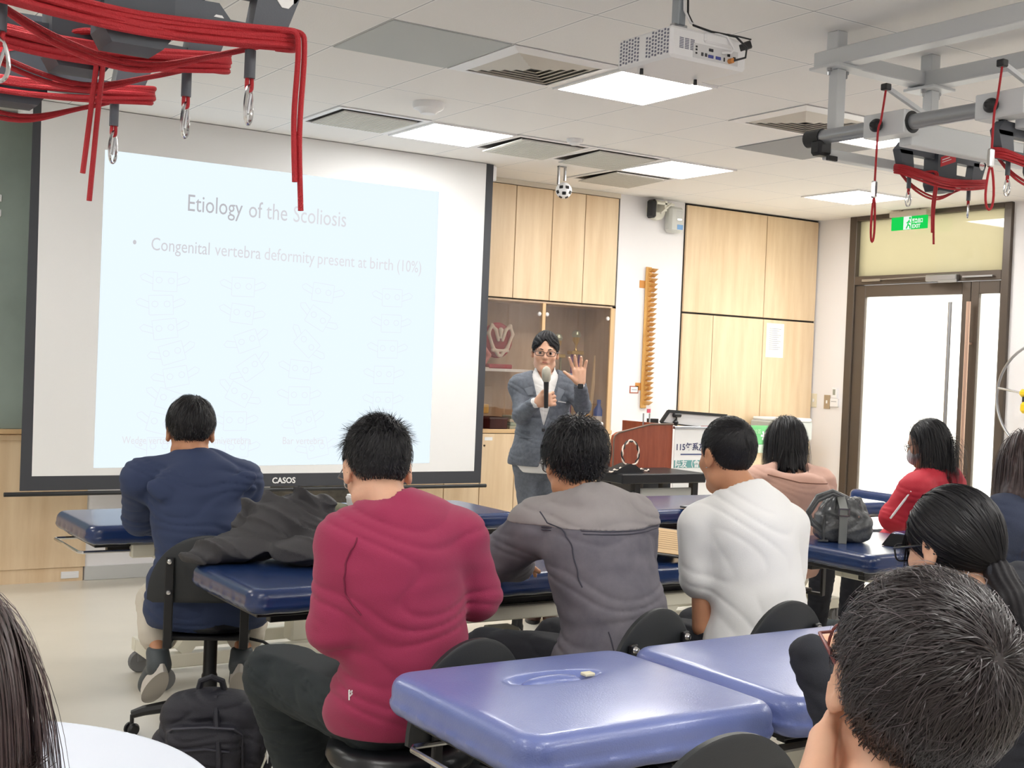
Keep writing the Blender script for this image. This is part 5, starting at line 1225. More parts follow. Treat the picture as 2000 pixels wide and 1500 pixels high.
# ------------------------------------------------------------------ wheeled stools with D-shaped backs
def chair(label, x, y, yaw, back_top=0.80, seat=0.50, first=None):
    t = thing('stool_chair', label, 'chair', (x, y, 0), -math.radians(yaw), group='black wheeled chairs with D-shaped backs')
    MB().lathe([(0.0001, seat), (0.12, seat), (0.175, seat-0.006), (0.195, seat-0.022), (0.20, seat-0.045), (0.19, seat-0.062), (0.16, seat-0.07), (0.0001, seat-0.07)], n=40).build('seat', SEATB, t, True)
    MB().box(-0.15, 0.15, -0.20, 0.10, seat-0.085, seat-0.071, 0.004).build('seat_plate', BLACKM, t)
    # backrest: half ellipse plate, gently curved
    n = 28; w = 0.215; hh = 0.235; zb = back_top-hh; yb = -0.245
    pl = [(w*math.cos(PI*k/n), hh*math.sin(PI*k/n)**0.9) for k in range(n+1)]
    outline = pl+[(-w*0.9, -0.012), (w*0.9, -0.012)]
    def P(u, v, s_): return (u, yb+s_+0.10*(u*u)*1.6-0.03*v, zb+v)
    m = MB(); N_ = len(outline)
    rings = [(0.93, -0.011), (1.0, -0.006), (1.0, 0.006), (0.93, 0.011)]
    vs = []
    for sc_, s_ in rings:
        for (u, v) in outline: vs.append(P(u*sc_, hh*0.42+(v-hh*0.42)*sc_, s_))
    fs = []
    for r_ in range(3):
        for k in range(N_):
            k2 = (k+1) % N_; fs.append((r_*N_+k, r_*N_+k2, (r_+1)*N_+k2, (r_+1)*N_+k))
    # fill faces with strips across
    for r_, rev in ((0, False), (3, True)):
        b0 = r_*N_
        ks = [(k, n-k) for k in range(n//2+1)]
        full = [(b0+n+2, b0+n+1)]+[(b0+a, b0+b_) for a, b_ in ks]
        for (a, b_), (c_, d) in zip(full, full[1:]):
            # subdivide across for the curve
            fs.append((a, c_, d, b_) if (rev) else (a, b_, d, c_)) if a != b_ and c_ != d else fs.append((a, b_, c_) if not rev else (a, c_, b_))
    m.add(vs, fs); m.build('backrest', CHAIRB, t, True)
    for sx in (-1, 1):
        x_ = sx*0.135
        MB().bar((x_, yb-0.021, back_top-0.08), (x_, yb-0.018, seat-0.10), 0.032, 0.014, (0, 1, 0), 0.003).bar((x_, yb-0.018, seat-0.092), (x_, -0.12, seat-0.092), 0.03, 0.014).build('back_post', BLACKM, t)
        for z in (back_top-0.095, back_top-0.205):
            MB().lathe([(0.0001, 0.013), (0.007, 0.012), (0.011, 0.006), (0.012, 0.0)], (x_, yb-0.026, z), 14, 'y').build('bolt', CHROME, t, True)
    MB().lathe([(0.028, 0.08), (0.03, 0.09), (0.03, 0.24), (0.026, 0.25), (0.026, 0.38), (0.017, 0.385), (0.017, seat-0.085)], n=20).build('gas_column', BLACKP, t, True)
    MB().tube([(0.03, 0, seat-0.095), (0.20, -0.05, seat-0.12), (0.25, -0.06, seat-0.15)], 0.006, 8).build('height_lever', BLACKM, t, True)
    for k in range(5):
        a = 2*PI*k/5+0.55; c_, s_ = math.cos(a), math.sin(a)
        MB().tube([(0.02*c_, 0.02*s_, 0.115), (0.14*c_, 0.14*s_, 0.118), (0.24*c_, 0.24*s_, 0.098), (0.285*c_, 0.285*s_, 0.082)], [0.030, 0.024, 0.020, 0.016], 8).build('base_leg', BLACKP, t, True)
        cs = MB()
        for s2 in (-1, 1): cs.lathe([(0.0001, s2*0.008), (0.024, s2*0.008), (0.025, s2*0.016), (0.018, s2*0.024), (0.0001, s2*0.024)], (0, 0, 0), 16, 'y')
        cs.lathe([(0.008, 0.0), (0.008, 0.055)], n=8)
        o = cs.build('caster', BLACKP, t, True); o.location = (0.285*c_, 0.285*s_, 0.026); o.rotation_euler = (0, 0, a+0.8)
    return t
chair('black wheeled chair under the man in the navy jacket', 1.70, 4.68, 24, 0.81)
chair('black wheeled chair under the man in the maroon sweatshirt', 1.62, 2.98, -16, 0.775, 0.47)
chair('black wheeled chair under the man in the grey denim jacket', 2.24, 3.02, -18, 0.80)
chair('black wheeled chair under the man in the white T-shirt', 2.745, 2.98, -10, 0.80)
chair('empty black wheeled chair in the foreground facing the front table', 1.46, 1.82, -4, 0.87, 0.55)
chair('black wheeled chair behind the left back-row table, mostly hidden', 3.33, 5.02, -20, 0.80)
chair('black wheeled chair under the woman in the pink hoodie', 4.52, 4.62, -15, 0.80)

# ------------------------------------------------------------------ clothes helpers
from mathutils.bvhtree import BVHTree
def snapper(B, ob, sgn=-1):
    """returns f(x, z) -> point on garment met when looking along the body's forward axis (sgn -1: from behind)"""
    me = ob.data; V = np.empty(len(me.vertices)*3); me.vertices.foreach_get('co', V); V = V.reshape(-1, 3)+B.base
    tr = BVHTree.FromPolygons([tuple(v) for v in V], [tuple(p.vertices) for p in me.polygons])
    S, F, U = B.R
    def f(x, z, off=0.002):
        o = B.nb+S*x+U*z+F*sgn*0.8; hit = tr.ray_cast(Vector(o), Vector(-F*sgn), 1.4)
        if hit[0] is None: return None
        return np.array(hit[0])+np.array(hit[1])*off*(1 if np.dot(np.array(hit[1]), F*sgn) > 0 else -1)
    return f
def seam(B, ob, pts, m, r=0.0022, sgn=-1, name='seam', n=10, parent=None):
    f = snapper(B, ob, sgn); Q = []
    for (a, b) in zip(pts, pts[1:]):
        for k in range(n):
            t_ = k/n; p = f(a[0]+(b[0]-a[0])*t_, a[1]+(b[1]-a[1])*t_)
            if p is not None: Q.append(p)
    p = f(*pts[-1])
    if p is not None: Q.append(p)
    if len(Q) > 2: return MB().tube(Q, r, 6).build(name, m, parent or ob, True, B.base)
def patch(B, ob, rows, m, sgn=1, name='patch', off=0.003, parent=None, n=6):
    """cloth patch between two polylines (lists of x,z)"""
    f = snapper(B, ob, sgn); V = []; Fq = []; A, C = rows; L = []
    for (a, c) in zip(A, C):
        line = []
        for k in range(n+1):
            t_ = k/n; p = f(a[0]+(c[0]-a[0])*t_, a[1]+(c[1]-a[1])*t_, off)
            if p is None: p = line[-1] if line else B.nb+B.R[1]*0.1*sgn
            line.append(p)
        L.append(line)
    nn = n+1
    for l in L: V += l
    k0 = len(V); V += [v-B.R[1]*sgn*0.004 for v in V]
    for i in range(len(L)-1):
        for j in range(n):
            a = i*nn+j; Fq.append((a, a+1, a+nn+1, a+nn)); Fq.append((a+k0, a+nn+k0, a+nn+1+k0, a+1+k0))
    for i in range(len(L)-1):
        a = i*nn; Fq.append((a, a+nn, a+nn+k0, a+k0)); a = i*nn+n; Fq.append((a, a+k0, a+nn+k0, a+nn))
    return MB().add(V, Fq).build(name, m, parent or ob, True, B.base)
def top_prims(B, g=0.03, sleeves=(1.95, 1.95), hem=0.0, flare=0.03, k=0.05, ag=None, fg=None):
    ag = g if ag is None else ag
    P = B.torso(g, k)
    P.append(ell(B.hip+np.array([0, 0, 0.02]), (0.155+flare, 0.115+flare*0.8, 0.10), B.R, k))
    if hem: P.append(ell(B.hip-np.array([0, 0, hem*0.6])+B.R[1]*0.02, (0.165+flare, 0.125+flare, 0.10+hem*0.4), B.R, k))
    for i in range(2): P += B.arm(i, ag, t1=sleeves[i], fg=fg)
    P.append(B.neck_hole())
    return P
def pants(B, m, g=0.018, t1=1.95, lg=None, name='trousers', w=0.004, seed=1.0):
    P = [ell(B.hip, (0.155+g*0.6, 0.115+g*0.6, 0.115+g*0.6), B.R, 0.05)]
    for i in range(2): P += B.leg(i, g, t1, lg=lg)
    zt = B.hip[2]+0.07
    return B.cloth(name, P, m, 0.008, wrinkle(w, 20, seed), (lambda G: G[..., 2]-zt,))
def zclip(z): return lambda G: z-G[..., 2]
def short_hair(B, m, n=2600, tl=0.045, sl=0.014, whorl=(0.012, -0.055, 0.12), zh=ZH_SHORT, r=(0.083, 0.104, 0.098), c=(0, -0.013, 0.036), w=0.0018, seed=1, off1=0.010, clump=0.45, lift=0.2, noise=0.18, grav=0.10, side_r=None, flow=None, h=0.005, groove=0.0015, steps=7):
    cp = hair_cap(B, zh, m, r, c, groove=groove, h=h)
    def ln(p): return sl+(tl-sl)*np.clip((p[:, 2]-0.00)/0.075, 0, 1)
    strands(B, cp, m, n=n, whorl=whorl, zh=zh, length=ln, width=w, steps=steps, lift=lift, grav=grav, noise=noise, seed=seed, clump=clump, off0=0.004, off1=off1, flow=flow, sk=(np.array(c), np.array(r)-0.003), hold=True)
    return cp
ZH_FADE = ([-0.12, -0.085, -0.055, -0.032, -0.020, 0.012, 0.022, 0.036, 0.048, 0.072, 0.10], [-0.042, -0.042, -0.030, 0.004, 0.036, 0.040, 0.016, 0.016, 0.042, 0.072, 0.078])
def fade(B, cp, seed=1, n=3400):
    strands(B, cp, HAIRB, n=n, whorl=(0.0, -0.06, 0.12), zh=ZH_SHORT, length=lambda p: np.full(len(p), 0.011), width=0.0013, steps=3, lift=0.15, grav=0.15, noise=0.15, seed=seed+50, clump=0.1, off0=0.002, off1=0.005, hold=True, dens=lambda p: (p[:, 2] < 0.045)*1.0+0.02, sk=(SK_C, SK_R+0.0015), name='fade_stubble')
NAVYC = mat('navy_jacket_cloth', (44, 58, 92), 0.75, bump=0.25, bscale=700, sheen=0.0)
MAROON = mat('maroon_sweatshirt', (160, 44, 84), 0.85, bump=0.3, bscale=600, sheen=0.15)
DENIM = mat('grey_washed_denim', (122, 118, 126), 0.85, bump=0.3, bscale=900, col2=(98, 96, 106), vscale=7)
DENIML = mat('pale_washed_denim', (158, 152, 152), 0.85, bump=0.3, bscale=900, var=0.10, vscale=7)
STITCH = mat('dark_stitching', (66, 66, 78), 0.8)
TEE = mat('white_cotton', (240, 240, 240), 0.8, bump=0.1, bscale=500)
PINKC = mat('dusty_pink_fleece', (218, 174, 156), 0.9, bump=0.25, bscale=500, sheen=0.2)
REDC = mat('red_track_jacket', (184, 36, 54), 0.7, bump=0.1, bscale=300)
SWEAT = mat('dark_navy_knit', (52, 60, 82), 0.85, bump=0.3, bscale=400)
BLKC = mat('black_cotton', (36, 38, 46), 0.85, bump=0.2, bscale=500)
DKPANT = mat('dark_green_black_cloth', (38, 46, 50), 0.85, bump=0.25, bscale=500)
BEIGE = mat('light_beige_trousers', (208, 200, 186), 0.85, bump=0.2, bscale=400)
SUIT = mat('grey_wool_suit', (112, 118, 128), 0.85, bump=0.35, bscale=900, col2=(98, 104, 114), vscale=60)
SUITD = mat('grey_wool_dark', (84, 90, 100), 0.85)
FRAMEB = mat('thin_dark_frame', (70, 50, 48), 0.3)
FRAMES = mat('thin_silver_frame', (190, 186, 182), 0.25, metal=0.9)
SOLE = mat('pale_sole', (206, 200, 192), 0.7); SHOEG = mat('grey_black_sneaker', (74, 80, 84), 0.6)
def lens(B, parent):
    W = lambda q: B.H+np.array(q)@B.HR
    for sx in (-1, 1): MB().obox(W((sx*0.035, 0.1065, 0.004)), B.HR, (0.026, 0.0008, 0.014), 0.0004).build('lens', LENS, parent, False, B.base)

# ------------------------------------------------------------------ man in navy jacket, back left
H = at(372, 846, 4.98)
B = Body((1.68, 4.66), 16, H, 20, 16, 0, hs=1.06, sh_w=0.188, neck=at(377, 908, 4.93), shz=0.06,
         elbows=[at(275, 1010, 5.05), at(490, 1015, 5.10)], wrists=[at(330, 1020, 5.30), at(430, 1020, 5.35)],
         knees=[at(312, 1175, 5.02), at(490, 1172, 5.08)], ankles=[at(308, 1275, 4.80), at(472, 1275, 4.86)])
B.start('person in a navy hooded jacket and beige trousers seated before the screen', SKIN2)
P = top_prims(B, 0.033, (1.98, 1.98), hem=0.14, flare=0.075)
hl = lambda x, y, z: B.nb+B.R[0]*x-B.R[1]*y+B.up*z
def hrot(a): c_, s_ = math.cos(a), math.sin(a); return np.array([B.tr[0]*c_+B.tr[2]*s_, B.tr[1], B.tr[2]*c_-B.tr[0]*s_])
P += [ell(hl(0.0, 0.085, -0.040), (0.155, 0.045, 0.062), B.tr, 0.012), ell(hl(-0.075, 0.112, -0.105), (0.125, 0.030, 0.050), hrot(-0.48), 0.006), ell(hl(0.095, 0.112, -0.100), (0.135, 0.030, 0.050), hrot(0.45), 0.006), ell(hl(0.01, 0.115, -0.115), (0.075, 0.032, 0.062), B.tr, 0.012),
      cap(B.nb+B.R[0]*0.10-B.R[1]*0.05-B.up*0.05, B.nb+B.R[0]*0.215-B.R[1]*0.06-B.up*0.085, 0.022, 0.008, 0.02),
      cap(B.nb-B.R[0]*0.06-B.R[1]*0.03+B.up*0.035, B.nb+B.R[0]*0.06-B.R[1]*0.03+B.up*0.035, 0.022, None, 0.02), B.neck_hole(0.058, 0.01)]
jk = B.cloth('jacket', P, NAVYC, 0.007, wrinkle(0.006, 15, 0.4), (zclip(0.44),))
pants(B, BEIGE, 0.028, 1.62, lg=0.032)
B.shoes(SHOEG, SOLE, pitch=-38, yaws=(-12, 8)); B.glasses(FRAMES)
cp = short_hair(B, HAIRB, 2600, tl=0.055, sl=0.016, zh=ZH_FADE, r=(0.086, 0.107, 0.102), seed=2)
fade(B, cp, 2)

# ------------------------------------------------------------------ man in maroon sweatshirt
H = at(737, 921, 3.40)
B = Body((1.62, 2.98), -6, H, 14, 24, 0, sh_w=0.195, seat=0.47, neck=at(765, 1000, 3.33), hs=1.06,
         shl=[at(678, 1060, 3.30), at(892, 1052, 3.42)], elbows=[at(655, 1225, 3.28), at(928, 1160, 3.48)], wrists=[at(735, 1262, 3.62), at(890, 1160, 3.78)],
         knees=[at(548, 1318, 3.66), at(900, 1330, 3.85)], ankles=[at(600, 1510, 3.82), at(880, 1490, 3.80)])
B.start('person in a maroon sweatshirt and dark trousers bending over the middle table', SKIN)
P = top_prims(B, 0.034, (1.95, 1.95), flare=0.036, fg=0.026, hem=0.03)
P += [cap(B.nb-B.R[0]*0.05+B.up*0.005-B.R[1]*0.04, B.nb+B.R[0]*0.05+B.up*0.005-B.R[1]*0.04, 0.028, None, 0.02), B.neck_hole(0.058, 0.006)]
sw = B.cloth('sweatshirt', P, MAROON, 0.006, wrinkle(0.0048, 12, 1.3, (1, 1, 1.5)), (zclip(0.50),))
seam(B, sw, [(-0.135, -0.055), (-0.150, -0.085), (-0.160, -0.12), (-0.163, -0.155), (-0.158, -0.19), (-0.148, -0.22), (-0.132, -0.245)], mat('maroon_seam', (122, 30, 62), 0.8), 0.002, name='shoulder_seam')
f = snapper(B, sw); q = f(-0.125, -0.455, 0.003)
if q is None: q = f(-0.10, -0.44, 0.003)
if q is not None:
    a = nrm(B.R[0]*0.86+np.array((0, 0, 0.35))); u = nrm(np.cross(np.cross(a, (0, 0, 1.0)), a)); m = MB()
    for (p0, p1) in (((-0.010, -0.012), (-0.002, 0.012)), ((-0.002, 0.012), (0.006, -0.010)), ((-0.008, -0.004), (0.008, 0.0)), ((0.004, 0.004), (0.013, 0.012))):
        m.tube([q+a*p0[0]+u*p0[1], q+a*p1[0]+u*p1[1]], 0.0022, 6)
    m.build('chest_logo', PAPER, sw, True, B.base)
pants(B, DKPANT, 0.032, 1.86, lg=0.05, w=0.006, seed=2.2)
B.shoes(SHOEG, SOLE); B.glasses(FRAMES)
cp = short_hair(B, HAIRB, 3600, tl=0.040, sl=0.012, whorl=(0.02, -0.06, 0.10), zh=ZH_FADE, r=(0.080, 0.103, 0.106), w=0.0015, seed=3, lift=0.6, clump=0.7, off1=0.012)
fade(B, cp, 3)
strands(B, cp, HAIRB, n=1500, whorl=(0.02, -0.06, 0.10), zh=([-0.2, 0.2], [0.062, 0.062]), length=lambda p: np.full(len(p), 0.030), width=0.0015, steps=5, lift=0.85, grav=0.02, noise=0.2, seed=33, clump=0.7, off0=0.012, off1=0.02, name='top_tufts')

# ------------------------------------------------------------------ man in grey denim jacket
H = at(1121, 908, 3.92)
B = Body((2.36, 3.00), -10, H, 16, 12, 2, sh_w=0.185, neck=at(1143, 985, 3.86), shz=0.045, hs=1.03,
         shl=[at(1050, 1028, 3.86), at(1232, 1020, 3.96)], elbows=[at(975, 1090, 3.98), at(1240, 1150, 3.96)], wrists=[at(1010, 1100, 4.28), at(1190, 1130, 4.25)])
B.start('person in a faded grey denim jacket seated in the middle row', SKIN2)
P = top_prims(B, 0.036, (1.95, 1.95), flare=0.055, hem=0.06)
P += [cap(B.nb-B.R[0]*0.06+B.up*0.02-B.R[1]*0.05, B.nb+B.R[0]*0.06+B.up*0.02-B.R[1]*0.05, 0.022, None, 0.02), cap(B.nb-B.R[0]*0.05+B.up*0.0-B.R[1]*0.065, B.nb+B.R[0]*0.05+B.up*0.0-B.R[1]*0.065, 0.03, None, 0.02), B.neck_hole(0.060, 0.008)]
jk = B.cloth('jacket', P, DENIM, 0.006, wrinkle(0.0045, 13, 2.1, (1, 1, 1.7)), (zclip(0.50),))
P = top_prims(B, 0.0385, (0.12, 0.12), flare=0.0)[2:]
zy = B.nb[2]-0.060
P += [cap(B.nb-B.R[0]*0.06+B.up*0.02-B.R[1]*0.05, B.nb+B.R[0]*0.06+B.up*0.02-B.R[1]*0.05, 0.0245, None, 0.02), cap(B.nb-B.R[0]*0.05-B.R[1]*0.065, B.nb+B.R[0]*0.05-B.R[1]*0.065, 0.0325, None, 0.02), B.neck_hole(0.060, 0.008)]
yk = sdf_obj('yoke', P, DENIML, jk, 0.006, wrinkle(0.0045, 13, 2.1, (1, 1, 1.7)), (zclip(zy),), off=B.base)
for dz in (0.0, -0.008): seam(B, jk, [(-0.20, -0.062+dz), (0.20, -0.062+dz)], STITCH, 0.0016, name='yoke_seam')
seam(B, jk, [(-0.150, -0.02), (-0.152, -0.12), (-0.140, -0.22)], STITCH, 0.0022, name='armhole_seam')
seam(B, jk, [(-0.10, -0.34), (-0.10, -0.50)], STITCH, 0.002, name='back_seam'); seam(B, jk, [(-0.165, -0.32), (-0.17, -0.50)], STITCH, 0.002, name='back_seam')
pants(B, BLKC, 0.02)
B.shoes(SHOEG, SOLE); B.glasses(FRAMEB)
short_hair(B, HAIRB, 4200, tl=0.072, sl=0.026, whorl=(-0.01, -0.05, 0.11), r=(0.087, 0.110, 0.106), w=0.0019, seed=4, lift=0.5, noise=0.3, clump=1.0, off1=0.022, groove=0.003)

# ------------------------------------------------------------------ man in white T-shirt
H = at(1420, 893, 4.15)
B = Body((2.90, 2.98), -4, H, 6, 6, 0, sh_w=0.178, neck=at(1456, 968, 4.10), shz=0.05,
         shl=[at(1372, 1030, 4.10), at(1533, 1030, 4.20)], elbows=[at(1370, 1225, 4.06), at(1530, 1200, 4.25)], wrists=[at(1395, 1270, 4.36), at(1470, 1200, 4.45)])
B.start('person in a white T-shirt with cropped black hair, head turned left', SKIN2)
P = top_prims(B, 0.028, (0.50, 0.50), flare=0.03, ag=0.034)
P += [cap(B.nb-B.R[0]*0.05-B.up*0.01-B.R[1]*0.035, B.nb+B.R[0]*0.05-B.up*0.01-B.R[1]*0.035, 0.024, None, 0.02), B.neck_hole(0.057, 0.002)]
B.cloth('t_shirt', P, TEE, 0.006, wrinkle(0.0030, 12, 3.3, (1.2, 1.2, 1.1)), (zclip(0.50),))
pants(B, BLKC, 0.02); B.shoes(SHOEG, SOLE)
short_hair(B, HAIRB, 4600, tl=0.020, sl=0.009, whorl=(0.0, -0.075, 0.07), r=(0.0815, 0.103, 0.097), w=0.0014, seed=5, lift=0.3, clump=0.3, off1=0.006, groove=0.0006)
MB().lathe([(0.0001, 0.002), (0.003, 0.001), (0.0001, -0.002)], B.H+np.array((-0.087, -0.006, -0.034))@B.HR, 8).build('earring', PAPER, B.root, True, B.base)

# ------------------------------------------------------------------ woman in pink hoodie
DN = np.array([0, 0, -1.0])
def long_hair(B, m, n, L, extra, whorl=(0.0, 0.07, 0.13), w=0.0022, seed=1, grav=0.42, col=(), r=(0.087, 0.108, 0.100), c=(0, -0.013, 0.036), zh=ZH_LONG, wob=0.0, back=0.0, noise=0.10, off1=0.016, steps=14, groove=0.0015, h=0.006, clump=0.25):
    cp = hair_cap(B, zh, m, r, c, groove=groove, h=h)
    if extra:
        X_ = B.HR[0].astype(np.float32)
        def gr(P_): a = (P_-B.H)@X_; return (0.003*np.sin(a*300+4*np.sin(P_[:, 2]*25))+0.0025*np.sin(a*130+3*np.sin(P_[:, 2]*13+1))).astype(np.float32)
        sdf_obj('hair_length', extra, m, cp, 0.005, gr, off=B.base)
    strands(B, cp, m, n=n, whorl=whorl, zh=zh, length=lambda p: np.full(len(p), L), width=w, steps=steps, lift=0.12, grav=grav, noise=noise, seed=seed, clump=clump, off0=0.004, off1=off1, collide=col, wob=wob, flow=(lambda p: (p-np.array(whorl))+np.array((0, -back, 0))) if back else None, sk=(np.array(c), np.array(r)-0.003))
    return cp
def torso_col(B, g=0.035):
    return [(p['c'], p['r'], p['R']) for p in B.torso(g) if p['t'] == 'ell'][2:]
H = at(1536, 866, 6.20)
B = Body((4.56, 4.56), 25, H, 30, 22, -4, sh_w=0.150, seat=0.49, neck=at(1541, 925, 6.12), shz=0.05, hs=0.95)
B.start('person in a dusty pink hoodie with long black hair by the green board', SKIN)
P = top_prims(B, 0.036, (1.95, 1.95), flare=0.05, hem=0.05)
ho = B.nb-B.up*0.10-B.R[1]*0.085
P += [ell(ho-B.R[1]*0.03, (0.170, 0.060, 0.105), B.tr, 0.004), ell(ho-B.R[1]*0.04-B.up*0.07+B.R[0]*0.03, (0.10, 0.05, 0.08), B.tr, 0.012), cap(ho+B.R[0]*0.12+B.up*0.07, ho-B.R[0]*0.12+B.up*0.09, 0.030, 0.030, 0.03), ell(B.nb+B.up*0.045-B.R[1]*0.035, (0.085, 0.05, 0.05), B.tr, 0.012, '-'), B.neck_hole(0.060, 0.008)]
hd = B.cloth('hoodie', P, PINKC, 0.007, wrinkle(0.004, 16, 1.1), (zclip(0.49),))
seam(B, hd, [(-0.15, -0.03), (-0.10, -0.11), (0.0, -0.20), (0.06, -0.235), (0.11, -0.20), (0.15, -0.12)], mat('pink_seam', (150, 108, 92), 0.9), 0.003, name='hood_edge')
seam(B, hd, [(-0.14, 0.0), (0.0, -0.030), (0.15, -0.035)], mat('pink_seam', (150, 108, 92), 0.9), 0.003, name='hood_rim')
pants(B, BLKC, 0.02, lg=0.03); B.shoes(SHOEG, SOLE)
W = lambda q: B.H+(np.array(q)*B.hs)@B.HR
ex = [ell(W((-0.005, -0.050, -0.065)), (0.080, 0.042, 0.105), B.HR, 0.03), cap(W((-0.050, -0.055, -0.06)), W((-0.056, -0.060, -0.165)), 0.026, 0.008, 0.02), cap(W((0.04, -0.06, -0.06)), W((0.045, -0.08, -0.19)), 0.026, 0.006, 0.02), cap(W((-0.01, -0.06, -0.08)), W((-0.01, -0.085, -0.20)), 0.036, 0.010, 0.02)]
long_hair(B, HAIRB, 2600, 0.25, ex, seed=6, col=torso_col(B), wob=0.06)

# ------------------------------------------------------------------ woman in red jacket
H = at(1810, 868, 6.60)
B = Body((5.50, 4.52), -10, H, -26, 16, 0, sh_w=0.160, seat=0.49, neck=at(1822, 932, 6.55), shz=0.06, hs=0.95, elbows=[at(1748, 1010, 6.50), at(1880, 1000, 6.75)], wrists=[at(1770, 1010, 6.85), at(1840, 1010, 7.0)])
B.start('person in a red track jacket with glasses and mask before the glass door', SKIN)
P = top_prims(B, 0.040, (1.95, 1.95), flare=0.05)
P += [cap(B.nb-B.R[0]*0.07-B.up*0.02-B.R[1]*0.06, B.nb+B.R[0]*0.07-B.up*0.02-B.R[1]*0.06, 0.030, None, 0.02), cap(B.nb-B.R[1]*0.09+B.up*0.05, B.nb-B.R[1]*0.115-B.up*0.06, 0.03, 0.006, 0.006, '-'), B.neck_hole(0.062, 0.0)]
jk = B.cloth('track_jacket', P, REDC, 0.007, wrinkle(0.004, 16, 4.1), (zclip(0.50),))
Q = []
d_ = nrm(B.el[0]-B.sh[0]); o_ = nrm(-B.R[0]-B.R[1]*0.25)
for k in range(12):
    p = B.sh[0]+(B.el[0]-B.sh[0])*k/11; r_ = (0.046-0.008*k/11)+0.033; Q.append(p+nrm(o_-d_*(o_@d_))*(r_+0.008))
MB().tube(Q, 0.006, 6).build('white_piping', PAPER, jk, True, B.base)
pants(B, BLKC, 0.02); B.shoes(SHOEG, SOLE); g_ = B.glasses(FRAMEB, w=0.028, hh=0.020); lens(B, g_)
W = lambda q: B.H+(np.array(q)*B.hs)@B.HR
sdf_obj('face_mask', [ell(W((0, 0.078, -0.052)), (0.055, 0.042, 0.046), B.HR, 0.01), ell(W((0, 0.045, -0.050)), (0.064, 0.03, 0.03), B.HR, 0.01)], mat('pale_mask', (214, 216, 222), 0.8), B.root, 0.005, off=B.base)
ex = [cap(W((0.0, -0.045, -0.02)), W((0.0, -0.055, -0.15)), 0.066, 0.056, 0.03), cap(W((0.03, -0.045, -0.03)), W((0.045, -0.05, -0.17)), 0.045, 0.030, 0.03)]
ZH_RED = ([-0.12, -0.02, 0.005, 0.022, 0.045, 0.078, 0.10], [-0.09, -0.09, -0.07, 0.010, 0.052, 0.074, 0.078])
long_hair(B, HAIRB, 2400, 0.27, ex, seed=7, zh=ZH_RED, back=0.35, r=(0.085, 0.102, 0.098), c=(0, -0.020, 0.036), col=torso_col(B, 0.04), noise=0.06)

# ------------------------------------------------------------------ woman with brown hair at the right edge
H = at(2012, 917, 4.45)
B = Body((3.98, 2.84), 10, H, 30, 10, 0, sh_w=0.165, neck=at(2035, 985, 4.42), shz=0.05)
B.start('person with long brown hair in a dark knit, cut by the right edge', SKIN)
B.cloth('sweater', top_prims(B, 0.036, (1.95, 1.95), flare=0.04), SWEAT, 0.008, wrinkle(0.005, 14, 5.1), (zclip(0.50),))
pants(B, BLKC, 0.02); B.shoes(SHOEG, SOLE)
W = lambda q: B.H+(np.array(q)*B.hs)@B.HR
ex = [cap(W((-0.02, -0.03, -0.0)), W((-0.045, -0.04, -0.10)), 0.090, 0.070, 0.03), cap(W((0.03, -0.03, 0.0)), W((0.02, -0.06, -0.16)), 0.090, 0.070, 0.03), cap(W((-0.05, -0.04, -0.10)), W((-0.02, -0.06, -0.19)), 0.060, 0.018, 0.03)]
long_hair(B, HAIRR, 3000, 0.27, ex, seed=8, r=(0.093, 0.112, 0.104), col=torso_col(B), noise=0.05)
chair('black wheeled chair under the woman with brown hair at the right edge', 3.96, 2.86, 5, 0.80)

# ------------------------------------------------------------------ woman with ponytail
H = at(1858, 1072, 2.80)
B = Body((2.50, 1.72), 4, H, 2, 14, 0, sh_w=0.170, neck=at(1915, 1180, 2.74), shz=0.05,
         shl=[at(1800, 1245, 2.68), at(2055, 1230, 2.9)], elbows=[at(1652, 1392, 2.62), at(2080, 1350, 3.0)], wrists=[at(1580, 1272, 2.66), at(1950, 1330, 3.2)],
         hands=[hand_prims(at(1580, 1266, 2.66), np.array([nrm((0.1, 0.9, 0.2)), nrm(_r*0.95+np.array([0, 0, 0.12])), nrm((0, 0.1, 1))]), curl=1.1, side=1), None])
B.start('person in black with glasses and low ponytail leaning on the front table', SKIN)
B.cloth('top', top_prims(B, 0.032, (1.92, 1.95), flare=0.03, fg=0.020), BLKC, 0.007, wrinkle(0.005, 16, 6.1), (zclip(0.50),))
pants(B, BLKC, 0.02); B.shoes(SHOEG, SOLE); g_ = B.glasses(BLACKP, w=0.030, hh=0.019, r=0.0022); lens(B, g_)
W = lambda q: B.H+(np.array(q)*B.hs)@B.HR
pt = W((0.012, -0.105, -0.062)); pe = at(1975, 1175, 2.66); pe2 = at(2030, 1260, 2.62)
ZH_PONY = ([-0.12, -0.07, -0.035, -0.022, -0.012, 0.012, 0.025, 0.045, 0.060, 0.080, 0.10], [-0.085, -0.075, -0.05, -0.015, 0.032, 0.034, -0.015, -0.012, 0.032, 0.062, 0.066])
def ponyflow(p):
    tg = np.array((0.012, -0.112, -0.055)); return tg-p
cp = hair_cap(B, ZH_PONY, HAIRB, (0.086, 0.110, 0.102), (0, -0.016, 0.036), groove=0.0, h=0.0045)
strands(B, cp, HAIRB, n=5200, zh=ZH_PONY, length=lambda p: 0.035+0.45*np.linalg.norm(p-np.array((0.012, -0.112, -0.055)), axis=1), width=0.0016, steps=8, lift=0.05, grav=0.0, noise=0.05, seed=9, clump=0.1, flow=ponyflow, off0=0.004, off1=0.007, pull=(0.012, -0.115, -0.058), pull_k=0.5, sk=(np.array((0, -0.016, 0.036)), np.array((0.083, 0.107, 0.099))))
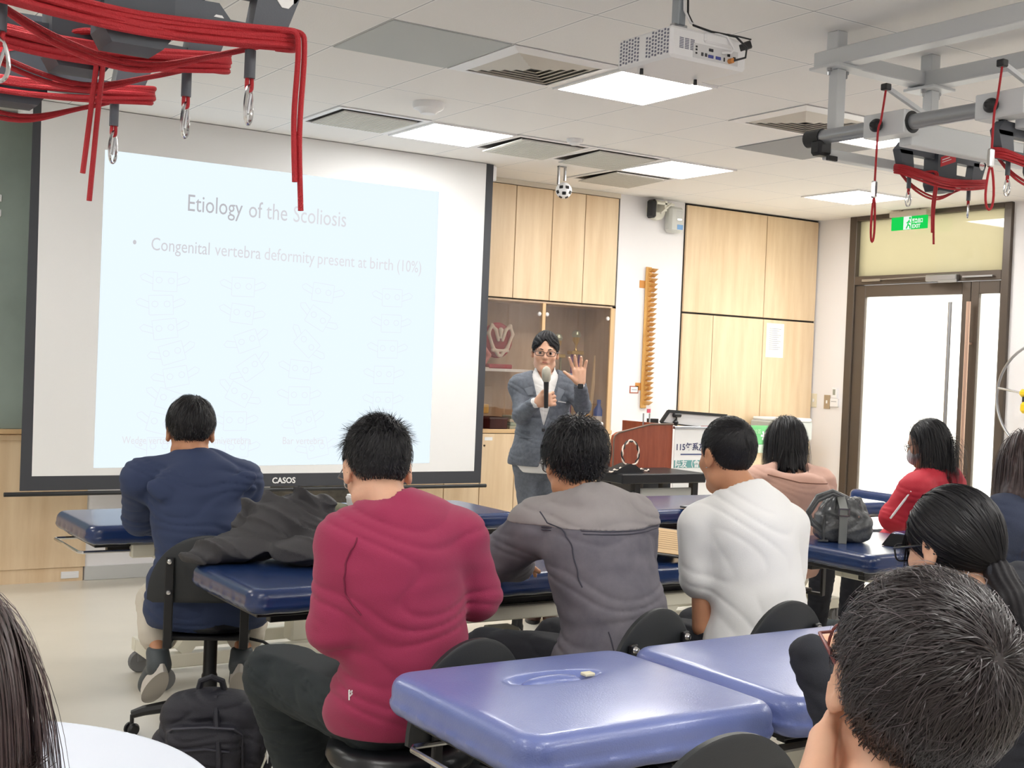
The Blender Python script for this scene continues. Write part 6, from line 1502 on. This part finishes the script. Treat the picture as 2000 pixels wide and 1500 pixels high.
strands(B, cp, HAIRB, n=500, zh=([-0.2, 0.052, 0.054, 0.2], [9, 9, 0.05, 0.05]), length=lambda p: np.full(len(p), 0.10), width=0.0018, steps=9, lift=0.1, grav=0.30, noise=0.08, seed=10, clump=0.1, off0=0.003, off1=0.008, name='fringe')
sdf_obj('ponytail', [cap(pt, pe, 0.030, 0.036, 0.02), cap(pe, pe2, 0.036, 0.046, 0.02), cap(pe2, pe2+np.array((0.03, -0.03, -0.12)), 0.046, 0.03, 0.02)], mat('matt_black_hair', (24, 22, 26), 0.6, spec=0.3), cp, 0.004, lambda X: (0.0025*np.sin((X@_r.astype(np.float32))*420+3*np.sin(X[:, 2]*30))).astype(np.float32), off=B.base)
MB().tube([pt+0.028*(math.cos(a)*B.HR[0]+math.sin(a)*B.HR[2]) for a in np.linspace(0, 2*PI, 17)[:-1]], 0.006, 8, closed=True).build('hair_tie', BLKC, cp, True, B.base)
chair('black wheeled chair under the woman with the ponytail', 2.52, 1.74, 0, 0.80)

# ------------------------------------------------------------------ boy in the foreground
H = at(1780, 1356, 1.40)
hb = at(1582, 1572, 1.335)
B = Body((1.12, 0.74), 30, H, 32, -12, 10, hs=1.04, sh_w=0.170, neck=at(1733, 1600, 1.345), shz=0.06,
         elbows=[at(1545, 2000, 1.52), at(2050, 2100, 1.45)], wrists=[hb, at(1850, 2150, 1.75)],
         hands=[hand_prims(hb, np.array([nrm(_u*0.8-_f*0.5), nrm(_f*0.80+_u*0.36+_r*0.30), nrm(-_r*0.8+_f*0.5)]), curl=0.7, side=-1, s=1.05), None])
B.start('person with messy dark hair and glasses in the foreground, chin on hand', SKIN, h=0.0042)
P = top_prims(B, 0.022, (0.75, 0.75), flare=0.03); B.cloth('shirt', P, TEE, 0.007, wrinkle(0.004, 16, 7.1), (zclip(0.50),))
pants(B, BLKC, 0.02); B.shoes(SHOEG, SOLE)
g_ = B.glasses(mat('red_brown_frame', (120, 60, 56), 0.3), w=0.031, hh=0.021, r=0.002); lens(B, g_)
ZH_BOY = ([-0.12, -0.09, -0.055, -0.034, -0.022, 0.012, 0.022, 0.036, 0.048, 0.075, 0.10], [-0.072, -0.070, -0.060, -0.030, 0.034, 0.040, 0.004, 0.006, 0.034, 0.062, 0.068])
cp = hair_cap(B, ZH_BOY, HAIRD, (0.088, 0.108, 0.100), (0.003, -0.014, 0.034), h=0.004)
def blen(p): return (0.022+0.062*np.clip((p[:, 2]+0.005)/0.08, 0, 1))*np.where((np.abs(p[:, 0]) > 0.055) & (p[:, 1] > -0.045) & (p[:, 2] < 0.085), 0.35, 1.0)
strands(B, cp, HAIRD, n=17000, whorl=(0.028, -0.085, 0.085), zh=ZH_BOY, length=blen, width=0.00095, steps=10, lift=0.35, grav=0.07, noise=0.16, seed=12, clump=0.6, off0=0.003, off1=0.014, wob=0.04, hold=True, sk=(np.array((0.003, -0.014, 0.034)), np.array((0.084, 0.104, 0.096))))
strands(B, cp, mat('dark_brown_hair_sheen', (72, 62, 66), 0.4, spec=0.6), n=800, whorl=(0.028, -0.085, 0.085), zh=ZH_BOY, length=blen, width=0.0007, steps=10, lift=0.45, grav=0.06, noise=0.25, seed=13, clump=0.8, off0=0.006, off1=0.020, wob=0.08, hold=True, sk=(np.array((0.003, -0.014, 0.034)), np.array((0.084, 0.104, 0.096))), name='loose_strands')
chair('black wheeled chair under the boy with messy hair in the foreground', 1.13, 0.76, 20, 0.80)

# ------------------------------------------------------------------ person whose hair enters at the lower left corner
H = at(-175, 1400, 1.18)
B = Body((0.30, 1.02), 20, H, 25, 8, 0, sh_w=0.165, shz=0.06)
B.start('person with long dark hair, only a strip at the lower left corner', SKIN)
B.cloth('sweater', top_prims(B, 0.03, (1.95, 1.95), flare=0.04), BLKC, 0.009, wrinkle(0.005, 14, 8.1), (zclip(0.50),))
pants(B, BLKC, 0.02); B.shoes(SHOEG, SOLE)
W = lambda q: B.H+(np.array(q)*B.hs)@B.HR
long_hair(B, HAIRR, 3000, 0.34, [cap(W((0.0, -0.03, 0.0)), W((0.0, -0.05, -0.22)), 0.092, 0.085, 0.03)], seed=14, r=(0.094, 0.112, 0.104), col=torso_col(B), noise=0.05, w=0.0014)
chair('black wheeled chair under the person at the lower left corner', 0.30, 1.02, 20, 0.80)

# ------------------------------------------------------------------ standing presenter
H = at(1065, 690, 7.40)
DP = 7.40
whand = at(1133, 751, 7.12); mh = at(1047, 786, 7.10)
Upz = np.array([0, 0, 1.0]); rr = nrm(_r*np.array([1, 1, 0])); ff = nrm(_f*np.array([1, 1, 0]))
B = Body(at(1060, 905, 7.42)[:2], 212, H, 214, 4, -2, seat=0.83, sh_w=0.160, hs=0.93, neck=at(1064, 739, 7.42), shz=0.05,
         shl=[at(1112, 755, 7.42), at(1017, 755, 7.40)], elbows=[at(1138, 794, 7.28), at(1018, 812, 7.30)], wrists=[whand, mh],
         knees=[at(1078, 1050, 7.38), at(1042, 1050, 7.40)], ankles=[np.array([*at(1075, 1190, 7.42)[:2], 0.10]), np.array([*at(1040, 1190, 7.45)[:2], 0.10])],
         hands=[hand_prims(whand, np.array([rr, nrm(Upz-rr*0.12), ff]), curl=0.22, spread=0.20, side=-1, s=1.0, r=0.0088, thumb=((-0.026, 0.020, -0.004), (-0.060, 0.048, -0.012), (-0.085, 0.068, -0.014))),
                hand_prims(mh, np.array([nrm(Upz*0.9-rr*0.25), nrm(rr+Upz*0.25), -ff]), curl=1.5, side=1, s=0.98, r=0.0092)])
B.start('person in a grey suit and glasses standing with a microphone, hand raised', SKIN)
P = [q for q in B.torso(0.012)]+B.arm(0, 0.003, t1=1.93)+B.arm(1, 0.004, t1=1.93)+[cap(B.nb+B.up*0.005, B.nb+B.up*0.050+B.HR[1]*0.010, 0.062, 0.060, 0.02), cap(B.nb, B.nb+B.up*0.2+B.HR[1]*0.03, 0.053, 0.060, 0.004, '-')]
SHIRTM = mat('cream_shirt', (232, 230, 228), 0.7)
sh = B.cloth('shirt', P, SHIRTM, 0.005, wrinkle(0.002, 24, 9.1), (zclip(0.86), lambda G: -np.maximum(np.abs((G-B.nb.astype(np.float32))@B.R[0].astype(np.float32))-np.clip((G[..., 2]-(B.nb[2]-0.04))*0.55, 0, 0.05), -((G-B.nb.astype(np.float32))@B.R[1].astype(np.float32))+0.02)))
zb = B.nb[2]-0.28
P = B.torso(0.030)+B.arm(0, 0.010, t1=1.88)+B.arm(1, 0.012, t1=1.86)+[ell(B.hip, (0.185, 0.135, 0.14), B.R, 0.06), cap(B.sh[0]-B.R[0]*0.0, B.nb, 0.060, 0.055, 0.03), B.neck_hole(0.070, 0.006)]
def vcut(G):
    q = (G-B.nb.astype(np.float32)); x = np.abs(q@B.R[0].astype(np.float32)); y = q@B.R[1].astype(np.float32)
    w_ = np.where(G[..., 2] > zb, np.clip((G[..., 2]-zb)*0.26, 0, 0.075), np.clip((zb-0.15-G[..., 2])*0.30, 0, 0.08))
    return -np.maximum(x-w_, -y+0.03)
jk = B.cloth('suit_jacket', P, SUIT, 0.005, wrinkle(0.0035, 18, 9.7), (zclip(0.90), vcut))
for s_, rows in ((-1, 4), (1, 3)):
    patch(B, jk, ([(s_*0.060, 0.0), (s_*0.072, -0.05), (s_*0.066, -0.095), (s_*0.006, -0.275)][:rows], [(s_*0.062, 0.0), (s_*0.118, -0.065), (s_*0.098, -0.100), (s_*0.012, -0.275)][:rows]), SUITD if False else mat('lapel_wool', (120, 126, 136), 0.85), 1, 'lapel', 0.004)
MB().obox(snapper(B, jk, 1)(0.0, -0.295, 0.004), B.R, (0.009, 0.004, 0.009), 0.003).build('button', BLACKP, jk, off=B.base)
patch(B, jk, ([(0.075, -0.305), (0.125, -0.305)], [(0.075, -0.325), (0.125, -0.325)]), SUITD, 1, 'pocket_flap', 0.004)
patch(B, jk, ([(-0.125, -0.130), (-0.075, -0.125)], [(-0.125, -0.136), (-0.075, -0.131)]), PAPER, 1, 'pocket_square', 0.003)
seam(B, jk, [(0.135, -0.35), (0.06, -0.35)], SUITD, 0.0015, 1, 'pocket_seam')
P = [ell(B.hip, (0.160, 0.120, 0.12), B.R, 0.05)]
for i in range(2): P += B.leg(i, 0.008, 1.97, lg=0.018)
B.cloth('trousers', P, SUIT, 0.006, wrinkle(0.004, 16, 2.7, (1.2, 1.2, 0.8)), (lambda G: G[..., 2]-1.0,))
B.shoes(mat('brown_leather', (70, 46, 36), 0.4), BLACKP)
B.eyebrows(HAIRB); g_ = B.glasses(FRAMEB, w=0.029, hh=0.0145, r=0.0019); lens(B, g_)
ZH_PRES = ([-0.12, -0.085, -0.055, -0.032, -0.020, 0.012, 0.022, 0.036, 0.050, 0.074, 0.10], [-0.055, -0.055, -0.045, -0.015, 0.028, 0.034, 0.000, 0.004, 0.026, 0.052, 0.056])
cp = hair_cap(B, ZH_PRES, mat('presenter_hair', (24, 23, 26), 0.6, var=0.2, vscale=30, spec=0.25), (0.085, 0.105, 0.108), (0, -0.013, 0.036), groove=0.002, notch=0.036, h=0.004)
strands(B, cp, MATS['presenter_hair'], n=2400, hold=True, dens=lambda p: 1.0*((np.abs(p[:, 0]-0.004) > 0.022) | (p[:, 1] < 0.03) | (p[:, 2] > 0.10)), whorl=(0.015, 0.105, 0.085), zh=ZH_PRES, length=lambda p: 0.02+0.05*np.clip(p[:, 2]/0.08, 0, 1), width=0.0022, steps=7, lift=0.4, grav=0.06, noise=0.12, seed=21, clump=0.4, off0=0.003, off1=0.008, sk=(np.array((0, -0.014, 0.036)), np.array((0.080, 0.099, 0.100))))
d_ = nrm(whand-B.el[0]); a_ = nrm(np.cross(d_, Upz)); b_ = np.cross(a_, d_); wc = whand-d_*0.015
MB().tube([wc+0.030*(math.cos(u)*a_+math.sin(u)*b_) for u in np.linspace(0, 2*PI, 21)[:-1]], 0.007, 8, closed=True).obox(wc-ff*0.034, (rr, Upz, ff), (0.016, 0.014, 0.005), 0.004).build('wristwatch', BLACKP, B.root, True, B.base)
m0 = at(1067, 746, 7.055); m1 = at(1066.5, 797, 7.06); ax_ = nrm(m0-m1)
t = thing('microphone', 'black handheld microphone with silver head held by the standing man', 'microphone', m1)
L_ = np.linalg.norm(m0-m1)
MB().tube([np.zeros(3), ax_*0.02, ax_*L_*0.7, ax_*L_], [0.011, 0.0125, 0.0135, 0.0155], 16).build('handle', BLACKP, t, True)
MB().tube([ax_*L_, ax_*(L_+0.012), ax_*(L_+0.045), ax_*(L_+0.068), ax_*(L_+0.082), ax_*(L_+0.088)], [0.017, 0.024, 0.026, 0.024, 0.014, 0.002], 18).build('mesh_head', mat('mic_silver', (186, 182, 168), 0.45, metal=0.5, bump=0.5, bscale=900), t, True)

# ------------------------------------------------------------------ things lying on the tables and floor
def pillow(P, seed, amp, f): 
    return wrinkle(amp, f, seed, (1.2, 1.0, 1.4))
JK = mat('charcoal_jacket_cloth', (62, 61, 64), 0.7, bump=0.2, bscale=300)
b0 = at_z(520, 1100, 0.745)
t = thing('dark_jacket', 'crumpled charcoal jacket heaped on the left end of the middle table', 'jacket', (b0[0], b0[1], 0.745))
P = [ell(at(565, 1030, 4.62), (0.17, 0.13, 0.12), I3, 0.04), ell(at(480, 1068, 4.48), (0.17, 0.10, 0.055), I3, 0.04), ell(at(630, 1045, 4.62), (0.12, 0.12, 0.10), I3, 0.04), ell(at(610, 1075, 4.45), (0.15, 0.09, 0.06), I3, 0.04),
     ell(at(415, 1085, 4.42), (0.10, 0.07, 0.030), I3, 0.04), cap(at(365, 1092, 4.40), at(440, 1068, 4.40), 0.018, 0.035, 0.03)]
g_ = random.Random(5)
for (a, b_, c_) in (((470, 1030), (482, 985), (505, 1010)), ((510, 1015), (520, 972), (548, 990)), ((560, 985), (590, 965), (625, 990)), ((600, 1000), (635, 975), (655, 1025)), ((455, 1055), (470, 1020), (500, 1040)), ((560, 1040), (600, 1005), (650, 1020)), ((440, 1060), (520, 1045), (620, 1050))):
    D_ = 4.52+0.1*g_.random(); p = [at(*q, D_) for q in (a, b_, c_)]
    P += [cap(p[0], p[1], 0.030, 0.022, 0.015), cap(p[1], p[2], 0.022, 0.030, 0.015)]
for q0, q1 in (((485, 1012), (492, 1000)), ((528, 1000), (533, 985)), ((600, 1010), (612, 990))):
    P.append(ell(at(*q0, 4.45), (0.016, 0.05, 0.028), I3, 0.01, '-'))
def foldfn(X):
    a = X[:, 0]*17+X[:, 1]*9; b_ = X[:, 2]*30+1.7*np.sin(a)+X[:, 0]*12
    r1 = 1-np.abs(np.sin(b_)); r2 = 1-np.abs(np.sin(a*1.9+2*np.sin(b_*0.7)))
    return (0.010-0.016*r1**1.5-0.010*r2**2).astype(np.float32)
sdf_obj('cloth', P, JK, t, 0.006, foldfn, (zclip(0.746),), off=(b0[0], b0[1], 0.745))

q = at_z(693, 1014, 0.746)
t = thing('paper_cup', 'white paper cup with lid on the back-row table behind the jacket', 'cup', q)
MB().lathe([(0.0001, 0), (0.033, 0), (0.042, 0.095), (0.043, 0.097)], n=28).build('cup', PAPER, t, True)
MB().lathe([(0.0445, 0.094), (0.045, 0.102), (0.041, 0.105), (0.040, 0.112), (0.0001, 0.112)], n=28).build('lid', WHITEP, t, True)
q = at_z(652, 1016, 0.746)
t = thing('pouch', 'small olive and blue pouch beside the paper cup', 'pouch', q)
sdf_obj('body', [ell((0, 0, 0.035), (0.075, 0.045, 0.042), Rz(0.2), 0.02), cap((-0.05, 0, 0.06), (0.05, 0.0, 0.055), 0.016, None, 0.02)], mat('olive_cloth', (112, 112, 92), 0.8), t, 0.005, wrinkle(0.003, 20, 1.0), (zclip(0.0),))
MB().box(0.03, 0.09, -0.05, -0.035, 0.0, 0.05, 0.005).build('blue_packet', mat('packet_blue', (96, 128, 176), 0.6), t)

a, b, c_, d = at_z(1266, 1034, 0.835), at_z(1334, 1031, 0.835), at_z(1372, 1086, 0.770), at_z(1296, 1088, 0.770)
o_ = (a+b+c_+d)/4; U = nrm(b-a); V = nrm(a-d); U = nrm(U-V*(U@V)); Wn = np.cross(U, V)
t = thing('folder', 'open black folder holding brown kraft sheet on the middle table', 'folder', (o_[0], o_[1], 0.745)); OO = (o_[0], o_[1], 0.745)
w_, h_ = 0.15, np.linalg.norm(a-d)/2
MB().obox(o_-Wn*0.004, (U, V, Wn), (w_+0.012, h_+0.012, 0.004), 0.003).build('cover', BLACKP, t, off=OO)
MB().obox(o_+Wn*0.0015-U*0.02, (U, V, Wn), (w_-0.03, h_-0.006, 0.001)).build('kraft_sheet', mat('kraft_paper', (206, 174, 130), 0.8), t, off=OO)
l = MB()
for k in range(9): l.obox(o_+Wn*0.0028-U*(0.02+0.004*(k % 3))+V*(h_*0.7-k*0.026), (U, V, Wn), (w_-0.065, 0.0018, 0.0003))
l.build('text_lines', mat('kraft_ink', (150, 120, 84), 0.8), t, off=OO)
p0 = (a+b)/2; MB().bar((p0[0], p0[1], 0.747), p0-Wn*0.006, 0.10, 0.008).build('prop', BLACKP, t, off=OO)

q = at_z(1372, 992, 0.747)
t = thing('tablet', 'dark tablet lying at the edge of the table before the lectern', 'tablet', q, 0.2); MB().box(-0.11, 0.11, -0.07, 0.07, 0, 0.010, 0.003).build('body', BLACKP, t); MB().box(-0.10, 0.10, -0.06, 0.06, 0.010, 0.0108).build('screen', mat('pale_screen', (170, 176, 184), 0.2), t)
q = at_z(1762, 1066, 0.747)
t = thing('tablet', 'black wedge-folded tablet on the right middle table near the glasses', 'tablet', q, 0.3)
MB().prism([(-0.06, 0), (0.075, 0), (0.035, 0.045)], ((0, 0, 0), (1, 0, 0), (0, 0, 1), (0, 1, 0)), -0.07, 0.07).build('folded_cover', mat('matt_black', (20, 20, 22), 0.95, spec=0.1), t); MB().prism([(-0.060, 0.002), (0.033, 0.046), (0.035, 0.044), (-0.055, 0.001)], ((0, 0, 0), (1, 0, 0), (0, 0, 1), (0, 1, 0)), -0.071, -0.069).build('edge_strip', BLACKM, t)
MB().tube([(0.0, -0.03, 0.040), (0.09, 0.02, 0.050)], 0.005, 6).build('pen', mat('wood_pen', (212, 190, 150), 0.5), t, True)

# handbag
LEA = mat('pewter_leather', (92, 94, 96), 0.26, bump=0.25, bscale=90, col2=(62, 64, 67), vscale=14)
q = at_z(1650, 1058, 0.745); 
t = thing('handbag', 'slouchy grey leather bucket handbag with buckled strap on the right table', 'handbag', (q[0], q[1]+0.05, 0.745), -math.radians(33))
P = [ell((0.02, 0, 0.085), (0.125, 0.085, 0.10), I3, 0.03), rbox((0.02, 0, 0.045), (0.115, 0.08, 0.045), 0.03, k=0.03), ell((0.03, 0, 0.165), (0.085, 0.06, 0.045), I3, 0.03), ell((0.035, 0.0, 0.215), (0.065, 0.04, 0.03), I3, 0.01, '-'), ell((0.115, -0.02, 0.075), (0.04, 0.06, 0.06), I3, 0.015)]
def bagf(X):
    a = np.arctan2(X[:, 1], X[:, 0]-0.02); return (0.004*np.sin(a*14)*np.clip((X[:, 2]-0.10)/0.08, 0, 1)+0.003*np.sin(X[:, 0]*60+3*np.sin(X[:, 2]*50))).astype(np.float32)
sdf_obj('body', P, LEA, t, 0.0045, bagf, (zclip(0.0),))
MB().box(-0.018, 0.018, -0.108, -0.100, -0.002, 0.155, 0.002).bar((0, -0.104, 0.153), (0.0, -0.04, 0.205), 0.036, 0.006).build('front_strap', mat('strap_leather', (128, 130, 128), 0.4), t)
MB().box(-0.026, 0.026, -0.113, -0.108, 0.120, 0.126).box(-0.026, 0.026, -0.113, -0.108, 0.150, 0.156).box(-0.026, -0.020, -0.113, -0.108, 0.12, 0.156).box(0.020, 0.026, -0.113, -0.108, 0.12, 0.156).build('buckle', CHROME, t)
for k, (r_, z_) in enumerate(((0.10, 0.205), (0.075, 0.185))):
    pts = [(0.03-0.005*k, -0.03, 0.195), (-0.04, -0.05, 0.225-0.012*k), (-0.105, -0.05, 0.20-0.02*k), (-0.145, -0.05, 0.13-0.02*k), (-0.125+0.02*k, -0.055, 0.075), (-0.085, -0.07, 0.045)]
    MB().tube(pts, [0.012, 0.011, 0.011, 0.011, 0.010, 0.008], 8).build('shoulder_strap', LEA, t, True)
MB().tube([(-0.075, -0.075, 0.13), (-0.08, -0.08, 0.06), (-0.078, -0.085, 0.008)], 0.006, 6).tube([(-0.105, -0.085, 0.006), (-0.06, -0.09, 0.006)], 0.005, 6).build('tassel', LEA, t, True)
for (x, z) in ((-0.05, 0.155), (0.075, 0.17), (0.07, 0.12)): MB().lathe([(0.0001, -0.003), (0.004, -0.002), (0.005, 0)], (x, -0.088 if z > 0.13 else -0.098, z), 8, 'y').build('stud', CHROME, t, True)

# backpack
q = at_z(405, 1525, 0.0)
BPM = mat('black_nylon', (42, 42, 52), 0.6, bump=0.3, bscale=350)
t = thing('backpack', 'black nylon backpack slumped on the floor beside the maroon-clad man', 'backpack', (q[0], q[1], 0), -math.radians(25)); 
P = [rbox((0, 0.03, 0.17), (0.165, 0.10, 0.165), 0.07, k=0.03), rbox((-0.01, -0.075, 0.13), (0.125, 0.055, 0.115), 0.045, k=0.02), ell((0.0, 0.02, 0.30), (0.13, 0.09, 0.06), I3, 0.03), ell((-0.155, 0.0, 0.12), (0.04, 0.07, 0.09), I3, 0.02), ell((0.155, 0.0, 0.14), (0.04, 0.07, 0.10), I3, 0.02)]
sdf_obj('body', P, BPM, t, 0.006, wrinkle(0.006, 17, 3.0), (zclip(0.002),))
t.scale = (1, 1, 0.87)
MB().tube([(-0.045, 0.03, 0.345), (-0.035, 0.02, 0.392), (0.0, 0.01, 0.41), (0.035, 0.02, 0.392), (0.045, 0.03, 0.345)], 0.012, 8).build('carry_handle', BPM, t, True)
MB().tube([(-0.13, -0.085, 0.22), (-0.11, -0.120, 0.245), (0.0, -0.130, 0.255), (0.09, -0.120, 0.245), (0.115, -0.085, 0.21), (0.12, -0.08, 0.08)], 0.005, 6).tube([(-0.10, -0.13, 0.16), (0.0, -0.142, 0.175), (0.08, -0.133, 0.16)], 0.004, 6).build('zip', mat('zip_grey', (66, 66, 78), 0.5), t, True)
MB().tube([(0.05, -0.13, 0.05), (0.045, -0.14, 0.16), (0.03, -0.09, 0.27), (0.02, -0.03, 0.345)], 0.010, 6).tube([(0.13, 0.02, 0.33), (0.20, 0.0, 0.25), (0.215, -0.02, 0.10), (0.19, 0.0, 0.02)], 0.014, 6).build('strap', BPM, t, True)
MB().tube([(0.190, -0.085, 0.22), (0.205, -0.088, 0.16), (0.205, -0.085, 0.10)], [0.002, 0.006, 0.002], 6).build('reflective_strip', PAPER, t, True)
MB().box(-0.135, -0.105, -0.140, -0.128, 0.13, 0.155, 0.002).build('tag', mat('pale_green_tag', (170, 184, 164), 0.6), t)
